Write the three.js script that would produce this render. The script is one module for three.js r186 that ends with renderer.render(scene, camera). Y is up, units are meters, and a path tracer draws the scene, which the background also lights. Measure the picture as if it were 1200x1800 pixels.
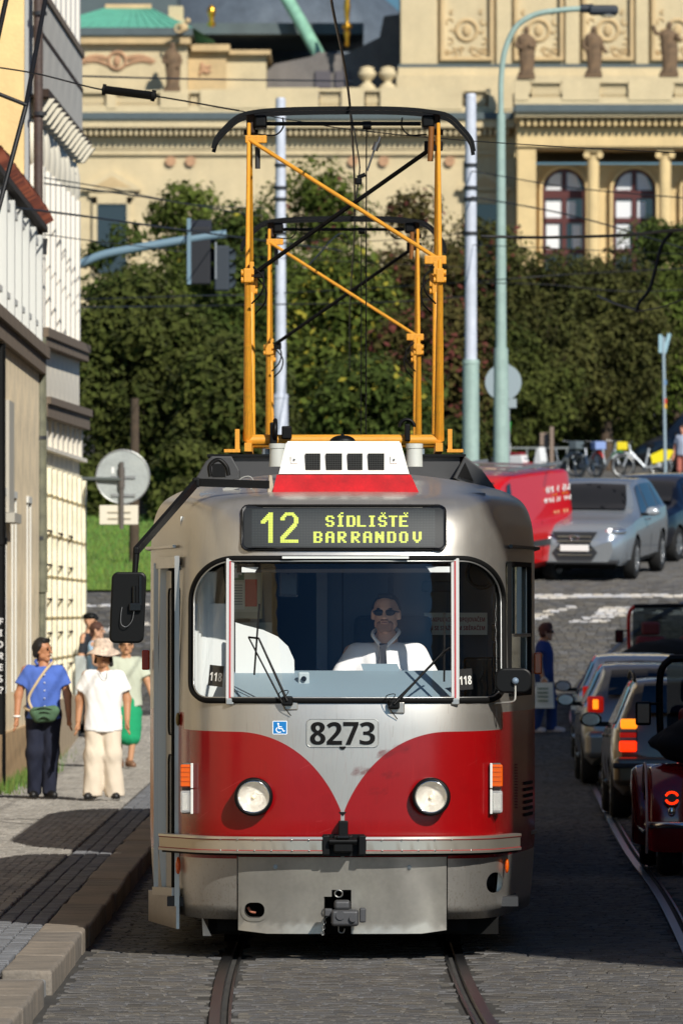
import * as THREE from 'three';
import { Sky } from 'three/addons/objects/Sky.js';
import { mergeGeometries, mergeVertices, toCreasedNormals } from 'three/addons/utils/BufferGeometryUtils.js';
import { RoundedBoxGeometry } from 'three/addons/geometries/RoundedBoxGeometry.js';
import { TextGeometry } from 'three/addons/geometries/TextGeometry.js';
import { FontLoader } from 'three/addons/loaders/FontLoader.js';
import { MarchingCubes } from 'three/addons/objects/MarchingCubes.js';
import { ImprovedNoise } from 'three/addons/math/ImprovedNoise.js';
import { Brush, Evaluator, SUBTRACTION } from 'three-bvh-csg';

// ---------------------------------------------------------------- camera, sky, sun, exposure
// Long lens: 13700 photo pixels of focal length, camera 2.15 m above the road, horizon at photo row 1075.
const FOC = 13700, HORIZON = 1075, CAMH = 2.15;
const scene = new THREE.Scene();
const camera = new THREE.PerspectiveCamera(2 * Math.atan(900 / FOC) * 180 / Math.PI, 682 / 1024, 1, 6000);
camera.position.set(0, CAMH, 0);
camera.rotation.x = Math.atan((HORIZON - 900) / FOC);
camera.focus = 48.9;
camera.userData.fStop = 9;
scene.add(camera);

const SUN = new THREE.Vector3(0.50, 0.77, 1).normalize();
const sky = new Sky();
sky.name = 'sky';
sky.scale.setScalar(4000);
sky.userData = { kind: 'structure', label: 'clear blue late summer sky', category: 'sky' };
sky.material.uniforms.sunPosition.value.copy(SUN);
sky.material.uniforms.turbidity.value = 2.5;
sky.material.uniforms.rayleigh.value = 1.2;
sky.material.uniforms.mieCoefficient.value = 0.003;
scene.add(sky);
scene.environmentIntensity = 0.1;
const sun = new THREE.DirectionalLight(new THREE.Color(1.0, 0.945, 0.85), 5.0);
sun.position.copy(SUN).multiplyScalar(300).add(new THREE.Vector3(0, 0, -80));
sun.target.position.set(0, 0, -80);
sun.castShadow = true;
sun.shadow.mapSize.set(4096, 4096);
Object.assign(sun.shadow.camera, { left: -60, right: 60, top: 60, bottom: -60, near: 1, far: 900 });
scene.add(sun, sun.target);

const renderer = new THREE.WebGLRenderer({ antialias: true });
renderer.toneMapping = THREE.LinearToneMapping;
renderer.toneMappingExposure = 1.06;
renderer.shadowMap.enabled = true;

// ---------------------------------------------------------------- helpers
const V = (x, y, z) => new THREE.Vector3(x, y, z);
function rng(seed) { let a = seed >>> 0; return () => { a = (a + 0x6D2B79F5) >>> 0; let t = a; t = Math.imul(t ^ (t >>> 15), t | 1); t ^= t + Math.imul(t ^ (t >>> 7), t | 61); return ((t ^ (t >>> 14)) >>> 0) / 4294967296; }; }
const R0 = rng(7);
const noise = new ImprovedNoise();
const lerp = (a, b, t) => a + (b - a) * t, clamp = (x, a, b) => Math.min(b, Math.max(a, x));
const smooth = (a, b, x) => { const t = clamp((x - a) / (b - a), 0, 1); return t * t * (3 - 2 * t); };
// photo pixel at distance d (metres ahead) -> world point
const AT = (px, py, d) => V((px - 600) * d / FOC, CAMH + (HORIZON - py) * d / FOC, -d);
const names = new Map();
function numbered(n) { const k = names.get(n) || 0; names.set(n, k + 1); return k ? n + '_' + String(k).padStart(3, '0') : n; }
function thing(name, label, category, group, pos) {
  const g = new THREE.Group(); g.name = numbered(name); g.userData = { label, category }; if (group) g.userData.group = group;
  if (pos) g.position.set(...pos); scene.add(g); return g;
}
function struct(name, geo, mat, extra) { const m = new THREE.Mesh(geo, mat); m.name = numbered(name); m.userData = { kind: 'structure', ...(extra || {}) }; scene.add(m); return m; }
// metric uv from the dominant axis of each face
function metric(geo) {
  const g = geo.index ? geo.toNonIndexed() : geo, p = g.attributes.position, uv = new Float32Array(p.count * 2);
  const a = V(), b = V(), c = V();
  for (let i = 0; i < p.count; i += 3) {
    a.fromBufferAttribute(p, i); b.fromBufferAttribute(p, i + 1); c.fromBufferAttribute(p, i + 2);
    const n = b.clone().sub(a).cross(c.clone().sub(a)), x = Math.abs(n.x), y = Math.abs(n.y), z = Math.abs(n.z);
    [a, b, c].forEach((v, k) => { const j = (i + k) * 2; if (x >= y && x >= z) { uv[j] = v.z; uv[j + 1] = v.y; } else if (y >= z) { uv[j] = v.x; uv[j + 1] = v.z; } else { uv[j] = v.x; uv[j + 1] = v.y; } });
  }
  g.setAttribute('uv', new THREE.BufferAttribute(uv, 2)); return g;
}
function part(name, geo, mat, parent, extra) {
  if (Array.isArray(geo)) geo = merge(geo);
  if (mat.userData && mat.userData.metric) geo = metric(geo);
  const m = new THREE.Mesh(geo, mat); m.name = name; if (extra) Object.assign(m.userData, extra);
  parent.add(m); return m;
}
function single(name, geo, mat, label, category, group) {
  if (Array.isArray(geo)) geo = merge(geo);
  if (mat.userData && mat.userData.metric) geo = metric(geo);
  const m = new THREE.Mesh(geo, mat); m.name = numbered(name); m.userData = { label, category }; if (group) m.userData.group = group; scene.add(m); return m;
}
function merge(list) {
  const out = list.map((g) => { const n = g.index ? g.toNonIndexed() : g.clone(); for (const k of Object.keys(n.attributes)) if (!['position', 'normal', 'uv'].includes(k)) n.deleteAttribute(k); if (!n.attributes.uv) n.setAttribute('uv', new THREE.BufferAttribute(new Float32Array(n.attributes.position.count * 2), 2)); if (!n.attributes.normal) n.computeVertexNormals(); n.morphAttributes = {}; n.groups = []; return n; });
  return mergeGeometries(out, false);
}
function box(w, h, d, x = 0, y = 0, z = 0) { return new THREE.BoxGeometry(w, h, d).translate(x, y, z); }
// box between two corners
function bx(x0, x1, y0, y1, z0, z1) { return box(Math.abs(x1 - x0), Math.abs(y1 - y0), Math.abs(z1 - z0), (x0 + x1) / 2, (y0 + y1) / 2, (z0 + z1) / 2); }
function rbox(w, h, d, r, x = 0, y = 0, z = 0, seg = 2) { return new RoundedBoxGeometry(w, h, d, seg, Math.min(r, w / 2.01, h / 2.01, d / 2.01)).translate(x, y, z); }
function rod(a, b, r, r2, seg = 10) {
  const d = b.clone().sub(a), l = d.length(), g = new THREE.CylinderGeometry(r2 ?? r, r, l, seg);
  g.applyQuaternion(new THREE.Quaternion().setFromUnitVectors(V(0, 1, 0), d.normalize())); return g.translate((a.x + b.x) / 2, (a.y + b.y) / 2, (a.z + b.z) / 2);
}
// rectangular bar between two points: w sideways, h the other way
function bar(a, b, w, h) {
  const d = b.clone().sub(a), l = d.length(), g = new THREE.BoxGeometry(w, h, l);
  const m = new THREE.Matrix4().lookAt(V(0, 0, 0), d, Math.abs(d.y) > 0.95 * l ? V(0, 0, 1) : V(0, 1, 0));
  g.applyMatrix4(m); return g.translate((a.x + b.x) / 2, (a.y + b.y) / 2, (a.z + b.z) / 2);
}
function tube(pts, r, n = 24, seg = 8, closed = false) { return new THREE.TubeGeometry(new THREE.CatmullRomCurve3(pts, closed, 'centripetal'), n, r, seg, closed); }
function cylX(r, w, seg, x, y, z) { return new THREE.CylinderGeometry(r, r, w, seg).rotateZ(Math.PI / 2).translate(x, y, z); }
function cylZ(r, w, seg, x, y, z, r2) { return new THREE.CylinderGeometry(r2 ?? r, r, w, seg).rotateX(Math.PI / 2).translate(x, y, z); }
function rrShape(x0, x1, y0, y1, r) {
  const s = new THREE.Shape(), [a, b, c, d] = Array.isArray(r) ? r : [r, r, r, r]; // bottom-left, bottom-right, top-right, top-left
  s.moveTo(x0 + a, y0); s.lineTo(x1 - b, y0); s.absarc(x1 - b, y0 + b, b, -Math.PI / 2, 0); s.lineTo(x1, y1 - c); s.absarc(x1 - c, y1 - c, c, 0, Math.PI / 2);
  s.lineTo(x0 + d, y1); s.absarc(x0 + d, y1 - d, d, Math.PI / 2, Math.PI); s.lineTo(x0, y0 + a); s.absarc(x0 + a, y0 + a, a, Math.PI, Math.PI * 1.5); return s;
}
function extrude(shape, depth, bevel = 0, seg = 8) { return new THREE.ExtrudeGeometry(shape, { depth, bevelEnabled: bevel > 0, bevelSize: bevel, bevelThickness: bevel, bevelSegments: 2, curveSegments: seg }); }
function poly(pts) { const s = new THREE.Shape(); pts.forEach(([x, y], i) => i ? s.lineTo(x, y) : s.moveTo(x, y)); s.closePath(); return s; }
// smooth one-dimensional table
function table(pts) {
  const n = pts.length, x = pts.map((p) => p[0]), y = pts.map((p) => p[1]), m = [];
  for (let i = 0; i < n; i++) { if (i === 0 || i === n - 1) { const j = i ? i - 1 : 0; m.push((y[j + 1] - y[j]) / (x[j + 1] - x[j])); } else { const a = (y[i] - y[i - 1]) / (x[i] - x[i - 1]), b = (y[i + 1] - y[i]) / (x[i + 1] - x[i]); m.push(a * b <= 0 ? 0 : 2 * a * b / (a + b)); } }
  return (t) => {
    if (t <= x[0]) return y[0]; if (t >= x[n - 1]) return y[n - 1];
    let i = 0; while (t > x[i + 1]) i++;
    const h = x[i + 1] - x[i], s = (t - x[i]) / h, s2 = s * s, s3 = s2 * s;
    return (2 * s3 - 3 * s2 + 1) * y[i] + (s3 - 2 * s2 + s) * h * m[i] + (-2 * s3 + 3 * s2) * y[i + 1] + (s3 - s2) * h * m[i + 1];
  };
}
// ---------------------------------------------------------------- textures and materials
function dataTex(n, fn, srgb, rx = 1, ry = 1) {
  const d = new Uint8Array(n * n * 4);
  for (let j = 0; j < n; j++) for (let i = 0; i < n; i++) { const c = fn(i / n, j / n), k = (j * n + i) * 4; d[k] = c[0]; d[k + 1] = c[1]; d[k + 2] = c[2]; d[k + 3] = 255; }
  const t = new THREE.DataTexture(d, n, n); t.wrapS = t.wrapT = THREE.RepeatWrapping; t.magFilter = THREE.LinearFilter; t.minFilter = THREE.LinearMipmapLinearFilter; t.generateMipmaps = true;
  if (srgb) t.colorSpace = THREE.SRGBColorSpace; t.repeat.set(rx, ry); t.needsUpdate = true; return t;
}
// tileable fractal noise 0..1
function fbm(u, v, f, seed, oct = 4) {
  let s = 0, a = 0.5, k = f;
  for (let o = 0; o < oct; o++) {
    const n = (x, y) => noise.noise(x, y, seed + o * 7.3);
    const x = u * k, y = v * k, wu = u, wv = v;
    s += a * ((1 - wu) * (1 - wv) * n(x, y) + wu * (1 - wv) * n(x - k, y) + (1 - wu) * wv * n(x, y - k) + wu * wv * n(x - k, y - k));
    a *= 0.55; k *= 2.1;
  }
  return clamp(0.5 + s * 0.95, 0, 1);
}
const gray = (x) => { const k = clamp(x, 0, 1) * 255; return [k, k, k]; };
const TX = {
  fine: dataTex(256, (u, v) => gray(fbm(u, v, 24, 1.5, 4)), false),
  coarse: dataTex(256, (u, v) => gray(fbm(u, v, 5, 4.5, 5)), false),
};
const repeat = (t, r, r2) => { const c = t.clone(); c.repeat.set(r, r2 ?? r); c.needsUpdate = true; return c; };
// mottled colour map around a base colour: patches of wear and grain, metric repeat of `size` metres
function mottle(rgb, amp, size, seed, streak = 0, tint = [1, 0.96, 0.9], n = 256) {
  const t = dataTex(n, (u, v) => {
    const a = fbm(u, v, 4, seed, 5), b = fbm(u, v, 40, seed + 3, 2), s = streak ? fbm(u, v * 0.12, 14, seed + 9, 3) : 0.5;
    const k = 1 + amp * ((a - 0.5) * 1.6 + (b - 0.5) * 0.7 + (s - 0.5) * streak);
    const w = smooth(0.45, 0.8, a) * amp;
    return [0, 1, 2].map((i) => clamp(rgb[i] * k * lerp(1, tint[i], w) * 255, 0, 255));
  }, true);
  t.repeat.set(1 / size, 1 / size); return t;
}
const mat = (o) => { const m = (o.clearcoat || o.transmission || o.sheen) ? new THREE.MeshPhysicalMaterial(o) : new THREE.MeshStandardMaterial(o); return m; };
// sRGB 0-1 helper
const C = (hex) => new THREE.Color(hex);
function plaster(hex, amp, size, seed, streak, rough = 0.9, bump = 0.004) {
  const c = C(hex), s = c.clone().convertLinearToSRGB();
  const m = mat({ map: mottle([s.r, s.g, s.b], amp, size, seed, streak), roughness: rough, bumpMap: repeat(TX.fine, 1 / 0.8), bumpScale: bump });
  m.userData.metric = true; return m;
}
const plain = (hex, rough = 0.6, metal = 0, more = {}) => mat({ color: C(hex), roughness: rough, metalness: metal, ...more });
const canvasTex = (w, h, draw) => { const c = document.createElement('canvas'); c.width = w; c.height = h; const g = c.getContext('2d'); draw(g, w, h); const t = new THREE.CanvasTexture(c); t.colorSpace = THREE.SRGBColorSpace; t.anisotropy = 4; return t; };
const M = {
  black: new THREE.MeshPhysicalMaterial({ color: C('#0a0b0c'), roughness: 0.45, specularIntensity: 0.4 }), rubber: new THREE.MeshPhysicalMaterial({ color: C('#090909'), roughness: 0.75, specularIntensity: 0.4 }), blackGloss: plain('#0a0b0d', 0.25), darkGray: plain('#2b2d30', 0.6),
  steel: plain('#8a8a88', 0.35, 0.9), chrome: plain('#d8d8d8', 0.12, 1), alu: plain('#b9bab8', 0.38, 0.85), rust: plain('#3a2a20', 0.75, 0.3),
  tyre: plain('#131313', 0.85), white: plain('#e6e6e2', 0.5), wire: plain('#16171a', 0.5, 0.3),
};
// ---------------------------------------------------------------- ground, road, rails, pavement
const rise = table([[-3000, 0], [0, 0], [100, 0], [108, 0.06], [114, 0.24], [120, 0.62], [126, 1.45], [132, 2.4], [136, 2.74], [141, 2.98], [147, 3.25], [228, 6.1], [500, 15.5], [900, 19], [4000, 20]]);
const GY = (d) => rise(d);
// distance at which the ground shows at photo row py
const rowD = (py) => { let a = 20, b = 480; for (let i = 0; i < 60; i++) { const m = (a + b) / 2, y = HORIZON - (GY(m) - CAMH) * FOC / m; if (y > py) a = m; else b = m; } return (a + b) / 2; };
const gp = (px, py) => { const d = rowD(py); return V((px - 600) * d / FOC, GY(d), -d); };
function sheet(x0, x1, d0, d1, lift, nx = 2, dd = 2) {
  const ds = []; for (let d = d0; d < d1 - 1e-6; d += dd) ds.push(d); ds.push(d1);
  const p = [], uv = [], ix = [];
  ds.forEach((d, j) => { for (let i = 0; i <= nx; i++) { const x = lerp(x0, x1, i / nx); p.push(x, GY(d) + lift, -d); uv.push(x, d); if (j && i) { const a = (j - 1) * (nx + 1) + i - 1, b = a + nx + 1; ix.push(a, a + 1, b, b, a + 1, b + 1); } } });
  const g = new THREE.BufferGeometry(); g.setAttribute('position', new THREE.Float32BufferAttribute(p, 3)); g.setAttribute('uv', new THREE.Float32BufferAttribute(uv, 2)); g.setIndex(ix); g.computeVertexNormals(); return g;
}
const mGround = mat({ map: mottle([0.36, 0.35, 0.33], 0.35, 9, 2.2), roughness: 0.95 });
const mJoint = mat({ map: mottle([0.2, 0.195, 0.185], 0.4, 3, 6.1), roughness: 1 });
{
  const p = sheet(-900, 900, -120, 240, -0.09, 4, 4), q = sheet(-900, 900, 240, 3900, -0.09, 4, 60);
  struct('ground', merge([p, q]), mGround);
}
const KERB = -1.63, KW = 0.29, PAVE = 0.125, WALLX = -3.9;
// setting-out of the two tracks (centre line, metres right of the camera axis)
const trackA = (d) => 0.012 + (d < 47.6 ? 0.05 * ((47.6 - d) / 7) ** 2 : 0);
const railB = table([[30, 1.55], [40, 1.93], [52, 2.25], [60, 2.42], [69, 2.55], [80, 2.76], [90.6, 2.99], [104, 3.28], [113, 3.52], [118.5, 3.5], [121.5, 3.66], [124, 3.95], [127, 4.5], [132, 6], [140, 9]]);
const GAUGE = 1.435;
const road = struct('road', sheet(-30, 40, 26, 146, -0.018, 8, 1), mJoint, { label: 'sett paved street with two tram tracks' });
const zebra = [[[930, 1092], [1012, 1066], [1004, 1063], [930, 1078]], [[1002, 1092], [1062, 1091], [1136, 1066], [1068, 1065]], [[1146, 1078], [1215, 1078], [1260, 1062], [1180, 1062]], [[920, 1050], [1260, 1049], [1260, 1042], [920, 1043]], [[140, 1104], [225, 1100], [262, 1090], [262, 1098], [180, 1112]], [[140, 1062], [262, 1058], [262, 1062], [140, 1066]]];
const inPoly = (x, y, P) => { let c = false; for (let i = 0, j = P.length - 1; i < P.length; j = i++) { const [a, b] = P[i], [e, f] = P[j]; if ((b > y) !== (f > y) && x < (e - a) * (y - b) / (f - b) + a) c = !c; } return c; };
// one sett: crowned top with worn edges
function settGeo(seed, w = 1, h = 1) {
  const r = rng(seed), g = new THREE.BufferGeometry(), j = () => (r() - 0.5) * 0.06;
  const T = [[-0.41, -0.41], [0.41, -0.41], [0.41, 0.41], [-0.41, 0.41]].map(([x, z]) => [x + j(), 0.0 + j() * 0.05, z + j()]);
  const S = [[-0.47, -0.47], [0.47, -0.47], [0.47, 0.47], [-0.47, 0.47]].map(([x, z]) => [x + j() * 0.5, -0.1, z + j() * 0.5]);
  const B = S.map(([x, , z]) => [x * 1.02, -1, z * 1.02]), c = [0, 0.02, 0], p = [];
  const tri = (a, b, d) => p.push(...a, ...d, ...b);
  for (let i = 0; i < 4; i++) { const k = (i + 1) % 4; tri(T[i], T[k], c); tri(S[i], S[k], T[k]); tri(S[i], T[k], T[i]); tri(B[i], B[k], S[k]); tri(B[i], S[k], S[i]); }
  g.setAttribute('position', new THREE.Float32BufferAttribute(p, 3)); g.computeVertexNormals();
  g.setAttribute('uv', new THREE.Float32BufferAttribute(new Float32Array(p.length / 3 * 2).map((_, i) => i % 2 ? p[(i >> 1) * 3 + 2] : p[(i >> 1) * 3]), 2));
  return g;
}
const settG = [1, 2, 3, 4].map((s) => settGeo(s * 31));
const mSett = mat({ color: 0xffffff, roughness: 0.78, bumpMap: repeat(TX.fine, 0.6), bumpScale: 0.004 });
const settTone = (r, white) => { const k = white ? 0.34 + r() * 0.2 : 0.058 + 0.04 * r() ** 1.3 + (r() < 0.05 ? 0.03 : 0) - (r() < 0.12 ? 0.022 : 0), w = r(); return new THREE.Color().setRGB(k * lerp(0.98, 1.14, w), k * lerp(0.99, 1.02, w), k * lerp(1.05, 0.84, w)); };
{
  const r = rng(42), list = [];
  const dm = new THREE.Object3D();
  for (let row = 0, d = 35; d < 145; row++) {
    const dep = 0.085 + r() * 0.022 + (d > 116 ? 0.05 : 0);
    const x0 = d < 117.5 ? KERB + 0.02 : d < 121 ? -6 : -12, x1 = d < 60 ? 6.2 : d < 110 ? 8.5 : 13;
    let x = x0 + r() * 0.08;
    while (x < x1) {
      const w = (d > 116 ? 0.13 : 0.095) + r() * 0.065, cx = x + w / 2; x += w;
      const off = [];
      const ta = trackA(d), rb = railB(d);
      for (const c of [ta - GAUGE / 2 + 0.023, ta + GAUGE / 2 - 0.023]) off.push(cx - c);
      for (const c of [rb + 0.023, rb + GAUGE - 0.023]) off.push(cx - c);
      if (off.some((o) => Math.abs(o) < 0.06 + w * 0.34)) continue;
      const dip = noise.noise(cx * 0.5, d * 0.35, 3) * 0.012;
      const px = 600 + cx * FOC / d, py = HORIZON - (GY(d) - CAMH) * FOC / d;
      const white = d > 118 && zebra.some((z) => inPoly(px, py, z)) && r() < 0.9;
      list.push([cx, GY(d) + dip - 0.006 + (r() - 0.5) * 0.004, -d, w * 0.985, dep * 0.985, (r() - 0.5) * 0.022, (r() - 0.5) * 0.03, (r() - 0.5) * 0.022, settTone(r, white)]);
    }
    d += dep;
  }
  // the 300 that show largest stand alone, the rest is one mass
  const near = list.filter((s) => s[2] < -40.1 && s[2] > -44.5 && Math.abs(s[0] / s[2]) < 0.0445 && s[0] > KERB + 0.05);
  near.sort((a, b) => b[2] - a[2]); const own = new Set(near.slice(0, 296));
  const settMats = Array.from({ length: 10 }, (_, i) => { const m = mSett.clone(); m.color = settTone(rng(i * 17 + 5)); return m; });
  const buckets = settG.map(() => []);
  list.forEach((s, i) => {
    dm.position.set(s[0], s[1], s[2]); dm.rotation.set(s[5], s[6], s[7]); dm.scale.set(s[3], 0.11, s[4]); dm.updateMatrix();
    if (own.has(s)) { const m = new THREE.Mesh(settG[i % 4], settMats[i % 10]); m.name = 'sett'; dm.matrix.decompose(m.position, m.quaternion, m.scale); road.add(m); }
    else buckets[i % 4].push([dm.matrix.clone(), s[8]]);
  });
  buckets.forEach((b, k) => { const im = new THREE.InstancedMesh(settG[k], mSett, b.length); b.forEach(([m, c], i) => { im.setMatrixAt(i, m); im.setColorAt(i, c); }); im.name = 'setts'; im.userData.kind = 'stuff'; road.add(im); });
}
// rails: running head, groove and check lip as real profiles
function railGeo(cx, d0, d1, side) {
  // side: +1 groove lies to the right of the head
  const prof = [[-0.035, -0.1], [-0.035, 0.0], [0.022, 0.003], [0.026, -0.004], [0.03, -0.045], [0.062, -0.045], [0.066, -0.004], [0.07, -0.003], [0.082, -0.003], [0.082, -0.1]];
  const p = [], ix = [], n = prof.length; let k = 0;
  for (let d = d0; d <= d1 + 1e-6; d += 0.5) { const x = cx(d); prof.forEach(([a, b]) => p.push(x + a * side, GY(d) + b + 0.002, -d)); if (k) for (let i = 0; i < n - 1; i++) { const a = (k - 1) * n + i, b = a + n; side > 0 ? ix.push(a, a + 1, b, b, a + 1, b + 1) : ix.push(a, b, a + 1, b, b + 1, a + 1); } k++; }
  const g = new THREE.BufferGeometry(); g.setAttribute('position', new THREE.Float32BufferAttribute(p, 3)); g.setIndex(ix);
  return toCreasedNormals(g, 0.5);
}
const mRail = mat({ color: C('#47484b'), roughness: 0.3, metalness: 0.85, bumpMap: repeat(TX.coarse, 3), bumpScale: 0.001 });
function track(label, l, rr, d0, d1) {
  const t = thing('tram_track', label, 'tram track', 'grooved tram tracks in the street');
  part('rail', railGeo(l, d0, d1, 1), mRail, t); part('rail', railGeo(rr, d0, d1, -1), mRail, t); return t;
}
track('pair of grooved steel rails running under the red tram', (d) => trackA(d) - GAUGE / 2, (d) => trackA(d) + GAUGE / 2, 28, 118);
track('curving grooved rails under the queue of cars', (d) => railB(d), (d) => railB(d) + GAUGE, 32, 139);
// pavement on the left: base, kerbstones, granite band, small mosaic setts
{
  const pave = struct('pavement', sheet(-3.95, KERB - KW + 0.01, 28, 119, PAVE - 0.025, 3, 1), mJoint, { label: 'mosaic paved footway along the houses' });
  const r = rng(77), kerbMats = ['#746d64', '#7a7268', '#716b64', '#7f766b'].map((h, i) => plaster(h, 0.22, 0.9, 20 + i * 3, 0, 0.85, 0.006));
  let d = 30, i = 0;
  const lens = [];
  while (d < 117) {
    let L = 0.95 + r() * 0.6, drop = 0, w = KW, m = kerbMats[i % 4];
    if (d < 42.9 && d + L > 42.9) L = 42.9 - d; else if (Math.abs(d - 42.9) < 0.01) { L = 1.15; drop = 0.055; } else if (Math.abs(d - 44.05) < 0.01) { L = 1.9; } else if (Math.abs(d - 45.95) < 0.01) L = 1.95;
    const g = rbox(w - (drop ? 0.03 : 0), 0.34, L - 0.012, 0.022, 0, 0, 0, 2), pa = g.attributes.position;
    for (let k = 0; k < pa.count; k++) { const x = pa.getX(k), y = pa.getY(k), z = pa.getZ(k), n = noise.noise(x * 9 + i * 3, y * 9, z * 2.4 + i) * 0.008; pa.setX(k, x + (x > 0 ? n : 0)); pa.setY(k, y + (y > 0 ? n * 0.7 : 0)); }
    g.computeVertexNormals();
    const me = part('kerbstone', g, drop ? plaster('#7d7f80', 0.25, 0.6, 50, 0, 0.85, 0.006) : m, pave);
    me.position.set(KERB - w / 2 + (r() - 0.5) * 0.016 - (drop ? 0.02 : 0), PAVE - 0.17 + 0.004 - drop + (r() - 0.5) * 0.012, -(d + L / 2)); me.rotation.set((r() - 0.5) * 0.008, (r() - 0.5) * 0.008, (r() - 0.5) * 0.02);
    d += L; i++;
  }
  const list = [], dm = new THREE.Object3D();
  const add = (x, d, w, dep, col) => { dm.position.set(x, PAVE - 0.004 + GY(d) + (r() - 0.5) * 0.006 + noise.noise(x * 0.9, d * 0.5, 9) * 0.008, -d); dm.rotation.set((r() - 0.5) * 0.06, (r() - 0.5) * 0.2, (r() - 0.5) * 0.06); dm.scale.set(w, 0.06, dep); dm.updateMatrix(); list.push([dm.matrix.clone(), col]); };
  for (let d = 36; d < 118; d += 0.112) for (let k = 0; k < 3; k++) { const t = 0.11 + r() * 0.05; add(KERB - KW - 0.06 - k * 0.112, d + r() * 0.01, 0.105, 0.105, new THREE.Color().setRGB(t * 0.95, t, t * 1.1)); }
  for (let d = 36; d < 118; d += 0.074) for (let x = WALLX + 0.02; x < KERB - KW - 0.36; x += 0.074) { const t = 0.19 + r() * 0.13 + noise.noise(x * 2, d * 0.6, 1) * 0.05; add(x + (r() - 0.5) * 0.012, d + (r() - 0.5) * 0.012 + Math.sin(x * 5) * 0.05, 0.07, 0.07, new THREE.Color().setRGB(t * 1.06, t, t * 0.9)); }
  const im = new THREE.InstancedMesh(settG[1], mSett, list.length); list.forEach(([m, c], i) => { im.setMatrixAt(i, m); im.setColorAt(i, c); }); im.name = 'mosaic_setts'; im.userData.kind = 'stuff'; pave.add(im);
}
// ---------------------------------------------------------------- the tram
const NOSE = 48.2;                                    // distance of the first car's nose
const zbT = table([[0, 0], [0.3, 0.012], [0.55, 0.05], [0.75, 0.125], [0.88, 0.24], [0.955, 0.39], [0.995, 0.54], [1.03, 0.74], [1.075, 1.05], [1.14, 1.5], [1.2, 1.95], [1.25, 2.55]]);
const zfT = table([[0.22, 0.11], [0.4, 0.075], [0.6, 0.03], [0.8, 0.0], [1.1, 0], [1.45, 0.008], [1.62, 0.025], [1.9, 0.075], [2.2, 0.135], [2.48, 0.19], [2.58, 0.21], [2.7, 0.25], [2.79, 0.305], [2.84, 0.38], [2.87, 0.5], [2.89, 0.68], [2.91, 0.92], [2.935, 1.22], [2.965, 1.6], [3.0, 2.1], [3.03, 2.6], [3.06, 3.2], [3.08, 3.8], [3.085, 4.2]]);
const wT = table([[0.22, 0.97], [0.4, 0.985], [0.6, 0.995], [0.8, 1], [2.5, 1], [2.58, 0.998], [2.66, 0.994], [2.75, 0.982], [2.82, 0.962], [2.87, 0.936], [2.91, 0.9], [2.95, 0.845], [2.98, 0.78], [3.01, 0.69], [3.04, 0.56], [3.065, 0.4], [3.08, 0.22], [3.085, 0.04]]);
const zS = (x, y) => zfT(y) + zbT(Math.abs(x) / wT(y));
// photo pixel -> car coordinates, on the skin or at a given depth behind the nose
const TP = (px, py, zb) => { const d = NOSE + zb; return V((px - 602) * d / FOC, CAMH + (HORIZON - py) * d / FOC, -zb); };
const TF = (px, py, out = 0) => { let z = 0.2, v; for (let i = 0; i < 8; i++) { v = TP(px, py, z); z = zS(v.x, v.y); } v.z += out; return v; };
const CARLEN = 14.0;
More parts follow.
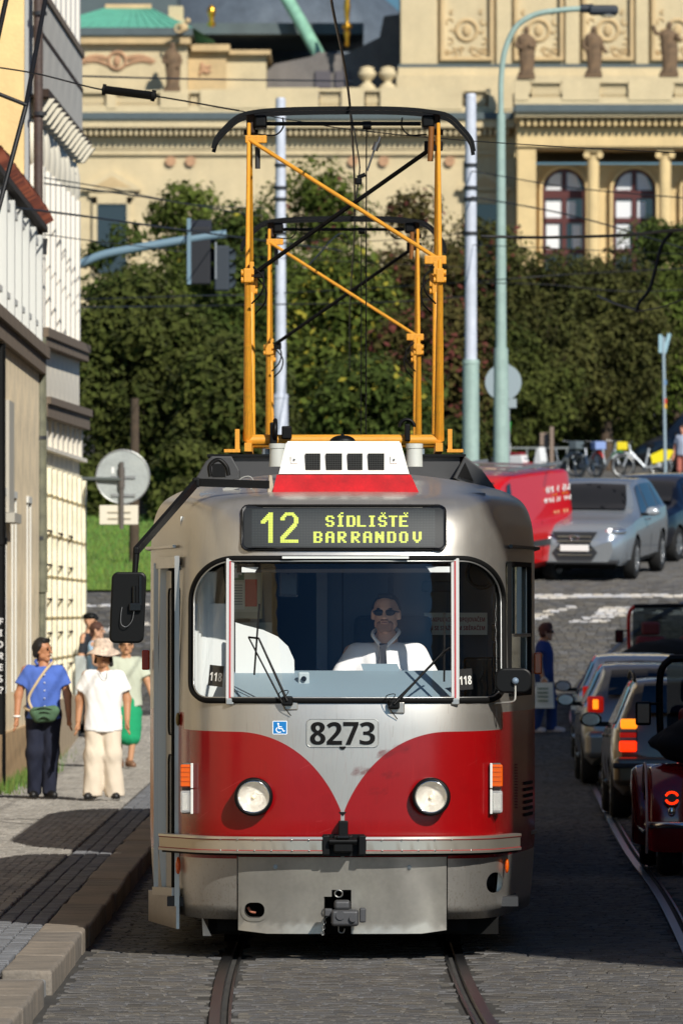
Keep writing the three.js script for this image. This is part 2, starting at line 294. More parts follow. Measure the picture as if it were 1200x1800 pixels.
// closed skin of the car, inset by t
function carSkin(t, y0, yTop) {
  const plan = []; // half plan curve
  for (const x of [0, 0.1, 0.2, 0.3, 0.4, 0.5, 0.6, 0.68, 0.75, 0.81, 0.86, 0.9, 0.93, 0.955, 0.976, 0.995, 1.012, 1.03, 1.05, 1.075, 1.105, 1.14, 1.17, 1.2, 1.23, 1.25]) plan.push([x, zbT(x)]);
  for (const z of [4, 7, 10, CARLEN - 2.55]) plan.push([1.25, z]);
  for (const [x, z] of [[1.2, 1.95], [1.14, 1.5], [1.075, 1.05], [1.03, 0.74], [0.995, 0.54], [0.955, 0.39], [0.88, 0.24], [0.75, 0.125], [0.55, 0.05], [0.3, 0.012], [0, 0]]) plan.push([x, CARLEN - z]);
  const ring = [...plan, ...plan.slice(1, -1).reverse().map(([x, z]) => [-x, z])]; const n = ring.length;
  const ys = []; for (let y = y0; y < 2.5; y += 0.09) ys.push(y); for (let y = 2.5; y < 2.8; y += 0.04) ys.push(y); for (let y = 2.8; y < 3.08; y += 0.014) ys.push(y); ys.push(3.08, 3.085);
  let arc = 0; const arcs = ring.map(([x, z], i) => { if (!i) return 0; const [a, b] = ring[i - 1]; arc += Math.hypot(x - a, z - b); return arc; }); const total = arc + Math.hypot(ring[0][0] - ring[n - 1][0], ring[0][1] - ring[n - 1][1]);
  const p = [], uv = [], ix = [];
  const lv = ys.filter((y) => y <= yTop);
  lv.forEach((y, j) => {
    const w = wT(y), zf = zfT(y);
    for (let i = 0; i <= n; i++) {
      const [x, z] = ring[i % n], mid = CARLEN / 2, f = (mid - zf) / mid;
      let X = x * w, Z = mid + (z - mid) * f, Y = y;
      if (t) { X *= (1.25 - t) / 1.25; Z = mid + (Z - mid) * (mid - t) / mid; Y = y - (y > 2.5 ? t * smooth(2.5, 2.9, y) : 0); }
      p.push(X, Y, -Z); uv.push(i === n ? 0 : arcs[i] <= total / 2 ? arcs[i] : arcs[i] - total, y);
      if (j && i) { const a = (j - 1) * (n + 1) + i - 1, b = a + n + 1; ix.push(a, a + 1, b, b, a + 1, b + 1); }
    }
  });
  const cap = (j, flip) => { const c = p.length / 3, y = lv[j]; p.push(0, p[(j * (n + 1)) * 3 + 1], -CARLEN / 2); uv.push(0, y); for (let i = 0; i < n; i++) { const a = j * (n + 1) + i; flip ? ix.push(c, a + 1, a) : ix.push(c, a, a + 1); } };
  cap(0, true); cap(lv.length - 1, false);
  const g = new THREE.BufferGeometry(); g.setAttribute('position', new THREE.Float32BufferAttribute(p, 3)); g.setAttribute('uv', new THREE.Float32BufferAttribute(uv, 2)); g.setIndex(ix); g.computeVertexNormals();
  // one normal across the front seam of the texture
  const na = g.attributes.normal; for (let j = 0; j < lv.length; j++) { const a = j * (n + 1), b = a + n, v = V(na.getX(a) + na.getX(b), na.getY(a) + na.getY(b), na.getZ(a) + na.getZ(b)).normalize(); na.setXYZ(a, v.x, v.y, v.z); na.setXYZ(b, v.x, v.y, v.z); }
  return g;
}
// patch of skin over a shape drawn in front view (x, y), lifted by `out`
function skinPatch(shape, out, seg = 10, zfun = zS, maxEdge = 0.06) {
  let g = new THREE.ShapeGeometry(shape, seg).toNonIndexed();
  for (let pass = 0; pass < 7; pass++) { // subdivide long edges in x
    const p = g.attributes.position, o = []; let split = false;
    for (let i = 0; i < p.count; i += 3) {
      const t = [0, 1, 2].map((k) => [p.getX(i + k), p.getY(i + k)]), e = [0, 1, 2].map((k) => Math.hypot(t[k][0] - t[(k + 1) % 3][0], (t[k][1] - t[(k + 1) % 3][1])));
      const k = e.indexOf(Math.max(...e));
      if (e[k] > maxEdge) { split = true; const a = t[k], b = t[(k + 1) % 3], c = t[(k + 2) % 3], m = [(a[0] + b[0]) / 2, (a[1] + b[1]) / 2]; o.push(a, m, c, m, b, c); } else o.push(...t);
    }
    g = new THREE.BufferGeometry(); g.setAttribute('position', new THREE.Float32BufferAttribute(o.flatMap(([x, y]) => [x, y, 0]), 3)); if (!split) break;
  }
  const p = g.attributes.position, uv = [], nn = [];
  for (let i = 0; i < p.count; i++) { const x = p.getX(i), y = p.getY(i), e = 0.004; const dzx = (zfun(x + e, y) - zfun(x - e, y)) / (2 * e), dzy = (zfun(x, y + e) - zfun(x, y - e)) / (2 * e), n = V(dzx, dzy, 1).normalize(); p.setXYZ(i, x + n.x * out, y + n.y * out, -zfun(x, y) + n.z * out); nn.push(n.x, n.y, n.z); uv.push(x, y); }
  g.setAttribute('normal', new THREE.Float32BufferAttribute(nn, 3)); g.setAttribute('uv', new THREE.Float32BufferAttribute(uv, 2)); return g;
}
// frame ribbon along a closed outline on the skin: a rubber gasket or beading
function skinRim(shape, r, out, n = 90) { const pts = shape.getSpacedPoints(n).slice(0, -1).map((q) => V(q.x, q.y, -zS(q.x, q.y) + out)); return new THREE.TubeGeometry(new THREE.CatmullRomCurve3(pts, true), n * 2, r, 6, true); }
// paint plan: silver-beige with red belly and the two arcs meeting at the middle
const paint = canvasTex(2048, 1500, (g, w, h) => {
  const S = w / 4.4, X = (m) => w / 2 + m * S, Y = (m) => h - m * S; // metres: arc length x, height y
  g.fillStyle = '#bdbab4'; g.fillRect(0, 0, w, h);
  // brushed wear: fine vertical and diagonal wipe marks, rubbed spots
  const r = rng(5);
  for (let i = 0; i < 5200; i++) { const k = r(); g.strokeStyle = k < 0.5 ? `rgba(225,220,210,${0.03 + r() * 0.05})` : `rgba(110,100,86,${0.03 + r() * 0.05})`; g.lineWidth = 0.6 + r() * 1.6; const x = r() * w, y = r() * h, l = 20 + r() * 90; g.beginPath(); g.moveTo(x, y); g.lineTo(x + (r() - 0.5) * 26, y + l); g.stroke(); }
  g.fillStyle = '#86050a';
  const yT = 1.405, yB = 0.62, yC = 0.83, yS = 1.52;
  const side = (s) => {
    g.beginPath(); g.moveTo(X(s * 0.012), Y(yB)); g.lineTo(X(s * 0.012), Y(0.92)); 
    g.bezierCurveTo(X(s * 0.09), Y(1.12), X(s * 0.28), Y(1.385), X(s * 0.63), Y(yT)); g.lineTo(X(s * 1.24), Y(yT + 0.01)); g.lineTo(X(s * 1.24), Y(yS)); g.lineTo(X(s * 2.3), Y(yS)); g.lineTo(X(s * 2.3), Y(yB)); g.closePath(); g.fill();
  }; side(1); side(-1);
  for (let i = 0; i < 1500; i++) { const x = r() * w, y = Y(yB + r() * (yS - yB)); const d = g.getImageData ? 1 : 1; g.strokeStyle = r() < 0.5 ? 'rgba(60,4,6,0.05)' : 'rgba(240,90,80,0.04)'; g.lineWidth = 0.7 + r(); g.beginPath(); g.moveTo(x, y); g.lineTo(x + (r() - 0.5) * 14, y + 10 + r() * 60); g.stroke(); }
  // road dirt flung up on the skirt: speckle and run marks with a grain of their own
  for (let i = 0; i < 5200; i++) { const y = 0.24 + 0.5 * r() * r(), x = r() * w; g.fillStyle = `rgba(${88 + r() * 30},${74 + r() * 24},${52 + r() * 20},${0.05 + r() * 0.13})`; g.beginPath(); g.ellipse(x, Y(y), 0.6 + r() * 2.4, 0.6 + r() * 3.4, 0, 0, 7); g.fill(); }
  for (let i = 0; i < 60; i++) { g.strokeStyle = `rgba(95,80,58,${0.06 + r() * 0.08})`; g.lineWidth = 1 + r() * 2.5; const x = r() * w, y = Y(0.3 + r() * 2.2); g.beginPath(); g.moveTo(x, y); g.lineTo(x + (r() - 0.5) * 5, y + 20 + r() * 70); g.stroke(); }
  for (let i = 0; i < 26; i++) { g.strokeStyle = `rgba(235,232,225,${0.15 + r() * 0.2})`; g.lineWidth = 0.7 + r() * 0.8; const x = r() * w, y = Y(0.3 + r() * 1.2), l = 12 + r() * 60, a = (r() - 0.5) * 1.2; g.beginPath(); g.moveTo(x, y); g.lineTo(x + Math.cos(a) * l, y + Math.sin(a) * l); g.stroke(); }
  // dull rubbed smears on the right arc
  for (const [x, y, a] of [[0.27, 1.27, 20], [0.36, 1.3, 16], [0.12, 1.16, 18], [0.3, 1.14, 14], [0.22, 1.04, 12]]) for (let i = 0; i < 26; i++) { g.fillStyle = 'rgba(70,6,8,0.06)'; g.beginPath(); g.ellipse(X(x + (r() - 0.5) * 0.1), Y(y + (r() - 0.5) * 0.04), a * (0.3 + r() * 0.5), a * 0.3 * (0.4 + r()), -0.4, 0, 7); g.fill(); }
});
paint.wrapS = paint.wrapT = THREE.ClampToEdgeWrapping; paint.repeat.set(1 / 4.4, 2048 / 1500 / 4.4); paint.offset.set(0.5, 0);
const paintMetal = canvasTex(1024, 750, (g, w, h) => { // blue channel: aluminium flake in the silver, none in the red
  const S = w / 4.4, X = (m) => w / 2 + m * S, Y = (m) => h - m * S; g.fillStyle = 'rgb(0,94,205)'; g.fillRect(0, 0, w, h); g.fillStyle = 'rgb(0,56,0)';
  for (const s of [1, -1]) { g.beginPath(); g.moveTo(X(s * 0.012), Y(0.62)); g.lineTo(X(s * 0.012), Y(0.92)); g.bezierCurveTo(X(s * 0.09), Y(1.12), X(s * 0.28), Y(1.385), X(s * 0.63), Y(1.405)); g.lineTo(X(s * 1.24), Y(1.415)); g.lineTo(X(s * 1.24), Y(1.52)); g.lineTo(X(s * 2.3), Y(1.52)); g.lineTo(X(s * 2.3), Y(0.62)); g.closePath(); g.fill(); }
  const r = rng(15); for (let i = 0; i < 900; i++) { g.fillStyle = `rgba(0,${r() < 0.5 ? 120 : 70},120,0.06)`; g.beginPath(); g.ellipse(r() * w, r() * h, 4 + r() * 22, 3 + r() * 10, r() * 3, 0, 7); g.fill(); }
}); paintMetal.colorSpace = THREE.NoColorSpace; paintMetal.repeat.copy(paint.repeat); paintMetal.offset.copy(paint.offset);
const mPaint = mat({ map: paint, roughness: 1, metalness: 1, roughnessMap: paintMetal, metalnessMap: paintMetal, clearcoat: 0.15, clearcoatRoughness: 0.1 });
const mSilver = mat({ map: mottle([0.72, 0.71, 0.69], 0.1, 1.2, 3.3, 0.6), roughness: 0.36, metalness: 0.75, clearcoat: 0.4, clearcoatRoughness: 0.2 });
const mPanel = mat({ map: mottle([0.73, 0.72, 0.69], 0.14, 1.1, 8.3, 0.5, [0.94, 0.97, 0.9]), roughness: 0.38, metalness: 0.75, clearcoat: 0.3, clearcoatRoughness: 0.25 });
const mRed = mat({ color: C('#a5090d'), roughness: 0.35, clearcoat: 0.6, clearcoatRoughness: 0.12 });
const mFadedRed = mat({ map: mottle([0.68, 0.08, 0.11], 0.25, 0.5, 2.9), roughness: 0.5 });
const mGlass = mat({ color: 0xffffff, transmission: 1, thickness: 0, roughness: 0.0, ior: 1.5 });
const mGlassDim = mat({ color: C('#9aa3a6'), transmission: 1, thickness: 0, roughness: 0.0, ior: 1.5 });
const mYellow = mat({ map: mottle([0.84, 0.59, 0.17], 0.5, 0.3, 7.7, 1.0, [0.62, 0.52, 0.4]), roughness: 0.5 });
const mAmber = mat({ color: C('#f06a08'), roughness: 0.12, transmission: 0.35, thickness: 0, clearcoat: 1 });
const mClear = mat({ color: C('#f4f6f6'), roughness: 0.08, transmission: 0.75, thickness: 0 });
const mRefl = mat({ color: C('#f2ede2'), roughness: 0.34, metalness: 0.55, bumpMap: repeat(TX.fine, 2), bumpScale: 0.006 });
const mCab = plain('#8a919b', 0.7), mCabDark = plain('#5d6570', 0.75), mCabWhite = plain('#d5dad9', 0.6), mDash = plain('#7d919c', 0.6);
const font = await new FontLoader().loadAsync('fonts/droid/droid_sans_bold.typeface.json');
const textGeo = (s, size, depth = 0.002) => { const g = new TextGeometry(s, { font, size, depth, curveSegments: 6, bevelEnabled: false }); g.computeBoundingBox(); return g; };

// windscreen outline in front view
const wsL = TF(338, 1100).x, wsR = TF(883, 1100).x, wsB = 1.605, wsT = 2.475;
const screenShape = rrShape(wsL, wsR, wsB, wsT, [0.1, 0.1, 0.26, 0.26]);
const grow = (s, k) => rrShape(wsL - k, wsR + k, wsB - k, wsT + k, [0.1 + k, 0.1 + k, 0.26 + k, 0.26 + k]);
function buildShell(front) {
  const ev = new Evaluator(); ev.attributes = ['position', 'normal', 'uv']; ev.useGroups = false;
  const B = (g, skin) => { if (!skin) g.setAttribute('uv', new THREE.BufferAttribute(new Float32Array(g.attributes.position.count * 2).map((_, i) => i % 2 ? 2.2 : 0.3), 2)); if (!g.attributes.uv) g.setAttribute('uv', new THREE.BufferAttribute(new Float32Array(g.attributes.position.count * 2), 2)); const b = new Brush(g); b.updateMatrixWorld(); return b; };
  let s = B(carSkin(0, 0.24, 4), true);
  s = ev.evaluate(s, B(carSkin(0.05, 0.2, 4)), SUBTRACTION);
  if (front) {
    s = ev.evaluate(s, B(extrude(screenShape, 1.2, 0, 14).translate(0, 0, -1.0)), SUBTRACTION);
    // door opening on the kerb side, cab side window on the other
    s = ev.evaluate(s, B(bx(-1.6, -0.8, 0.36, 2.44, -1.82, -0.78)), SUBTRACTION);
    s = ev.evaluate(s, B(extrude(rrShape(-1.95, -0.85, 1.62, 2.46, 0.06), 0.8).rotateY(-Math.PI / 2).scale(1, 1, 1).translate(1.6, 0, 0).applyMatrix4(new THREE.Matrix4().makeScale(1, 1, 1))), SUBTRACTION);
    // coupler pocket, inspection hole, slots between the valance panels
    s = ev.evaluate(s, B(bx(TP(570, 0, 0.1).x, TP(640, 0, 0.1).x, 0.1, 0.555, -0.4, 0.3)), SUBTRACTION);
    s = ev.evaluate(s, B(extrude(rrShape(TP(431, 0, .15).x, TP(466, 0, .15).x, TP(0, 1612, .15).y, TP(0, 1585, .15).y, 0.044), 0.6).translate(0, 0, -0.4)), SUBTRACTION);
    s = ev.evaluate(s, B(new THREE.CylinderGeometry(0.055, 0.055, 1, 20).rotateX(Math.PI / 2).scale(1, 1.25, 1).translate(TF(869, 1552).x, TF(869, 1552).y, -0.3)), SUBTRACTION);
    for (const px of [418, 785]) { const x = TF(px, 1560).x; s = ev.evaluate(s, B(bx(x - 0.004, x + 0.004, 0.1, 0.74, -0.6, 0.2)), SUBTRACTION); }
    for (const z of [4.2, 5.9, 7.6, 9.3, 11]) for (const sx of [-1, 1]) s = ev.evaluate(s, B(bx(sx * 1.1, sx * 1.5, 1.35, 2.3, -z - 0.7, -z + 0.7)), SUBTRACTION);
  }
  const g = s.geometry; g.clearGroups?.(); return g;
}
function dotMatrix() {
  const G = { S: '01110 10001 10000 01110 00001 10001 01110', I: '01110 00100 00100 00100 00100 00100 01110', D: '11110 10001 10001 10001 10001 10001 11110', L: '10000 10000 10000 10000 10000 10000 11111', T: '11111 00100 00100 00100 00100 00100 00100', E: '11111 10000 10000 11110 10000 10000 11111', B: '11110 10001 10001 11110 10001 10001 11110', A: '01110 10001 10001 11111 10001 10001 10001', R: '11110 10001 10001 11110 10100 10010 10001', N: '10001 11001 10101 10101 10011 10001 10001', O: '01110 10001 10001 10001 10001 10001 01110', V: '10001 10001 10001 10001 10001 01010 00100' };
  const on = new Set(), put = (c, r) => on.add(c + ',' + r);
  const glyph = (ch, c0, r0) => G[ch].split(' ').forEach((row, r) => [...row].forEach((b, c) => { if (b === '1') { put(c0 + c, r0 + r); put(c0 + c + 1, r0 + r); } }));
  let c = 47; for (const ch of ['S', 'I', 'D', 'L', 'I', 'S', 'T', 'E']) { glyph(ch, c, 2); c += 7.4; c = Math.round(c); }
  put(57, 0); put(58, -0); put(56, 1); put(84, 0); put(86, 0); put(85, 1); put(99, 0); put(101, 0); put(100, 1);
  c = 39; [...'BARRANDOV'].forEach((ch, i) => glyph(ch, 39 + Math.round(i * 8.2), 12));
  const one = ['000001110', '000011110', '000111110', '001111110', '011111110', '111101110', '111001110', '000001110']; for (let r = 0; r < 19; r++) [...(one[Math.min(r, 7)])].forEach((b, k) => b === '1' && put(4 + k, r));
  const two = ['000111111000', '001111111100', '011100001110', '111000000111', '111000000111', '000000000111', '000000000111', '000000001110', '000000011110', '000000111100', '000001111000', '000011110000', '000111100000', '001111000000', '011110000000', '111100000000', '111000000000', '111111111111', '111111111111']; two.forEach((row, r) => [...row].forEach((b, k) => b === '1' && put(17 + k, r)));
  return canvasTex(1536, 320, (g, w, h) => {
    g.fillStyle = '#1b2024'; g.fillRect(0, 0, w, h); g.fillStyle = '#22282c'; g.fillRect(w * 0.05, h * 0.08, w * 0.9, h * 0.84);
    const cols = 122, rows = 23, px = w * 0.9 / cols, py = h * 0.84 / rows;
    for (let r = 0; r < rows; r++) for (let k = 0; k < cols; k++) { const lit = on.has((k - 2) + ',' + (r - 2)); const x = w * 0.05 + k * px, y = h * 0.08 + r * py; g.fillStyle = lit ? '#cfdf5c' : '#4a5152'; if (lit) g.fillRect(x + 0.4, y + 0.4, px - 0.8, py - 0.8); else g.fillRect(x + px * 0.33, y + py * 0.33, px * 0.34, py * 0.34); }
  });
}
function pantograph(car, z0) {
  // diamond pantograph: base shaft carries two lower arms fore and aft, knees, upper frames with a diagonal each, head with horns
  const P = (px, py, dz = 0) => TP(px, py, z0 + dz);
  const yB = TP(0, 776, z0).y, yK = TP(0, 487, z0 - 0.7).y, yH = TP(0, 214, z0).y, xL = TP(438, 0, z0).x, xR = TP(770, 0, z0).x, zc = -z0;
  const shaft = part('pantograph', [cylX(0.038, xR - xL + 0.02, 16, (xL + xR) / 2, yB, zc + 0.45), cylX(0.038, xR - xL + 0.02, 16, (xL + xR) / 2, yB, zc - 0.45), ...[xL, xR].flatMap((x) => [box(0.05, 0.06, 1.1, x, yB - 0.05, zc), box(0.03, 0.15, 0.1, x + Math.sign(x) * 0.075, yB, zc + 0.45), box(0.11, 0.022, 0.16, x + Math.sign(x) * 0.11, yB - 0.075, zc + 0.45)])], mYellow, car, { label: 'yellow diamond pantograph raised to the wire' });
  for (const s of [1, -1]) {
    const zb = zc + s * 0.45, zk = zc + s * 0.95, zt = zc + s * 0.12;
    for (const x of [xL, xR]) {
      const i = s > 0 ? 0 : Math.sign(-x) * 0.006;
      part('lower_arm', rod(V(x + i, yB, zb), V(x + i, yK - 0.02, zk), 0.036, 0.021, 14), mYellow, shaft);
      part('knee_joint', [rbox(0.055, 0.1, 0.06, 0.01, x + i, yK, zk), cylX(0.022, 0.085, 12, x + i, yK + 0.02, zk), cylX(0.022, 0.085, 12, x + i, yK - 0.03, zk), rbox(0.03, 0.09, 0.05, 0.006, x + i + 0.03 * Math.sign(-x), yK + 0.05, zk)], mYellow, shaft);
      part('upper_arm', rod(V(x + i, yK, zk), V(x + i, yH - 0.02, zt), 0.0165, 0.0135, 12), mYellow, shaft);
      part('jumper_cable', tube([V(x + i * 2 + 0.04 * Math.sign(-x), yK + 0.06, zk + 0.02), V(x + 0.11 * Math.sign(-x), yK - 0.02, zk + 0.05), V(x + 0.1 * Math.sign(-x), yK - 0.11, zk + 0.05), V(x + 0.03 * Math.sign(-x), yK - 0.19, zk - 0.02)], 0.007, 20, 6), M.rubber, shaft);
    }
    const yA = lerp(yK, yH, 0.88), yZ = lerp(yK, yH, 0.1), zA = lerp(zk, zt, 0.88), zZ = lerp(zk, zt, 0.1);
    if (s > 0) { part('diagonal_brace', [rod(V(xL, yA, zA), V(xR, yZ, zZ), 0.015, 0.015, 10), rbox(0.15, 0.055, 0.03, 0.008, xL + 0.05, yA, zA), rbox(0.15, 0.06, 0.03, 0.008, xR - 0.03, yZ, zZ)], mYellow, shaft); }
    else part('diagonal_brace', [rod(V(xR - 0.02, yA - 0.02, zA), V(xL + 0.02, yZ - 0.02, zZ), 0.016, 0.016, 10), rbox(0.13, 0.07, 0.03, 0.008, xR - 0.03, yA - 0.02, zA), rbox(0.1, 0.06, 0.03, 0.008, xL + 0.05, yZ - 0.02, zZ)], M.black, shaft, { label: 'black rear diagonal brace' });
  }
  // head: two bowed strips with drooping horns, cross bar, springs
  for (const s of [1, -1]) {
    const z = zc + s * 0.13, top = [[375, 262], [380, 246], [396, 226], [420, 206], [450, 198], [500, 194], [602, 192], [704, 193], [750, 197], [788, 205], [812, 227], [828, 248], [832, 267]].map(([a, b]) => P(a, b + (s < 0 ? 3 : 0)).setZ(z));
    const ends = new THREE.CatmullRomCurve3(top, false, 'centripetal').getPoints(90);
    part('contact_strip', ribbon(ends, 0.05, 0.026), M.black, shaft);
  }
  part('head_bar', [cylX(0.014, TP(748, 0, z0).x - TP(472, 0, z0).x, 12, 0, P(0, 217).y, zc), cylX(0.03, 0.06, 14, P(645, 0).x, P(0, 220).y, zc), ...[[458, 214], [752, 214]].map(([a, b]) => rbox(0.09, 0.09, 0.22, 0.02, P(a, b).x, P(a, b).y, zc))], M.black, shaft);
  for (const a of [441, 766]) part('head_bracket', [rbox(0.06, 0.14, 0.16, 0.015, P(a, 218).x, P(a, 218).y, zc), cylX(0.02, 0.1, 10, P(a, 232).x, P(a, 232).y, zc)], M.rust, shaft);
  part('spring_case', rod(P(758, 222, -0.2), P(756, 283, -0.2), 0.02, 0.02, 12), plain('#7a4a16', 0.6), shaft); part('spring_case', rod(P(453, 258, -0.2), P(453, 296, -0.2), 0.018, 0.018, 12), M.darkGray, shaft);
  for (const s of [-1, 1]) part('head_cable', tube([P(602 + s * 105, 206), P(602 + s * 104, 222), P(602 + s * 116, 236), P(602 + s * 148, 236)], 0.006, 16, 6), M.rubber, shaft);
  part('lowering_line', rod(P(644, 222), V(P(668, 0).x - 0.1, 3.2, zc + 0.2), 0.005, 0.005, 6), M.rubber, shaft);
  part('drive_unit', [new THREE.TorusGeometry(0.075, 0.016, 8, 20).rotateY(Math.PI / 2).translate(P(485, 0).x, yB + 0.06, zc + 0.5), rbox(0.05, 0.2, 0.08, 0.01, P(482, 0).x, yB + 0.02, zc + 0.52), rbox(0.07, 0.09, 0.08, 0.01, P(505, 0).x, yB + 0.05, zc + 0.5), rbox(0.04, 0.12, 0.06, 0.01, P(715, 0).x, yB + 0.05, zc + 0.5), new THREE.TorusGeometry(0.05, 0.012, 8, 20, 3.2).translate(P(714, 0).x, yB + 0.09, zc + 0.5)], M.black, shaft);
  for (const a of [470, 736]) for (const s of [-1, 1]) { const g = []; for (let k = 0; k < 4; k++) g.push(new THREE.CylinderGeometry(0.062, 0.072, 0.022, 16).translate(P(a, 0).x, yB - 0.28 + k * 0.05, zc + s * 0.45)); g.push(new THREE.CylinderGeometry(0.035, 0.035, 0.24, 12).translate(P(a, 0).x, yB - 0.18, zc + s * 0.45)); part('insulator', g, plain('#7f8e98', 0.3), shaft); }
  return shaft;
}
// bar of rectangular section swept along points in one x-y plane
function ribbon(pts, w, h) {
  const p = [], ix = [];
  pts.forEach((q, i) => { const t = pts[Math.min(i + 1, pts.length - 1)].clone().sub(pts[Math.max(i - 1, 0)]).normalize(), nx = -t.y, ny = t.x; for (const [a, b] of [[-1, -1], [1, -1], [1, 1], [-1, 1]]) p.push(q.x + nx * b * h / 2, q.y + ny * b * h / 2, q.z + a * w / 2); if (i) for (let k = 0; k < 4; k++) { const A = (i - 1) * 4 + k, B = (i - 1) * 4 + (k + 1) % 4; ix.push(A, A + 4, B, B, A + 4, B + 4); } });
  const e = pts.length * 4 - 4; ix.push(0, 1, 2, 0, 2, 3, e, e + 2, e + 1, e, e + 3, e + 2);
  const g = new THREE.BufferGeometry(); g.setAttribute('position', new THREE.Float32BufferAttribute(p, 3)); g.setIndex(ix); return toCreasedNormals(g, 0.6);
}
function bogie(car, z) {
  const g = []; for (const dz of [-0.95, 0.95]) for (const s of [-1, 1]) g.push(cylX(0.33, 0.09, 24, s * 0.72, 0.335, z + dz), cylX(0.35, 0.02, 24, s * 0.68, 0.355, z + dz));
  for (const dz of [-0.95, 0.95]) g.push(cylX(0.06, 1.4, 10, 0, 0.335, z + dz)); for (const s of [-1, 1]) g.push(box(0.14, 0.16, 2.3, s * 0.86, 0.4, z));
  part('bogie', g, M.rust, car);
}
function roofGear(car) {
  // resistor boxes along the roof behind the pantograph foot, dark sheet sides
  const sheetM = plain('#3c3d3f', 0.55, 0.3);
  part('roof_box', [bx(-0.86, 0.78, 3.0, TP(0, 803, 3.6).y, -7.5, -3.7)], sheetM, car);
  part('roof_box_edge', bx(-0.9, 0.82, TP(0, 803, 3.6).y + 0.002, TP(0, 799, 3.6).y + 0.004, -7.5, -3.66), M.black, car);
  const q = (px, py) => { const v = TP(px, py, 3.2); return [v.x, v.y]; };
  part('roof_fairing', extrude(poly([q(800, 838), q(818, 803), q(846, 826), q(872, 862), q(850, 870)]), 3.4, 0.008).translate(0, 0, -6.8), sheetM, car);
  part('fairing_grille', extrude(poly([q(806, 836), q(818, 812), q(833, 846)]), 0.012).translate(0, 0, -3.385), M.rubber, car);
  part('roof_fairing', extrude(poly([q(338, 852), q(362, 812), q(372, 803), q(405, 803), q(418, 826), q(418, 840)]), 3.2, 0.008).translate(0, 0, -6.6), sheetM, car);
  part('scoop_backing', bx(TP(373, 0, 3).x, TP(396, 0, 3).x, TP(0, 838, 3).y, TP(0, 815, 3).y, -3.25, -3.05), M.black, car); part('air_scoop', [tube([TP(370, 838, 2.9), TP(369, 818, 2.9), TP(384, 808, 2.9), TP(398, 820, 2.9), TP(402, 836, 2.9)], 0.014, 24, 8)], M.black, car);
}
function mirrorArm() { return [TP(470, 850, 1.0), TP(345, 846, 0.9), TP(338, 849, 0.85)]; }
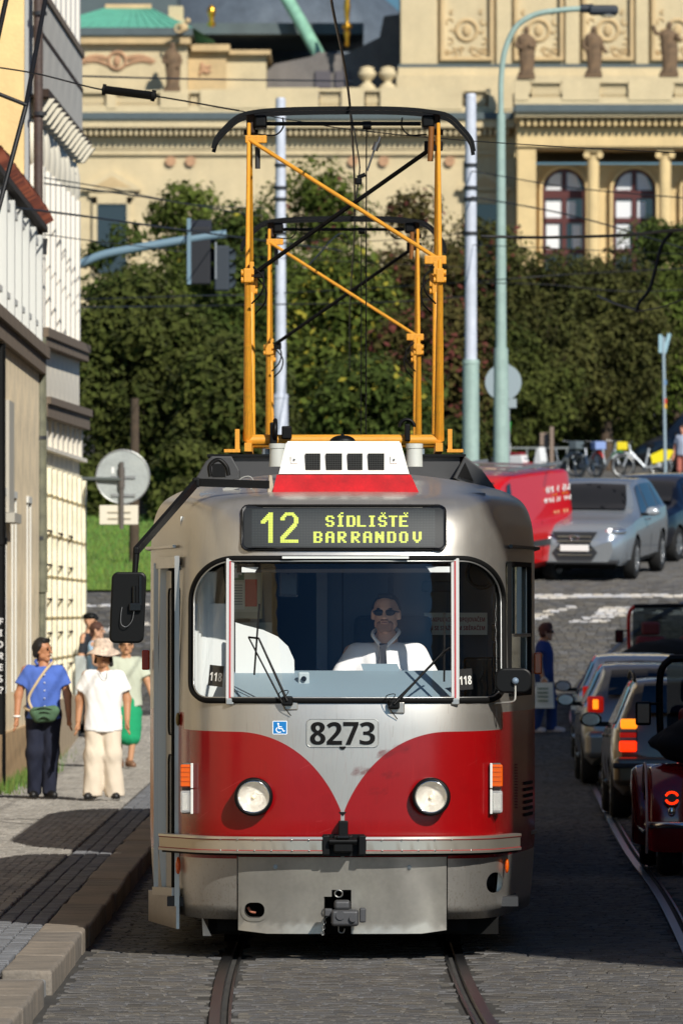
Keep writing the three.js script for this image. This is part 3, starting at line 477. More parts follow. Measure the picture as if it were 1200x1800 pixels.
function makeTram(front, label) {
  const car = thing('tram', label, 'tram', 'coupled pair of red and silver trams');
  car.position.set((602 - 600) * NOSE / FOC, 0, -NOSE);
  const body = part('body', buildShell(front), mPaint, car);
  part('floor', bx(-1.1, 1.1, 0.3, 0.36, -13.6, -0.75), M.darkGray, car);
  part('underframe', [bx(-0.78, 0.78, 0.16, 0.4, -13.4, -0.42), bx(-0.95, 0.95, 0.2, 0.38, -12.8, -1.4)], M.rubber, car);
  bogie(car, -3.4); bogie(car, -10.2);
  pantograph(car, 6.0); roofGear(car);
  if (!front) return car;
  // --- windscreen: one gasket, three panes, two beaded pillars
  const pl = [TF(398, 1100).x, TF(411, 1100).x], pr = [TF(793, 1100).x, TF(806, 1100).x];
  part('windscreen_gasket', skinRim(grow(screenShape, 0.004), 0.021, 0.004, 120), M.rubber, car);
  part('windscreen_beading', skinRim(grow(screenShape, -0.012), 0.005, 0.018, 120), M.alu, car);
  const paneL = rrShape(wsL, pl[0], wsB, wsT, [0.1, 0.001, 0.001, 0.26]), paneM = rrShape(pl[1], pr[0], wsB, wsT, 0.002), paneR = rrShape(pr[1], wsR, wsB, wsT, [0.001, 0.1, 0.26, 0.001]);
  for (const s of [paneL, paneM, paneR]) part('windscreen_pane', skinPatch(s, -0.012, 10), mGlass, car);
  for (const [a, b] of [pl, pr]) {
    const pil = part('windscreen_pillar', extrude(rrShape(a, b, wsB - 0.005, wsT + 0.005, 0.004), 0.02, 0.002).translate(0, 0, 0), plain('#b9b7b1', 0.35, 0.6), car);
    const mid = (a + b) / 2; bendTo(pil.geometry, mid);
    const st = part('red_stripe', extrude(rrShape(mid - 0.005, mid + 0.005, wsB + 0.01, wsT - 0.01, 0.003), 0.003).translate(0, 0, 0.023), plain('#a3121a', 0.5), pil); bendTo(st.geometry, mid);
    part('pillar_foot', rbox(0.05, 0.04, 0.02, 0.006, mid, wsB - 0.012, -zS(mid, wsB) + 0.02), M.alu, pil);
  }
  // visor band behind the top of the screen, strip light above it
  part('sun_visor', skinPatch(rrShape(pl[1], pr[0], wsT - 0.075, wsT + 0.02, 0.003), -0.045, 4), M.rubber, car);
  part('visor_rail', bx(TP(425, 0, .3).x, TP(520, 0, .3).x, TP(0, 1006, .3).y, TP(0, 997, .3).y, -0.3, -0.27), mCabWhite, car); part('visor_rail', bx(TP(705, 0, .3).x, TP(790, 0, .3).x, TP(0, 1006, .3).y, TP(0, 996, .3).y, -0.3, -0.27), mCabWhite, car);
  part('rain_strip', bx(TF(496, 978).x, TF(718, 978).x, TF(0 + 602, 982).y, TF(602, 978).y, -zS(0, 2.5) - 0.03, -zS(0, 2.5) + 0.035), mCabWhite, car);
  // --- destination display
  const dl = TF(425, 930).x, dr = TF(782, 930).x, db = TF(602, 966).y, dt = TF(602, 889).y;
  const ds = rrShape(dl, dr, db, dt, 0.035);
  const zD = (x, y) => zS(0, 2.55) * 0.4 + zS(x * 0.8, y) * 0.6;
  const disp = part('destination_display', extrude(ds, 0.05, 0.006).translate(0, 0, 0), M.blackGloss, car); fit(disp.geometry, (x, y) => -zS(x * 0.95, y) - 0.03 - 0.0);
  const fg = skinPatch(rrShape(dl + 0.012, dr - 0.012, db + 0.012, dt - 0.012, 0.028), 0.0, 8, (x, y) => zS(x * 0.95, y) - 0.027 );
  { const u = fg.attributes.uv; for (let i = 0; i < u.count; i++) u.setXY(i, (u.getX(i) - dl) / (dr - dl), (u.getY(i) - db) / (dt - db)); }
  const led = dotMatrix(); part('dot_matrix', fg, mat({ map: led, emissive: 0xffffff, emissiveMap: led, emissiveIntensity: 0.03, roughness: 0.6 }), disp, { label: 'yellow dot letters 12 SIDLISTE BARRANDOV' });
  part('display_gasket', skinRim(ds, 0.009, 0.012, 80), M.rubber, disp);
  // --- headlights
  for (const px of [446, 757]) {
    const c = TF(px, 1400), hl = part('headlight', new THREE.LatheGeometry([[0.094, -0.06], [0.118, -0.06], [0.12, 0.06], [0.116, 0.076], [0.107, 0.082], [0.099, 0.078], [0.096, 0.05]].map(([a, b]) => new THREE.Vector2(a, b)), 40).rotateX(Math.PI / 2).translate(c.x, c.y, c.z + 0.02), M.black, car);
    part('reflector', new THREE.LatheGeometry([[0.004, 0.0], [0.05, 0.006], [0.08, 0.022], [0.097, 0.05]].map(([a, b]) => new THREE.Vector2(a, b)), 40).rotateX(Math.PI / 2).translate(c.x, c.y, c.z + 0.045), mRefl, hl);
    part('bulb', new THREE.SphereGeometry(0.011, 14, 10).translate(c.x, c.y, c.z + 0.065), plain('#f4e6c8', 0.3, 0, { emissive: C('#ffdca0'), emissiveIntensity: 0.9 }), hl);
    const lensG = new THREE.SphereGeometry(0.24, 40, 10, 0, Math.PI * 2, 0, 0.41).rotateX(Math.PI / 2).translate(c.x, c.y, c.z + 0.085 - 0.24 + 0.032);
    part('lens', lensG, mat({ color: 0xffffff, transmission: 1, thickness: 0, roughness: 0.06, bumpMap: repeat(TX.fine, 5), bumpScale: 0.002 }), hl);
    part('chrome_rim', new THREE.TorusGeometry(0.097, 0.004, 8, 40).translate(c.x, c.y, c.z + 0.098), M.chrome, hl);
  }
  // --- indicator and position lamps
  for (const [x0, x1, edge, flip] of [[318, 341, 338, 1], [860, 882, 862, -1]]) {
    const z = zS(TF((x0 + x1) / 2, 1370).x, 1.1) * 0.55 + zS(TF(edge, 1370).x, 1.1) * 0.45;
    const w = TP(x1, 0, z).x - TP(x0, 0, z).x, xm = TP((x0 + x1) / 2, 0, z).x, Y = (p) => TP(0, p, z).y;
    const base = part('lamp_base', rbox(w * 0.8, Y(1341) - Y(1430), 0.09, 0.008, xm, (Y(1341) + Y(1430)) / 2, -z), plain('#4a4c4a', 0.5), car);
    const a = part('indicator_lamp', rbox(w * 0.92, Y(1343) - Y(1383), 0.05, 0.012, xm - flip * w * 0.06, (Y(1343) + Y(1383)) / 2, -z + 0.07), mAmber, base);
    part('lamp_rib', Array.from({ length: 5 }, (_, k) => box(w * 0.8, 0.006, 0.006, xm - flip * w * 0.06, lerp(Y(1380), Y(1347), k / 4), -z + 0.097)), mAmber, base);
    const b = part('position_lamp', rbox(w * 0.9, Y(1389) - Y(1428), 0.05, 0.012, xm - flip * w * 0.06, (Y(1389) + Y(1428)) / 2, -z + 0.07), mClear, base);
    part('lamp_reflector', rbox(w * 0.6, Y(1393) - Y(1424), 0.02, 0.005, xm - flip * w * 0.06, (Y(1389) + Y(1428)) / 2, -z + 0.055), mRefl, base);
    part('lamp_frame', [rbox(w * 0.2, Y(1341) - Y(1385), 0.09, 0.004, TP(edge, 0, z).x, (Y(1341) + Y(1385)) / 2, -z + 0.06), rbox(w * 0.2, Y(1387) - Y(1430), 0.09, 0.004, TP(edge, 0, z).x, (Y(1387) + Y(1430)) / 2, -z + 0.06)], plain('#cfd0cc', 0.4), base);
  }
  // --- bumper rails with red lines and rivets, coupling in the middle
  for (const [x0, x1] of [[287, 567], [642, 907]]) {
    const a = TF(x0 < 500 ? 330 : x0, 1485).x, b = TF(x1 > 700 ? 872 : x1, 1485).x, yb = TF(602, 1500).y, yt = TF(602, 1470).y;
    const pts = []; for (let k = 0; k <= 40; k++) { const x = lerp(a, b, k / 40); pts.push(V(x, 0, -zS(x, 0.85) + 0.075)); }
    // carry the rail straight past the corner of the body
    if (x0 < 500) { pts.unshift(V(TP(287, 0, 0.85).x, 0, -0.72)); } else pts.push(V(TP(907, 0, 0.85).x, 0, -0.72));
    const prof = [[0, yb], [0.028, yb + 0.002], [0.03, yb + 0.016], [0.022, yb + 0.022], [0.022, yt - 0.022], [0.03, yt - 0.016], [0.028, yt - 0.002], [0, yt]];
    const strip = (pr, off = 0) => { const p = [], ix = [], n = pr.length; pts.forEach((q, k) => { const t = pts[Math.min(k + 1, pts.length - 1)].clone().sub(pts[Math.max(k - 1, 0)]).normalize(), nx = -t.z, nz = t.x; const nn = V(t.z, 0, -t.x).multiplyScalar(-1); if (nn.z < 0) nn.negate(); pr.forEach(([o, y]) => p.push(q.x + nn.x * (o + off), y, q.z + nn.z * (o + off))); if (k) for (let i = 0; i < n - 1; i++) { const a = (k - 1) * n + i, b = a + n; ix.push(a, b, a + 1, b, b + 1, a + 1); } }); const g = new THREE.BufferGeometry(); g.setAttribute('position', new THREE.Float32BufferAttribute(p, 3)); g.setIndex(ix); return toCreasedNormals(g, 0.4); };
    const bump = part('bumper', strip([...prof, [-0.03, yt], [-0.03, yb], [0, yb]]), mat({ color: C('#c5c0b4'), roughness: 0.3, metalness: 0.8, bumpMap: repeat(TX.coarse, 2), bumpScale: 0.002 }), car);
    for (const y of [yb + 0.019, yt - 0.019]) part('red_line', strip([[0.0245, y - 0.004], [0.0285, y], [0.0245, y + 0.004]]), plain('#8e1a1e', 0.6), bump);
    const rv = []; for (let k = 1; k < 8; k++) { const q = pts[Math.min(pts.length - 1, Math.round(k * pts.length / 8))]; for (const y of [yb + 0.019, yt - 0.019]) rv.push(new THREE.SphereGeometry(0.006, 8, 6).translate(q.x, y, q.z + 0.03)); } part('rivets', rv, M.chrome, bump, { kind: 'stuff' });
    part('bumper_backing', strip([[-0.03, yb - 0.012], [0.004, yb - 0.012], [0.004, yb - 0.001], [-0.03, yb - 0.001]].map((q) => q)), M.rubber, bump);
    part('bumper_end', rbox(0.05, yt - yb + 0.02, 0.07, 0.01, x0 < 500 ? b + 0.02 : a - 0.02, (yt + yb) / 2, -zS(0.1, 0.85) + 0.07), M.black, bump);
  }
  { const z = -zS(0, 0.85), Y = (p) => TP(0, p, -z).y; const x = (p) => TP(p, 0, -z).x;
    const c = part('coupling_socket', [rbox(x(620) - x(586), Y(1467) - Y(1497), 0.16, 0.01, x(603), (Y(1467) + Y(1497)) / 2, z + 0.06), rbox(x(612) - x(595), Y(1442) - Y(1470), 0.08, 0.008, x(603), (Y(1442) + Y(1470)) / 2, z + 0.05), bx(x(568), x(640), Y(1505), Y(1466), z - 0.02, z + 0.02), cylX(0.02, 0.17, 12, x(603), Y(1478), z + 0.13)], M.black, car);
    part('socket_lid', rbox(x(614) - x(592), 0.02, 0.12, 0.006, x(603), Y(1470), z + 0.1), M.blackGloss, c); }
  // --- valance: raised centre panel with bolts, tow coupler, tow eye ring
  const vx0 = TF(420, 1560).x, vx1 = TF(783, 1560).x;
  const holeC = new THREE.Shape(); 
  const val = rrShape(vx0, vx1, TF(602, 1641).y, TF(602, 1506).y, 0.012);
  const pocket = new THREE.Path(rrShape(TP(570, 0, 0.1).x, TP(617, 0, 0.1).x, 0.2501, TP(0, 1562, .1).y, 0.01).getPoints(4)); 
  const ph = [[569, 1641.5], [569, 1575], [583, 1575], [583, 1563], [617, 1563], [617, 1641.5]].map(([a, b]) => { const v = TF(a, b); return [v.x, v.y]; });
  const outer = new THREE.Shape(); const yb = TF(602, 1641).y, yt = TF(602, 1506).y; outer.moveTo(vx0, yb + 0.02); outer.lineTo(vx0, yt); outer.lineTo(vx1, yt); outer.lineTo(vx1, yb + 0.02); outer.lineTo(TF(740, 1641).x, yb); outer.lineTo(ph[5][0], yb); for (let k = 4; k >= 1; k--) outer.lineTo(ph[k][0], ph[k][1]); outer.lineTo(ph[0][0], yb); outer.lineTo(TF(470, 1641).x, yb); outer.closePath();
  const oval = rrShape(TF(431, 1598).x, TF(466, 1598).x, TF(447, 1612).y, TF(447, 1585).y, 0.044); outer.holes.push(new THREE.Path(oval.getPoints(8)));
  const cutA = [[560, 1506], [555, 1515], [575, 1520]];
  const vg = skinPatch(outer, 0.012, 8, zS, 0.07); const valance = part('valance_panel', vg, mPanel, car);
  part('oval_plate', skinPatch((() => { const s = rrShape(TF(425, 1598).x, TF(472, 1598).x, TF(447, 1618).y, TF(447, 1579).y, 0.066); s.holes.push(new THREE.Path(oval.getPoints(8))); return s; })(), 0.018, 10, zS, 0.05), mPanel, valance);
  part('tow_eye', tube([TF(436, 1595, -0.05), TF(441, 1602, -0.04), TF(450, 1604, -0.04)], 0.008, 12, 8), plain('#a9674f', 0.6), valance);
  for (const [a, b] of [[484, 1523], [719, 1524]]) { const v = TF(a, b, 0.016); part('bolt', [cylZ(0.014, 0.006, 16, v.x, v.y, v.z), cylZ(0.006, 0.012, 8, v.x, v.y, v.z + 0.004)], M.steel, valance); }
  { const z = -0.0, v = (a, b, zz) => TP(a, b, zz); 
    const c = part('coupler', [rbox(0.17, 0.1, 0.22, 0.02, v(606, 1612, 0).x, v(606, 1612, 0).y, 0.05), rbox(0.1, 0.06, 0.12, 0.02, v(601, 1590, 0).x, v(601, 1590, 0).y, 0.02), rbox(0.04, 0.09, 0.1, 0.01, v(637, 1607, 0).x, v(637, 1607, 0).y, 0.1), rbox(0.08, 0.12, 0.3, 0.02, v(604, 1605, 0).x, v(604, 1605, 0).y, -0.15), cylZ(0.028, 0.06, 14, v(598, 1607, 0).x, v(598, 1607, 0).y, 0.14), cylZ(0.022, 0.06, 14, v(620, 1612, 0).x, v(620, 1612, 0).y, 0.15), rbox(0.05, 0.05, 0.1, 0.01, v(577, 1603, 0).x, v(577, 1603, 0).y, 0.06)], plain('#4b4c4f', 0.55, 0.5), car);
    part('coupler_ring', new THREE.TorusGeometry(0.024, 0.005, 8, 20).scale(1, 0.9, 1).translate(v(595, 1577, 0).x, v(0, 1570, 0).y, 0.07), M.steel, c);
    part('hook', tube([v(595, 1628, -.02), v(596, 1638, -.02), v(603, 1639, -.02), v(606, 1632, -.02)], 0.005, 14, 6), M.steel, c);
    const ch = []; for (let k = 0; k < 7; k++) { const p = v(572 - k * 0.8, 1610 + k * 5, 0); ch.push(new THREE.TorusGeometry(0.009, 0.003, 6, 12).rotateY(k % 2 ? 1.4 : 0.2).translate(p.x, p.y, 0.06)); } part('chain', ch, M.steel, c); }
  // obstacle guard with white end plates under the valance
  part('lifeguard', bx(TP(366, 0, .5).x, TP(876, 0, .5).x, 0.13, 0.25, -0.75, -0.66), M.rubber, car);
  part('guard_end', extrude(poly([[TP(355, 0, .62).x, 0.245], [TP(357, 0, .62).x, 0.12], [TP(372, 0, .62).x, 0.12]]), 0.02).translate(0, 0, -0.63), M.white, car);
  for (const a of [480, 718]) part('guard_hanger', rbox(0.022, 0.06, 0.02, 0.004, TP(a, 0, .3).x, 0.235, -0.16), M.steel, car);
  // --- fleet number
  const np = part('number_panel', skinPatch(rrShape(TF(539, 1290).x, TF(665, 1290).x, TF(602, 1313).y, TF(602, 1264).y, 0.02), 0.004, 6, zS, 0.07), mPanel, car);
  part('panel_edge', skinRim(rrShape(TF(539, 1290).x, TF(665, 1290).x, TF(602, 1313).y, TF(602, 1264).y, 0.03), 0.0025, 0.005, 80), M.alu, np);
  { const h = TF(602, 1269).y - TF(602, 1309).y; let x = TF(544, 1290).x; const w = (TF(660, 1290).x - x) / 4; [...'8273'].forEach((ch, i) => { const g = textGeo(ch, h * 0.985, 0.003), b = g.boundingBox; const s = (w * 0.93) / (b.max.x - b.min.x); g.translate(-b.min.x, -b.min.y, 0).scale(s, h / (b.max.y - b.min.y), 1).translate(x + i * w + w * 0.035, TF(602, 1309).y, 0); fit(g, (X, Y) => -zS(X, Y) + 0.006); part('digit', g, new THREE.MeshPhysicalMaterial({ color: C('#060607'), roughness: 0.6, specularIntensity: 0.3 }), np); }); }
  part('number_notch', new THREE.CircleGeometry(0.02, 16, Math.PI, Math.PI).translate(TF(602, 1312).x, TF(602, 1312).y, TF(602, 1312).z + 0.008), M.black, np);
  part('arrow_mark', skinPatch(poly([[TF(595, 1427).x, TF(602, 1427).y], [TF(609, 1427).x, TF(602, 1427).y], [TF(602, 1427).x, TF(602, 1435).y]]), 0.003, 4), M.black, car);
  // wheelchair sign
  const wc = canvasTex(256, 256, (g) => { g.fillStyle = '#e8eef2'; g.fillRect(0, 0, 256, 256); g.fillStyle = '#0b72b9'; g.fillRect(14, 14, 228, 228); g.strokeStyle = '#f4f7f8'; g.fillStyle = '#f4f7f8'; g.lineWidth = 17; g.lineCap = 'round'; g.lineJoin = 'round'; g.beginPath(); g.arc(100, 56, 17, 0, 7); g.fill(); g.beginPath(); g.moveTo(104, 82); g.lineTo(110, 146); g.lineTo(168, 146); g.lineTo(192, 196); g.lineTo(210, 188); g.stroke(); g.beginPath(); g.moveTo(108, 112); g.lineTo(156, 112); g.stroke(); g.beginPath(); g.arc(116, 166, 50, -2.35, 1.0, true); g.stroke(); });
  { const a = TF(479, 1290).x, b = TF(505, 1290).x, c = TF(492, 1291).y, d = TF(492, 1267).y, g = skinPatch(rrShape(a, b, c, d, 0.008), 0.003, 4), u = g.attributes.uv; for (let i = 0; i < u.count; i++) u.setXY(i, (u.getX(i) - a) / (b - a), (u.getY(i) - c) / (d - c)); part('wheelchair_sign', g, mat({ map: wc, roughness: 0.4 }), car); }
  // --- wipers
  const wiper = (pivot, tip, tip2, bladeTop, bladeBot) => {
    const w = part('wiper', [rbox(0.07, 0.06, 0.05, 0.012, TF(...pivot).x, TF(...pivot).y, TF(...pivot).z + 0.03), rod(TF(...pivot, 0.06), TF(...tip, 0.07), 0.009, 0.006, 8), rod(TF(pivot[0] - 8, pivot[1] + 4, 0.05), TF(...tip2, 0.06), 0.006, 0.005, 8), rod(TF(...tip, 0.07), TF(...tip2, 0.06), 0.007, 0.007, 8)], M.black, car);
    part('wiper_blade', [bar(TF(...bladeTop, 0.03), TF((bladeTop[0] + bladeBot[0]) / 2, (bladeTop[1] + bladeBot[1]) / 2, 0.045), 0.012, 0.02), bar(TF((bladeTop[0] + bladeBot[0]) / 2, (bladeTop[1] + bladeBot[1]) / 2, 0.045), TF(...bladeBot, 0.03), 0.012, 0.02)], M.rubber, w);
    part('washer_hose', tube([TF(pivot[0] - 6, pivot[1] - 4, 0.06), TF(pivot[0] + 2, pivot[1] - 18, 0.07), TF(pivot[0] - 14, pivot[1] - 14, 0.06), TF(pivot[0] - 8, pivot[1] + 6, 0.05), TF(pivot[0] + 6, pivot[1] + 26, 0.012)], 0.003, 30, 6), M.rubber, w);
    part('wiper_pad', rbox(0.09, 0.075, 0.02, 0.02, TF(pivot[0] + 6, pivot[1] + 6).x, TF(pivot[0] + 6, pivot[1] + 6).y, TF(pivot[0] + 6, pivot[1] + 6).z + 0.004), mSilver, w);
  };
  wiper([505, 1232], [455, 1122], [437, 1120], [456, 1062], [447, 1186]);
  wiper([692, 1238], [778, 1146], [790, 1138], [781, 1078], [780, 1198]);
  // --- roof box with four grilles
  const rbp = (px, py, z = 0.95) => { const v = TP(px, py, z); return [v.x, v.y]; };
  const rb = part('ventilation_box', taper([rbp(490, 833), rbp(719, 833), rbp(704, 778), rbp(503, 778)], -0.95, -2.1, 0.03), mat({ map: mottle([0.9, 0.9, 0.87], 0.06, 0.6, 4.1), roughness: 0.45 }), car, { label: 'white ventilation box on red base' });
  part('red_base', taper([rbp(479, 866, 0.85), rbp(736, 866, 0.85), rbp(722, 834, 0.85), rbp(486, 834, 0.85)], -0.85, -2.3, 0.1), mFadedRed, rb);
  for (const [a, b] of [[537, 563], [573, 601], [611, 637], [647, 675]]) {
    const x0 = rbp(a, 0)[0], x1 = rbp(b, 0)[0], y0 = rbp(0, 826)[1], y1 = rbp(0, 797)[1], zz = (y) => -0.95 - 0.03 * (y - rbp(0, 833)[1]) / (rbp(0, 778)[1] - rbp(0, 833)[1]);
    const gr = [], z = zz((y0 + y1) / 2) + 0.012; const f = part('grille', [bx(x0, x1, y0, y1, z - 0.03, z - 0.001)], M.rubber, rb);
    for (let k = 1; k < 9; k++) gr.push(bx(lerp(x0, x1, k / 9) - 0.0012, lerp(x0, x1, k / 9) + 0.0012, y0, y1, z, z + 0.003), bx(x0, x1, lerp(y0, y1, k / 9) - 0.0012, lerp(y0, y1, k / 9) + 0.0012, z + 0.001, z + 0.004)); part('grille_wires', gr, plain('#4a4b4a', 0.5, 0.5), f);
  }
  for (const a of [517, 692]) { const p = rbp(a, 808); const s = part('fastener_plate', rbox(0.045, 0.05, 0.01, 0.003, p[0], p[1], -0.958), M.white, rb); part('screw', cylZ(0.007, 0.01, 10, p[0], p[1], -0.951), M.steel, s); }
  part('lid_lip', bx(rbp(505, 0)[0], rbp(702, 0)[0], rbp(0, 779)[1], rbp(0, 775)[1], -1.15, -1.05), M.white, rb);
  // side cowls next to the box and a bell-shaped horn
  for (const a of [488, 728]) part('roof_canister', [new THREE.CylinderGeometry(0.05, 0.055, 0.15, 18).translate(TP(a, 0, 2.3).x, TP(0, 800, 2.3).y, -2.3), new THREE.CylinderGeometry(0.056, 0.056, 0.03, 18).translate(TP(a, 0, 2.3).x, TP(0, 784, 2.3).y, -2.3)], plain('#b9bdb8', 0.5), car);
  part('horn', [new THREE.SphereGeometry(0.06, 18, 10, 0, 7, 0, 1.57).scale(1.4, 0.7, 1).translate(TP(602, 0, 3).x, TP(0, 776, 3).y, -3), rod(TP(602, 776, 3), TP(602, 762, 3), 0.012), bx(-0.08, 0.08, 3.02, TP(0, 776, 3).y, -3.1, -2.9)], M.black, car);
  part('aerial_fin', [extrude(poly([[-0.028, 0], [0.018, 0], [0.002, 0.115], [-0.016, 0.118]]), 0.012).rotateY(0.5).translate(TP(476, 0, 0.9).x, TP(0, 868, 0.9).y, -0.9), box(0.1, 0.008, 0.06, TP(478, 0, .9).x, TP(0, 868, .9).y, -0.9)], plain('#a59a88', 0.5), car);
  part('junction_box', [box(0.11, 0.028, 0.04, 0, 0, 0).rotateZ(0.3).translate(TP(407, 0, 1.2).x, TP(0, 858, 1.2).y, -1.2), tube([TP(415, 853, 1.2), TP(425, 840, 1.2), TP(440, 838, 1.2), TP(447, 852, 1.2), TP(436, 862, 1.2), TP(420, 860, 1.2)], 0.004, 24, 6)], plain('#8e8f8c', 0.5), car);
  // rain gutter along both sides, drip rail ends
  for (const s of [-1, 1]) part('gutter', [bar(V(s * 1.06, 2.562, -0.95), V(s * 1.275, 2.562, -2.6), 0.02, 0.018), bx(s * 1.255, s * 1.285, 2.553, 2.571, -13, -2.6)], s < 0 ? mSilver : plain('#55544f', 0.5, 0.3), car);
  // --- big mirror on a bent arm over the door; small mirror at the other corner
  const A = [TP(472, 852, 0.8), TP(345, 848, 0.55), TP(336, 852, 0.5), TP(240, 968, -0.1), TP(236, 978, -0.12), TP(236, 1030, -0.12)];
  const arm = part('mirror_arm', [bar(A[0], A[1], 0.025, 0.05), bar(A[1], A[3], 0.03, 0.045), rod(A[3], A[5], 0.022, 0.016, 10), rbox(0.04, 0.05, 0.05, 0.012, A[3].x, A[3].y, A[3].z), rbox(0.05, 0.06, 0.05, 0.012, A[1].x, A[1].y, A[1].z)], M.black, car);
  { const x0 = TP(198, 0, -.15).x, x1 = TP(252, 0, -.15).x, y0 = TP(0, 1127, -.15).y, y1 = TP(0, 1009, -.15).y;
    const hs = extrude(rrShape(x0, x1, y0, y1, 0.028), 0.05, 0.012, 5).translate(0, 0, 0.11); shearX(hs, (y0 + y1) / 2, 0.04);
    const mh = part('mirror_housing', hs, M.black, arm); part('mirror_bracket', [rbox(0.075, 0.05, 0.03, 0.006, TP(238, 0, -.2).x, TP(0, 1067, -.2).y, 0.19), rod(TP(236, 1030, -.19), TP(236, 1075, -.19), 0.011, 0.011, 8), rbox(0.02, 0.2, 0.008, 0.003, TP(247, 0, -.2).x, TP(0, 1040, -.2).y, 0.177)], M.blackGloss, arm);
    part('mirror_cable', tube([TP(236, 1075, -.2), TP(232, 1092, -.2), TP(222, 1102, -.2), TP(214, 1098, -.2), TP(213, 1080, -.19), TP(215, 1067, -.18)], 0.003, 24, 6), plain('#56585a', 0.3), arm); }
  { const z = 0.42, v = (a, b, zz = z) => TP(a, b, zz); const base = part('corner_mirror', [rod(v(868, 1242), v(868, 1262), 0.018, 0.018, 12), rod(v(862, 1244), v(862, 1262), 0.012, 0.012, 12), tube([v(868, 1245), v(868, 1240), v(871, 1236, 0.32), v(898, 1234, 0.2), v(904, 1231, 0.18), v(905, 1222, 0.18), v(905, 1196, 0.18)], 0.006, 30, 8)], plain('#bdbcb6', 0.4, 0.3), car);
    part('mirror_housing', extrude(rrShape(v(873, 0, .15).x, v(931, 0, .15).x, v(0, 1215, .15).y, v(0, 1178, .15).y, 0.045), 0.05, 0.012, 6).translate(0, 0, -0.24), M.black, base);
    part('ball_joint', new THREE.SphereGeometry(0.022, 14, 10).translate(v(905, 1197, .15).x, v(905, 1197, .15).y, -0.165), plain('#6d7f92', 0.4), base); }
  // --- folding door on the kerb side
  { const X = (z) => -zInv(z), leafM = mSilver;
    const leaf = (z0, z1, inset0, inset1) => { // leaf between two depths, following the taper, set into the opening
      const a = V(X(z0) + inset0, 0, -z0), b = V(X(z1) + inset1, 0, -z1), len = a.distanceTo(b), yaw = Math.atan2(-(b.z - a.z), b.x - a.x);
      const s = rrShape(0, len, 0.37, 2.41, 0.03); const w1 = rrShape(len * 0.16, len * 0.84, 1.36, 2.3, 0.06), w2 = rrShape(len * 0.16, len * 0.84, 0.62, 1.24, 0.06); s.holes.push(new THREE.Path(w1.getPoints(6)), new THREE.Path(w2.getPoints(6)));
      const place = (g) => g.rotateY(yaw).translate(a.x, 0, a.z);
      const l = part('door_leaf', place(extrude(s, 0.02)), leafM, car);
      for (const w of [w1, w2]) { part('door_pane', place(extrude(w, 0.006).translate(0, 0, 0.007)), mGlassDim, l); part('pane_gasket', place(new THREE.TubeGeometry(new THREE.CatmullRomCurve3(w.getSpacedPoints(40).slice(0, -1).map((q) => V(q.x, q.y, 0.012)), true), 80, 0.012, 6, true)), M.rubber, l); }
    };
    leaf(0.82, 1.3, 0.03, 0.06); leaf(1.34, 1.78, 0.06, 0.05);
    part('door_seal', [rod(V(X(1.32) + 0.045, 0.38, -1.32), V(X(1.32) + 0.045, 2.42, -1.32), 0.018)], M.rubber, car);
    part('door_header', [bar(V(X(0.78) - 0.004, 2.46, -0.78), V(X(1.82) - 0.004, 2.46, -1.82), 0.02, 0.07)], mSilver, car);
    part('door_step', [bar(V(X(0.78) - 0.01, 0.39, -0.78), V(X(1.82) - 0.01, 0.36, -1.82), 0.05, 0.05)], M.alu, car);
    part('door_post', [bar(V(X(1.84) - 0.008, 0.34, -1.84), V(X(1.84) - 0.008, 2.46, -1.84), 0.03, 0.03), bar(V(X(0.75) - 0.006, 0.3, -0.74), V(X(0.75) - 0.006, 2.5, -0.74), 0.03, 0.03)], mSilver, car);
    part('door_skirt', bar(V(X(0.72) - 0.006, 0.26, -0.72), V(X(2.5) - 0.004, 0.24, -2.5), 0.02, 0.2), mSilver, car);
    part('door_button', new THREE.SphereGeometry(0.03, 14, 10).scale(0.5, 1.4, 1).translate(X(0.68) - 0.01, 1.475, -0.68), plain('#6b5a25', 0.4), car);
    part('side_marker_lamp', new THREE.SphereGeometry(0.035, 14, 10).scale(0.5, 1.6, 1).translate(X(0.66) - 0.012, TP(0, 1521, 0.66).y, -0.66), mAmber, car);
    part('side_indicator', rbox(0.05, 0.13, 0.08, 0.01, -1.275, TP(0, 1160, 2.4).y, -2.4), mat({ color: C('#a02a06'), roughness: 0.25, transmission: 0.2, thickness: 0 }), car);
    part('side_indicator', rbox(0.05, 0.14, 0.08, 0.01, 1.265, TP(0, 1166, 2.4).y, -2.4), mAmber, car);
    part('side_marker_lamp', new THREE.SphereGeometry(0.03, 14, 10).scale(0.5, 1.6, 1).translate(-X(0.66) + 0.01, TP(0, 1521, 0.66).y, -0.66), mAmber, car); }
  // --- cab side window with sliding pane, louvres and belt line on the far side
  { const X = (z) => zInv(z); const place = (z, y, o = 0) => V(X(z) + o, y, -z);
    const rimPts = [[0.86, 1.63], [1.94, 1.63], [1.94, 2.45], [0.86, 2.45]]; const gs = []; rimPts.forEach(([z, y], i) => { const [z2, y2] = rimPts[(i + 1) % 4]; gs.push(bar(place(z, y), place(z2, y2), 0.03, 0.03)); });
    const wf = part('side_window_frame', gs, M.rubber, car);
    part('side_window_bar', [bar(place(0.88, 2.0), place(1.92, 2.0), 0.025, 0.02), bar(place(1.32, 2.0), place(1.32, 2.44), 0.02, 0.03), bar(place(1.4, 2.0), place(1.4, 2.44), 0.02, 0.02)], plain('#9c9a94', 0.4, 0.5), wf);
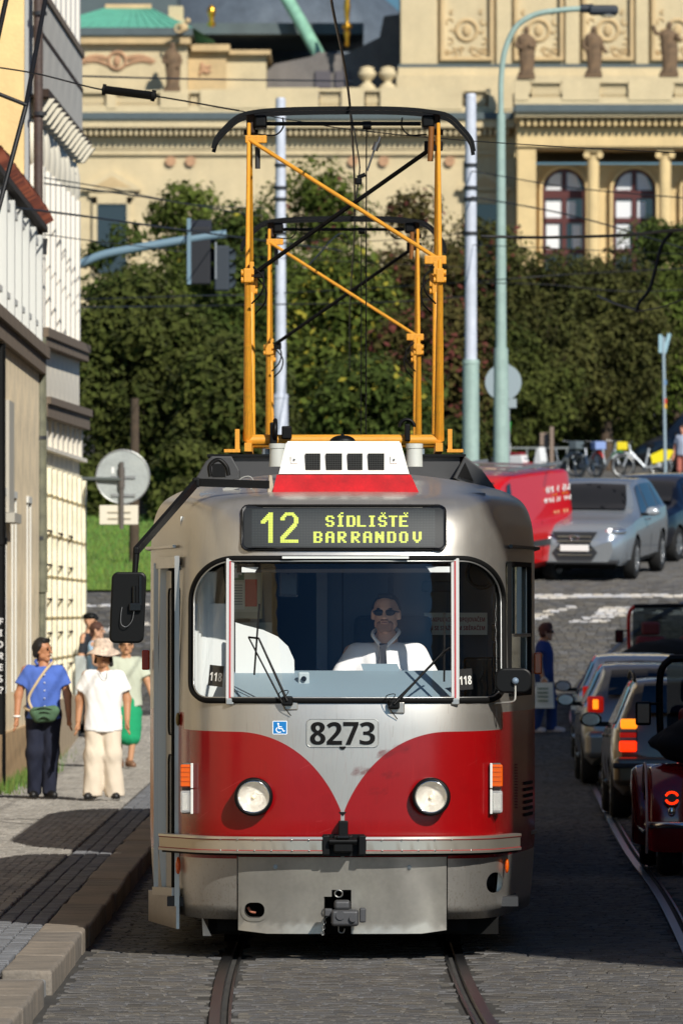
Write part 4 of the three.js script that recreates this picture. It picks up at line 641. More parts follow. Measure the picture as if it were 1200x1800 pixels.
    const gl = new THREE.BufferGeometry(); const q = [place(0.88, 1.64, -0.02), place(1.92, 1.64, -0.02), place(1.92, 2.44, -0.02), place(0.88, 2.44, -0.02)]; gl.setAttribute('position', new THREE.Float32BufferAttribute([0, 1, 2, 0, 2, 3].flatMap((k) => q[k].toArray()), 3)); gl.computeVertexNormals(); part('side_window_pane', gl, mGlassDim, wf);
    for (let k = 0; k < 6; k++) { const y = TP(0, 1431 - k * 11, 1.8).y; part('louvre', bar(place(1.62, y, 0.004), place(2.1, y, 0.004), 0.016, 0.02), M.rubber, car); }
    part('belt_line', [bar(place(0.95, 0.72, 0.004), place(2.55, 0.72, 0.006), 0.014, 0.02)], plain('#6a6a66', 0.5), car);
    const st = []; for (let k = 0; k < 16; k++) st.push(bx(X(1.25) - 0.004, X(1.25) + 0.004, TP(0, 1345 + k * 5, 1.2).y, TP(0, 1343 + k * 5, 1.2).y, -1.3, -1.2)); part('cooling_slots', st, plain('#5c0a0c', 0.6), car, { kind: 'stuff' }); }
  // passenger windows
  for (const z of [4.2, 5.9, 7.6, 9.3, 11]) for (const s of [-1, 1]) part('passenger_window', bx(s * 1.225, s * 1.231, 1.35, 2.3, -z - 0.7, -z + 0.7), mGlassDim, car);
  // --- cab interior
  const q = (px, py, z) => TP(px, py, z);
  part('cab_partition', [bx(-0.15, 0.98, 0.36, 2.9, -2.06, -2.0)], mCabDark, car);
  part('cab_partition', [bx(TP(440, 0, 2).x, TP(478, 0, 2).x, 0.36, 2.9, -1.98, -1.94), bx(TP(556, 0, 2).x, TP(575, 0, 2).x, 0.36, 2.9, -1.97, -1.93), bx(TP(478, 0, 2).x, TP(556, 0, 2).x, 2.62, 2.9, -1.99, -1.95), bx(TP(478, 0, 2).x, TP(556, 0, 2).x, 0.36, 1.5, -1.99, -1.95)], mCab, car);
  part('partition_seam', [bx(TP(602, 0, 2).x - 0.004, TP(602, 0, 2).x + 0.004, 1, 2.9, -1.998, -1.99), bx(TP(683, 0, 2).x - 0.004, TP(683, 0, 2).x + 0.03, 1, 2.9, -1.998, -1.98)], plain('#1b2230', 0.6), car);
  part('cab_side_panel', [bx(-1.02, -0.985, 0.4, 2.75, -1.95, -0.95), bx(-0.985, TP(478, 0, 1.9).x, 0.4, 2.08, -1.93, -1.9)], mCabWhite, car, { label: 'white inner wall beside the cab door' });
  part('cab_side_panel', extrude(poly([[414, 1240], [519, 1240], [517, 1160], [506, 1136], [488, 1119], [462, 1107], [430, 1099], [414, 1094]].map(([a, b]) => { const v = TP(a, b, 0.62); return [v.x, v.y]; })), 0.02).translate(0, 0, -0.64), mCabWhite, car); part('cab_side_panel', bx(-0.93, TP(398, 0, .8).x, 1.4, 2.2, -0.84, -0.8), mCabWhite, car);
  part('white_cylinder', [new THREE.CylinderGeometry(0.075, 0.06, 0.9, 24).rotateZ(-0.04).translate(TP(356, 0, .9).x, TP(0, 1130, .9).y, -0.86)], mCabWhite, car);
  part('first_aid_box', [rbox(0.24, 0.36, 0.1, 0.01, TP(428, 0, 1.2).x, TP(0, 1038, 1.2).y, -1.25)], plain('#b8b097', 0.6), car);
  { const g = canvasTex(128, 192, (c) => { c.fillStyle = '#c9c2ac'; c.fillRect(0, 0, 128, 192); c.fillStyle = '#0f6a45'; c.fillRect(6, 6, 60, 56); c.fillStyle = '#f0f3f0'; c.fillRect(28, 14, 16, 40); c.fillRect(16, 26, 40, 16); c.fillStyle = '#d8d4c6'; c.fillRect(8, 72, 60, 110); c.fillStyle = '#c63a22'; c.fillRect(70, 60, 46, 110); c.fillStyle = '#77756c'; for (let i = 0; i < 8; i++) c.fillRect(14, 82 + i * 11, 46, 3); }); const p = TP(428, 1034, 1.15); part('first_aid_label', new THREE.PlaneGeometry(0.21, 0.3).translate(p.x, p.y, -1.195), mat({ map: g, roughness: 0.5 }), car); }
  // dashboard: sloped shelf with raised instrument hood and a sensor block
  { const sh = poly([[-0.42, 1.45], [-0.42, 1.62], [-0.62, 1.7], [-0.95, 1.78], [-1.0, 1.78], [-1.0, 1.45]]); 
    const g = extrude(sh, 1.75).rotateY(Math.PI / 2).applyMatrix4(new THREE.Matrix4().makeScale(1, 1, 1)); 
    const d = extrude(poly([[0.2, 1.5], [0.2, 1.6], [0.42, 1.69], [0.66, 1.78], [0.72, 1.78], [0.72, 1.5]]), 1.44).applyMatrix4(new THREE.Matrix4().makeBasis(V(0, 0, -1), V(0, 1, 0), V(1, 0, 0))).translate(-0.72, 0, 0);
    const da = part('dashboard', d, mDash, car);
    part('instrument_hood', extrude(poly([[TP(640, 0, .6).x, 1.76], [TP(705, 0, .6).x, 1.76], [TP(698, 0, .6).x, TP(0, 1167, .6).y], [TP(634, 0, .6).x, TP(0, 1167, .6).y]]), 0.12).translate(0, 0, -0.78), mDash, da);
    const c = TP(534, 1193, 0.5); part('sensor_block', rbox(0.07, 0.085, 0.06, 0.012, c.x, c.y, -0.48), plain('#a9b7bb', 0.5), da); part('sensor_eye', cylZ(0.017, 0.02, 16, c.x, c.y, -0.445), M.blackGloss, da); }
  part('cab_seat', [rbox(0.5, 0.75, 0.12, 0.05, TP(690, 0, 1.6).x, 1.75, -1.62), rbox(0.5, 0.14, 0.5, 0.05, TP(690, 0, 1.4).x, 1.15, -1.4)], plain('#1c2028', 0.8), car);
  part('inner_mirror', [rbox(0.13, 0.18, 0.04, 0.03, TP(507, 0, .7).x, TP(0, 1025, .7).y, -0.72), rod(TP(506, 1010, .7), TP(506, 985, .7), 0.008)], plain('#1c2128', 0.3), car);
  // route cards behind the glass
  const card = canvasTex(128, 128, (c) => { c.fillStyle = '#1a1b1c'; c.fillRect(0, 0, 128, 128); c.fillStyle = '#eceae2'; c.font = 'bold 74px sans-serif'; c.textAlign = 'center'; c.textBaseline = 'middle'; c.fillText('118', 64, 70, 116); });
  for (const [px, py, w, h, rot] of [[380, 1188, 0.1, 0.13, -0.1], [817, 1194, 0.1, 0.13, 0.06]]) { const z = zS(TF(px, py).x, 1.75) + 0.07, v = TP(px, py, z); part('route_card', new THREE.BoxGeometry(w, h, 0.006).rotateY(px < 600 ? -0.5 : 0.5).rotateZ(rot).translate(v.x, v.y, -z), [0, 1, 2, 3, 4, 5].map((k) => k === 4 ? mat({ map: card, roughness: 0.5 }) : M.black), car); }
  // notice on the partition
  const notice = canvasTex(512, 192, (c, w, h) => { c.fillStyle = '#d9d7cf'; c.fillRect(0, 0, w, h); c.fillStyle = '#8c1420'; c.font = 'bold 50px sans-serif'; c.textAlign = 'center'; c.textBaseline = 'middle'; c.fillText('MANIPULACE S ODPOJOVAČEM', w / 2, 60, 480); c.fillText('JEN SE STAŽENÝM SBĚRAČEM', w / 2, 134, 480); });
  { const a = TP(745, 1116, 1.9), b = TP(856, 1077, 1.9); part('notice_board', new THREE.BoxGeometry(b.x - a.x, b.y - a.y, 0.006).translate((a.x + b.x) / 2, (a.y + b.y) / 2, -1.93), [0, 1, 2, 3, 4, 5].map((k) => k === 4 ? mat({ map: notice, roughness: 0.5 }) : mCabWhite), car); }
  { const v = TP(757, 1031, 1.9); part('partition_lock', [rbox(0.36 * 0.6, 0.07, 0.02, 0.02, v.x + 0.05, v.y, -1.99), cylZ(0.04, 0.03, 20, v.x, v.y, -1.975)], plain('#39485e', 0.5), car); part('grip_bar', [rod(TP(868, 1130, 1.0), TP(867, 1220, 1.0), 0.008), rbox(0.035, 0.11, 0.04, 0.012, TP(868, 1112, 1.0).x, TP(0, 1112, 1.0).y, -1.0)], M.black, car); part('fan', [new THREE.TorusGeometry(0.09, 0.014, 8, 24).translate(TP(846, 0, .75).x, TP(0, 1008, .75).y, -0.75), cylZ(0.085, 0.03, 24, TP(846, 0, .75).x, TP(0, 1008, .75).y, -0.79)], M.black, car); part('ticket_box', [rbox(0.3, 0.4, 0.2, 0.02, TP(862, 0, 1.3).x - 0.02, 1.66, -1.4)], M.black, car); }
  // pilot light in the lower right: dark control cabinet
  part('ceiling', bx(-0.9, 0.9, 2.86, 2.9, -2.1, -1.0), mCabDark, car);
  return car;
}
// half-width of the body side at depth z
function zInv(z) { let a = 0.9, b = 1.25; for (let i = 0; i < 40; i++) { const m = (a + b) / 2; if (zbT(m) < z) a = m; else b = m; } return z >= 2.55 ? 1.25 : (a + b) / 2; }
function bendTo(g, x) { const p = g.attributes.position; for (let i = 0; i < p.count; i++) p.setZ(i, p.getZ(i) - zS(x, p.getY(i))); g.computeVertexNormals(); }
function fit(g, f) { const p = g.attributes.position; for (let i = 0; i < p.count; i++) p.setZ(i, p.getZ(i) + f(p.getX(i), p.getY(i))); g.computeVertexNormals(); }
function shearX(g, y0, k) { const p = g.attributes.position; for (let i = 0; i < p.count; i++) p.setX(i, p.getX(i) + (p.getY(i) - y0) * k); }
// frustum on a quad [bl, br, tr, tl] from zFront to zBack, front leaning back by `lean` at the top
function taper(qd, zf, zbk, lean) {
  const P = [...qd.map(([x, y], i) => V(x, y, zf - (i > 1 ? lean : 0))), ...qd.map(([x, y], i) => V(x * 0.99, y, zbk + (i > 1 ? lean : 0)))];
  const F = [[0, 1, 2, 3], [5, 4, 7, 6], [1, 5, 6, 2], [4, 0, 3, 7], [3, 2, 6, 7], [4, 5, 1, 0]], p = [];
  for (const f of F) for (const k of [0, 1, 2, 0, 2, 3]) p.push(...P[f[k]].toArray());
  const g = new THREE.BufferGeometry(); g.setAttribute('position', new THREE.Float32BufferAttribute(p, 3)); g.computeVertexNormals(); g.setAttribute('uv', new THREE.Float32BufferAttribute(P.length ? p.filter((_, i) => i % 3 < 2) : [], 2)); return g;
}
const tram1 = makeTram(true, 'red and silver tram numbered 8273 on line 12, facing the camera');
const tram2 = makeTram(false, 'trailing tram car coupled behind, showing only its yellow pantograph');
tram2.position.z = -NOSE - 15.0; tram2.position.x = 0.01;
// ---------------------------------------------------------------- houses along the street
const mOchre = plaster('#efd196', 0.12, 2.6, 11, 0.5), mBeige = plaster('#e3d2b2', 0.24, 2.2, 13, 0.9), mStoneW = plaster('#e0d9c9', 0.18, 1.8, 15, 0.8), mCreamY = plaster('#e2d9bc', 0.2, 1.6, 17, 0.8);
const mSlab = plaster('#b9b6ae', 0.12, 2.5, 19, 0.5), mLedge = plaster('#6f6254', 0.3, 1.5, 21, 0.5), mTile = plaster('#713a26', 0.4, 0.7, 23, 0, 0.85), mPipe = plaster('#4a4440', 0.3, 0.7, 25, 0.6, 0.6), mPipeGreen = plaster('#6a6a58', 0.3, 0.6, 27, 0.6, 0.6);
const mFrameW = plain('#c8c9c4', 0.6), mPaneDark = mat({ color: C('#20262c'), roughness: 0.08, metalness: 0.0, clearcoat: 1, clearcoatRoughness: 0.02 });
{ // near cream house with a tiled bay roof
  const h = thing('cream_house', 'cream rendered house with tiled eave at the left edge', 'house');
  const X = WALLX, z = (d) => -d;
  part('wall', [bx(X - 8, X, -0.2, 5.4, -100.6, -34)], mBeige, h, { label: 'weathered beige ground floor wall' });
  part('upper_wall', [bx(X - 8, X - 0.16, 5.4, 7.1, -100.5, -34)], mOchre, h);
  part('plinth', [bx(X, X + 0.05, -0.2, 0.75, -100.4, -34)], plaster('#a58a66', 0.3, 1.3, 33, 0.7), h);
  part('ledge', [bx(X - 0.05, X + 0.13, 5.42, 5.56, -101.0, -40), bx(X - 0.05, X + 0.08, 5.22, 5.419, -100.9, -40)], mLedge, h);
  part('bay_wall', bx(X - 0.15, X + 0.0, 5.57, 7.05, -100.2, -60), mFrameW, h);
  for (let k = 0; k < 6; k++) { const d = 99.4 - k * 2.1; part('window_mullion', [bx(X, X + 0.09, 5.6, 6.95, -d - 0.12, -d + 0.12)], mFrameW, h); part('window_pane', bx(X - 0.005, X + 0.02, 5.85, 6.8, -d + 0.35, -d + 1.75), mPaneDark, h); part('window_frame', [bx(X, X + 0.05, 6.8, 6.9, -d + 0.25, -d + 1.85), bx(X, X + 0.05, 5.78, 5.85, -d + 0.25, -d + 1.85), bx(X, X + 0.045, 5.85, 6.8, -d + 1.02, -d + 1.08)], mFrameW, h); }
  part('eave_soffit', bx(X - 0.6, X + 0.1, 7.06, 7.14, -101.0, -60), plain('#2b241f', 0.8), h);
  // clay tiles along the eave, each its own piece
  const tile = new THREE.CylinderGeometry(0.09, 0.105, 0.5, 8, 1, true, 0, Math.PI).rotateY(Math.PI / 2).rotateZ(-Math.PI / 2 + 0.45);
  const tm = [0, 1, 2].map((k) => plain(['#6b3423', '#7a4029', '#5c2d1f'][k], 0.85)), rt = rng(9);
  for (let k = 0; k < 70; k++) for (let rrow = 0; rrow < 2; rrow++) { const m = new THREE.Mesh(tile, tm[Math.floor(rt() * 3)]); m.name = 'roof_tile'; m.position.set(X - 0.1 - rrow * 0.42 + (rt() - 0.5) * 0.03, 7.2 + rrow * 0.2 + (rt() - 0.5) * 0.02, -101.1 + k * 0.2); m.rotation.z = (rt() - 0.5) * 0.06; h.add(m); }
  part('main_roof', new THREE.BoxGeometry(5, 0.05, 62).rotateZ(-0.45).translate(X - 2.33, 8.16, -70.2), mTile, h);
  for (const d of [97.6, 93.2, 90.4]) { const w = part('window_reveal', [bx(X - 0.02, X + 0.02, 1.2, 3.5, -d - 0.06, -d), bx(X - 0.02, X + 0.02, 1.2, 3.5, -d + 0.9, -d + 0.96), bx(X - 0.02, X + 0.03, 3.5, 3.58, -d - 0.1, -d + 1)], mFrameW, h); }
  for (let d = 44; d < 87; d += 4.1) { part('window_frame', [bx(X, X + 0.05, 1.0, 1.08, -d - 1.3, -d), bx(X, X + 0.05, 3.0, 3.1, -d - 1.3, -d), bx(X, X + 0.05, 1.08, 3.0, -d - 0.08, -d), bx(X, X + 0.05, 1.08, 3.0, -d - 1.3, -d - 1.22), bx(X, X + 0.04, 1.08, 3.0, -d - 0.69, -d - 0.61)], mFrameW, h); part('window_pane', bx(X - 0.01, X + 0.02, 1.08, 3.0, -d - 1.22, -d - 0.08), mPaneDark, h); }
  part('window_shutter', [bx(X, X + 0.06, 3.3, 4.6, -91.6, -90.2), bx(X, X + 0.14, 3.18, 3.29, -91.7, -89.8)], plain('#a8a59b', 0.7), h);
}
{ // rain pipes
  const p = thing('rain_pipe', 'tall brown rain pipe between the cream and the white house', 'rain pipe', 'rain pipes on the house fronts');
  const x = (px, d) => (px - 600) * d / FOC, d = 100.9;
  part('pipe', [rod(V(x(68, d), 5.5, -d), V(x(66, d), 16, -d), 0.062, 0.062, 14)], plaster('#4b3e38', 0.3, 0.7, 25, 0.6, 0.6), p);
  part('lower_pipe', [rod(V(x(73, d), 2.4, -d), V(x(70, d), 5.7, -d), 0.085, 0.085, 14), rod(V(x(72, d), 0.12, -d), V(x(73, d), 2.5, -d), 0.055, 0.06, 14)], mPipeGreen, p);
  for (const y of [3.1, 4.4, 6.8, 8.6, 9.9]) part('pipe_bracket', new THREE.CylinderGeometry(0.095, 0.095, 0.05, 14).translate(x(70, d), y, -d), M.darkGray, p);
  part('hopper', [new THREE.CylinderGeometry(0.1, 0.085, 0.16, 14).translate(x(71, d), 6.9, -d)], M.darkGray, p);
  const q = thing('rain_pipe', 'black rain pipe with white scrawled letters at the left edge', 'rain pipe', 'rain pipes on the house fronts'), d2 = 88.6, xq = x(1, d2);
  part('pipe', [rod(V(xq, 0.1, -d2), V(xq, 5.2, -d2), 0.065, 0.06, 16)], M.black, q); part('pipe_collar', new THREE.CylinderGeometry(0.08, 0.08, 0.08, 16).translate(xq, 2.95, -d2), M.black, q);
  [...'FIDRES?'].forEach((c, i) => { const g = textGeo(c, 0.075, 0.004), b = g.boundingBox; g.translate(-(b.min.x + b.max.x) / 2, 0, 0).rotateZ(-0.12 + (i % 3) * 0.1).translate(xq + 0.01, 2.0 - i * 0.13, -d2 + 0.064); part('letter', g, plain('#c9cacb', 0.7), q); });
}
{ // white house with pilasters, cornices and corbels
  const h = thing('white_house', 'tall white house with pilasters and dark corbelled cornices', 'house');
  const D0 = 101.2, D1 = 118.2, xl = WALLX + 0.03, xu = -3.98, r = rng(3);
  part('wall', bx(-14, xl - 0.06, -0.2, 4.15, -D1, -D0), mCreamY, h); part('middle_wall', bx(-14, xl - 0.1, 4.15, 6.0, -D1, -D0), mStoneW, h);
  part('upper_wall', bx(-14, xu - 0.1, 6.0, 9.0, -D1 + 0.1, -D0), plaster('#cfc4ae', 0.2, 1.4, 61, 0.7), h); part('attic_wall', bx(-14, xu + 0.06, 9.05, 10.4, -D1 + 0.2, -D0), mSlab, h); part('top_wall', bx(-14, xu - 0.1, 10.4, 16, -D1 + 0.2, -D0), mStoneW, h);
  part('gable_wall', bx(-14, xu - 0.13, 4.5, 16.4, -D0 + 0.01, -D0 + 0.2), plaster('#e6c78c', 0.12, 2.6, 12, 0.5), h, { label: 'yellow gable wall above the tiled roof' }); part('corner_strip', bx(xu - 0.125, xu - 0.06, 6.5, 16.4, -D0 + 0.01, -D0 + 0.18), plain('#a5a8a6', 0.6), h);
  const ledge = (y, hgt, over, m = mLedge) => { part('cornice', bx(xl - 0.2, xl + over, y, y + hgt, -D1 - over * 0.7, -D0 - 0.02), m, h); };
  ledge(5.9, 0.12, 0.07); ledge(5.78, 0.118, 0.04); ledge(4.98, 0.1, 0.1); ledge(4.8, 0.178, 0.06); ledge(4.34, 0.05, 0.02, mStoneW); ledge(9.02, 0.1, 0.07, M.rust); ledge(10.38, 0.1, -0.02, mLedge); ledge(9.85, 0.06, -0.04, M.rust);
  for (let k = 0; k < 9; k++) { const d = D0 + 0.7 + k * 1.98;
    part('pilaster', bx(xu - 0.1, xu + 0.03, 6.02, 8.2, -d - 0.3, -d + 0.3), plain('#e4e0d6', 0.8), h);
    part('pilaster', bx(xl - 0.06, xl + 0.015, 0.95, 4.1, -d - 0.28, -d + 0.28), plaster('#ebe2c6', 0.2, 1.2, 70 + k % 3, 0.8), h);
    part('pilaster', bx(xl - 0.1, xl - 0.045, 4.4, 4.8, -d - 0.3, -d + 0.3), plain('#cfc9bb', 0.85), h);
    part('pilaster', bx(xu - 0.1, xu + 0.03, 10.5, 15, -d - 0.3, -d + 0.3), plain('#d4d1ca', 0.8), h);
    for (const y of [1.5, 2.05, 2.6, 3.15, 3.7]) part('rustication_band', bx(xl - 0.06, xl + 0.022, y, y + 0.03, -d - 0.3, -d + 0.3), plain('#8e8160', 0.9), h);
    // garland swelling under the corbels
    const gl = new THREE.SphereGeometry(0.2, 12, 8).scale(0.5, 1.9, 2.2).translate(xu - 0.06, 8.42, -d); part('garland', gl, plain('#ded7c4', 0.85), h);
  }
  for (let k = 0; k < 13; k++) { const d = D0 + 0.6 + k * 1.36, g = new THREE.BoxGeometry(0.3, 0.22, 0.34); const pa = g.attributes.position; for (let i = 0; i < pa.count; i++) if (pa.getY(i) < 0 && pa.getX(i) > 0) pa.setX(i, -0.02); g.computeVertexNormals(); part('corbel', g.translate(xu + 0.1, 8.9, -d), plain('#d8d1bd', 0.85), h); }
  part('plinth', bx(xl - 0.06, xl + 0.05, -0.2, 0.95, -D1 - 0.05, -D0 - 0.4), plaster('#a9977c', 0.25, 1.2, 81, 0.8), h);
  for (let k = 0; k < 3; k++) part('window_grille', Array.from({ length: 5 }, (_, i) => bx(xl + 0.015, xl + 0.03, 1.4 + i * 0.45, 1.43 + i * 0.45, -(D0 + 1.1 + k * 4), -(D0 + 2.6 + k * 4))), M.rust, h);
  h.children.forEach((c) => { const p = c.geometry.attributes.position; for (let i = 0; i < p.count; i++) { const d = -p.getZ(i), y = p.getY(i); if (y > 3) p.setY(i, y + (d - 110) * 0.02 * smooth(3, 6, y)); } });
  const b = thing('meter_cabinet', 'grey meter cabinet on the wall behind the man in blue', 'cabinet'); part('case', rbox(0.14, 0.62, 0.5, 0.02, xl + 0.1, 1.2, -112.6), plain('#aab0ac', 0.5), b); part('cabinet_door', rbox(0.02, 0.54, 0.42, 0.006, xl + 0.175, 1.2, -112.6), plain('#b7bcb6', 0.5), b);
}
{ // the tall house on the sunny side whose shade lies over the queue of cars (beyond the right edge of the picture)
  const h = thing('corner_house', 'tall rendered corner house beyond the right edge shading the car lane', 'house');
  const X0 = 7.65, d0 = 36, d1 = 104, H = 13.1;
  part('wall', bx(X0, X0 + 12, -0.2, H - 0.4, -d1, -d0), plaster('#b89f7c', 0.15, 3, 91, 0.5), h); part('cornice', bx(X0 - 0.25, X0 + 12.2, H - 0.4, H, -d1 - 0.2, -d0 + 0.2), mStoneW, h);
  part('roof', extrude(poly([[X0, H], [X0 + 12, H], [X0 + 6, H + 2.2]]), d1 - d0).translate(0, 0, -d1), mTile, h);
  for (let f = 0; f < 4; f++) for (let k = 0; k < 22; k++) { const d = d0 + 1.5 + k * 3, y = 1 + f * 3.1; part('window_frame', bx(X0 - 0.06, X0 + 0.02, y, y + 1.8, -d - 1.15, -d), mFrameW, h); part('window_pane', bx(X0 - 0.08, X0 - 0.06, y + 0.1, y + 1.7, -d - 1.05, -d - 0.1), mPaneDark, h); }
}
// weeds along the foot of the wall
{
  const r = rng(51), p = [], col = [], c = new THREE.Color();
  for (let i = 0; i < 900; i++) { const d = 86 + r() * 13 + (r() < 0.2 ? r() * 12 : 0), x = WALLX + 0.06 + r() * r() * 0.35, h = 0.05 + r() * 0.14, a = r() * 6.28, w = 0.008; c.setRGB(0.07 + r() * 0.06, 0.13 + r() * 0.08, 0.03); p.push(x - w * Math.cos(a), PAVE, -d - w * Math.sin(a), x + w * Math.cos(a), PAVE, -d + w * Math.sin(a), x + (r() - 0.5) * 0.1, PAVE + h, -d + (r() - 0.5) * 0.1); for (let k = 0; k < 3; k++) col.push(c.r, c.g, c.b); }
  const g = new THREE.BufferGeometry(); g.setAttribute('position', new THREE.Float32BufferAttribute(p, 3)); g.setAttribute('color', new THREE.Float32BufferAttribute(col, 3)); g.computeVertexNormals();
  const m = single('weeds', g, mat({ vertexColors: true, roughness: 0.9 }), 'green weeds growing along the foot of the house wall', 'weeds'); m.userData.kind = 'stuff';
}
// ---------------------------------------------------------------- the palace across the square
const PD = 490, pk = PD / FOC;
const QX = (px) => (px - 600) * pk, QY = (py) => CAMH + (HORIZON - py) * pk;
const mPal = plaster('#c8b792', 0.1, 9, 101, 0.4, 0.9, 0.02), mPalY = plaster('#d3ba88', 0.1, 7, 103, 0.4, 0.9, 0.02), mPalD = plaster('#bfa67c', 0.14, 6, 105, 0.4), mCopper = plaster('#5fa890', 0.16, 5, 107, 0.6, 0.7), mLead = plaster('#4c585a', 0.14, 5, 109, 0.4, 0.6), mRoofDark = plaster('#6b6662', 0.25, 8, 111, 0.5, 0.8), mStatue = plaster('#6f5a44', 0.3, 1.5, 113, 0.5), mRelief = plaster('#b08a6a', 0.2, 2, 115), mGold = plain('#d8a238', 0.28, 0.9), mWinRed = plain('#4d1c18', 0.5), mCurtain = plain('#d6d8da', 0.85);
const pz = (o) => -PD + o; // o metres towards us
const pb = (x0, x1, y0, y1, f, b) => bx(QX(x0), QX(x1), QY(y1), QY(y0), pz(b), pz(f)); // photo rows/cols, front and back planes
{
  const P = thing('palace', 'cream stone palace with balustrades and statues across the square', 'palace');
  // --- main walls
  part('wall', pb(-80, 905, 262, 900, 0, -14), mPal, P);
  part('right_wing_wall', pb(938, 1320, 292, 900, 2.2, -12), mPalY, P);
  part('right_wing_wall', pb(906, 938, 262, 900, 5.2, -12), mPalY, P);
  // entablatures: frieze, dentil band, cornice with lead edge
  part('frieze', pb(-80, 905, 240, 262, 0.35, -14), mPal, P); part('frieze', pb(905, 1320, 233, 266, 5.4, -12), mPalY, P);
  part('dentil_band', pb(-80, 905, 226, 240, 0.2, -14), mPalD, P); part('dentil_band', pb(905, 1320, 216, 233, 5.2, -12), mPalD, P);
  part('cornice', pb(-80, 903, 212, 226, 1.6, -14), mPal, P); part('cornice', pb(902, 1320, 208, 216, 6.6, -12), mPal, P);
  part('lead_gutter', pb(-80, 903, 200, 212, 1.8, -14), mLead, P); part('lead_gutter', pb(901, 1320, 195, 208, 6.9, -12), mLead, P);
  for (let k = 0; k < 78; k++) { const x = 138 + k * 10.0; if (x > 890) break; part('dentil', pb(x, x + 5.2, 227, 239, 1.3, 0.1), mPal, P); }
  for (let k = 0; k < 26; k++) { const x = 910 + k * 11.6; part('dentil', pb(x, x + 6, 217, 231, 6.2, 5.1), mPalY, P); }
  // --- balustrade: pedestals, rails and balusters
  const prof = [[0.1, 0], [0.16, 0.06], [0.1, 0.14], [0.2, 0.4], [0.1, 0.75], [0.15, 0.88], [0.15, 1]].map(([a, b]) => new THREE.Vector2(a * 0.8, b));
  const balG = new THREE.LatheGeometry(prof, 8);
  const balustrade = (x0, x1, y0, y1, f, solid) => { part('balustrade_rail', pb(x0, x1, y0, y0 + 5, f + 0.15, f - 0.55), mPal, P); part('balustrade_base', pb(x0, x1, y1 - 5, y1 + 8, f + 0.15, f - 0.6), mPal, P); for (const [a, b] of solid) part('pedestal', pb(a, b, y0 - 1.5, y1, f + 0.22, f - 0.62), mPal, P);
    const gs = []; for (let x = x0 + 2; x < x1; x += 6.2) if (!solid.some(([a, b]) => x > a - 2 && x < b + 2)) { const m = new THREE.Mesh(balG, mPal); m.name = 'baluster'; m.scale.set(1, (y1 - y0 - 10) * pk, 1); m.position.set(QX(x), QY(y1 - 5), pz(f - 0.2)); P.add(m); } };
  balustrade(-80, 470, 160, 192, 1.0, [[-80, 138], [188, 205], [282, 332], [352, 470]]);
  balustrade(470, 900, 157, 194, 1.0, [[470, 560], [600, 640], [668, 812], [858, 900]]);
  balustrade(900, 1320, 152, 187, 6.0, [[900, 925], [983, 1048], [1098, 1174]]);
  // --- attic of the main block
  part('attic_wall', pb(705, 1320, -260, 118, -3, -16), mPal, P);
  part('attic_base', pb(700, 1320, 113, 128, -2.5, -16), mPal, P); part('attic_base', pb(697, 1320, 128, 160, -1.9, -16), mPal, P); part('lead_line', pb(700, 1320, 107, 112.5, -2.6, -16), mLead, P);
  for (const [a, b] of [[775, 868], [905, 992], [1026, 1116], [1148, 1240]]) {
    part('relief_frame', [pb(a, b, -40, -34, -2.6, -3.1), pb(a, b, 94, 100, -2.6, -3.1), pb(a, a + 6, -34, 94, -2.6, -3.1), pb(b - 6, b, -34, 94, -2.6, -3.1)], mPalD, P);
    const c = (a + b) / 2; part('medallion', [new THREE.TorusGeometry(18 * pk, 3.4 * pk, 8, 28).translate(QX(c), QY(46), pz(-2.95)), new THREE.SphereGeometry(9 * pk, 14, 10).scale(0.9, 1.2, 0.5).translate(QX(c), QY(46), pz(-2.95)), ...[-1, 1].flatMap((s) => [0, 1, 2, 3, 4].map((k) => new THREE.TorusGeometry((4 + k % 2 * 2) * pk, 1.6 * pk, 6, 12, 4).rotateZ(s * k).translate(QX(c + s * (9 + k * 6)), QY(80 + (k % 3) * 4), pz(-2.95)))), ...[-1, 1].flatMap((s) => [0, 1, 2, 3, 4].map((k) => new THREE.TorusGeometry((3.4 + k % 2 * 2) * pk, 1.5 * pk, 6, 12, 4).rotateZ(s * k + 1).translate(QX(c + s * (26 + (k % 2) * 4)), QY(14 + k * 17), pz(-2.95))))], mPalD, P);
  }
  for (const [a, b] of [[705, 768], [874, 900], [996, 1020], [1120, 1142]]) part('attic_pilaster', pb(a, b, -260, 106.5, -2.65, -3.1), mPal, P);
  // --- portico columns and arched windows of the right wing
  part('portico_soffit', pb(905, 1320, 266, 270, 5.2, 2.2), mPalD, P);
  for (const x of [918, 1038, 1163, 1288]) { const cx = QX(x), zc = pz(4.5);
    const col = part('column', new THREE.CylinderGeometry(10.5 * pk, 12.5 * pk, QY(288) - QY(900), 18).translate(cx, (QY(288) + QY(900)) / 2, zc), mPalY, P);
    part('capital', [bx(cx - 15 * pk, cx + 15 * pk, QY(275), QY(266.2), zc - 0.6, zc + 0.55), ...[-1, 1].map((s) => new THREE.CylinderGeometry(5.5 * pk, 5.5 * pk, 1.0, 14).rotateX(Math.PI / 2).translate(cx + s * 11.5 * pk, QY(280), zc)), new THREE.CylinderGeometry(12 * pk, 10.5 * pk, 8 * pk, 16).translate(cx, QY(284), zc)], mPalY, col); }
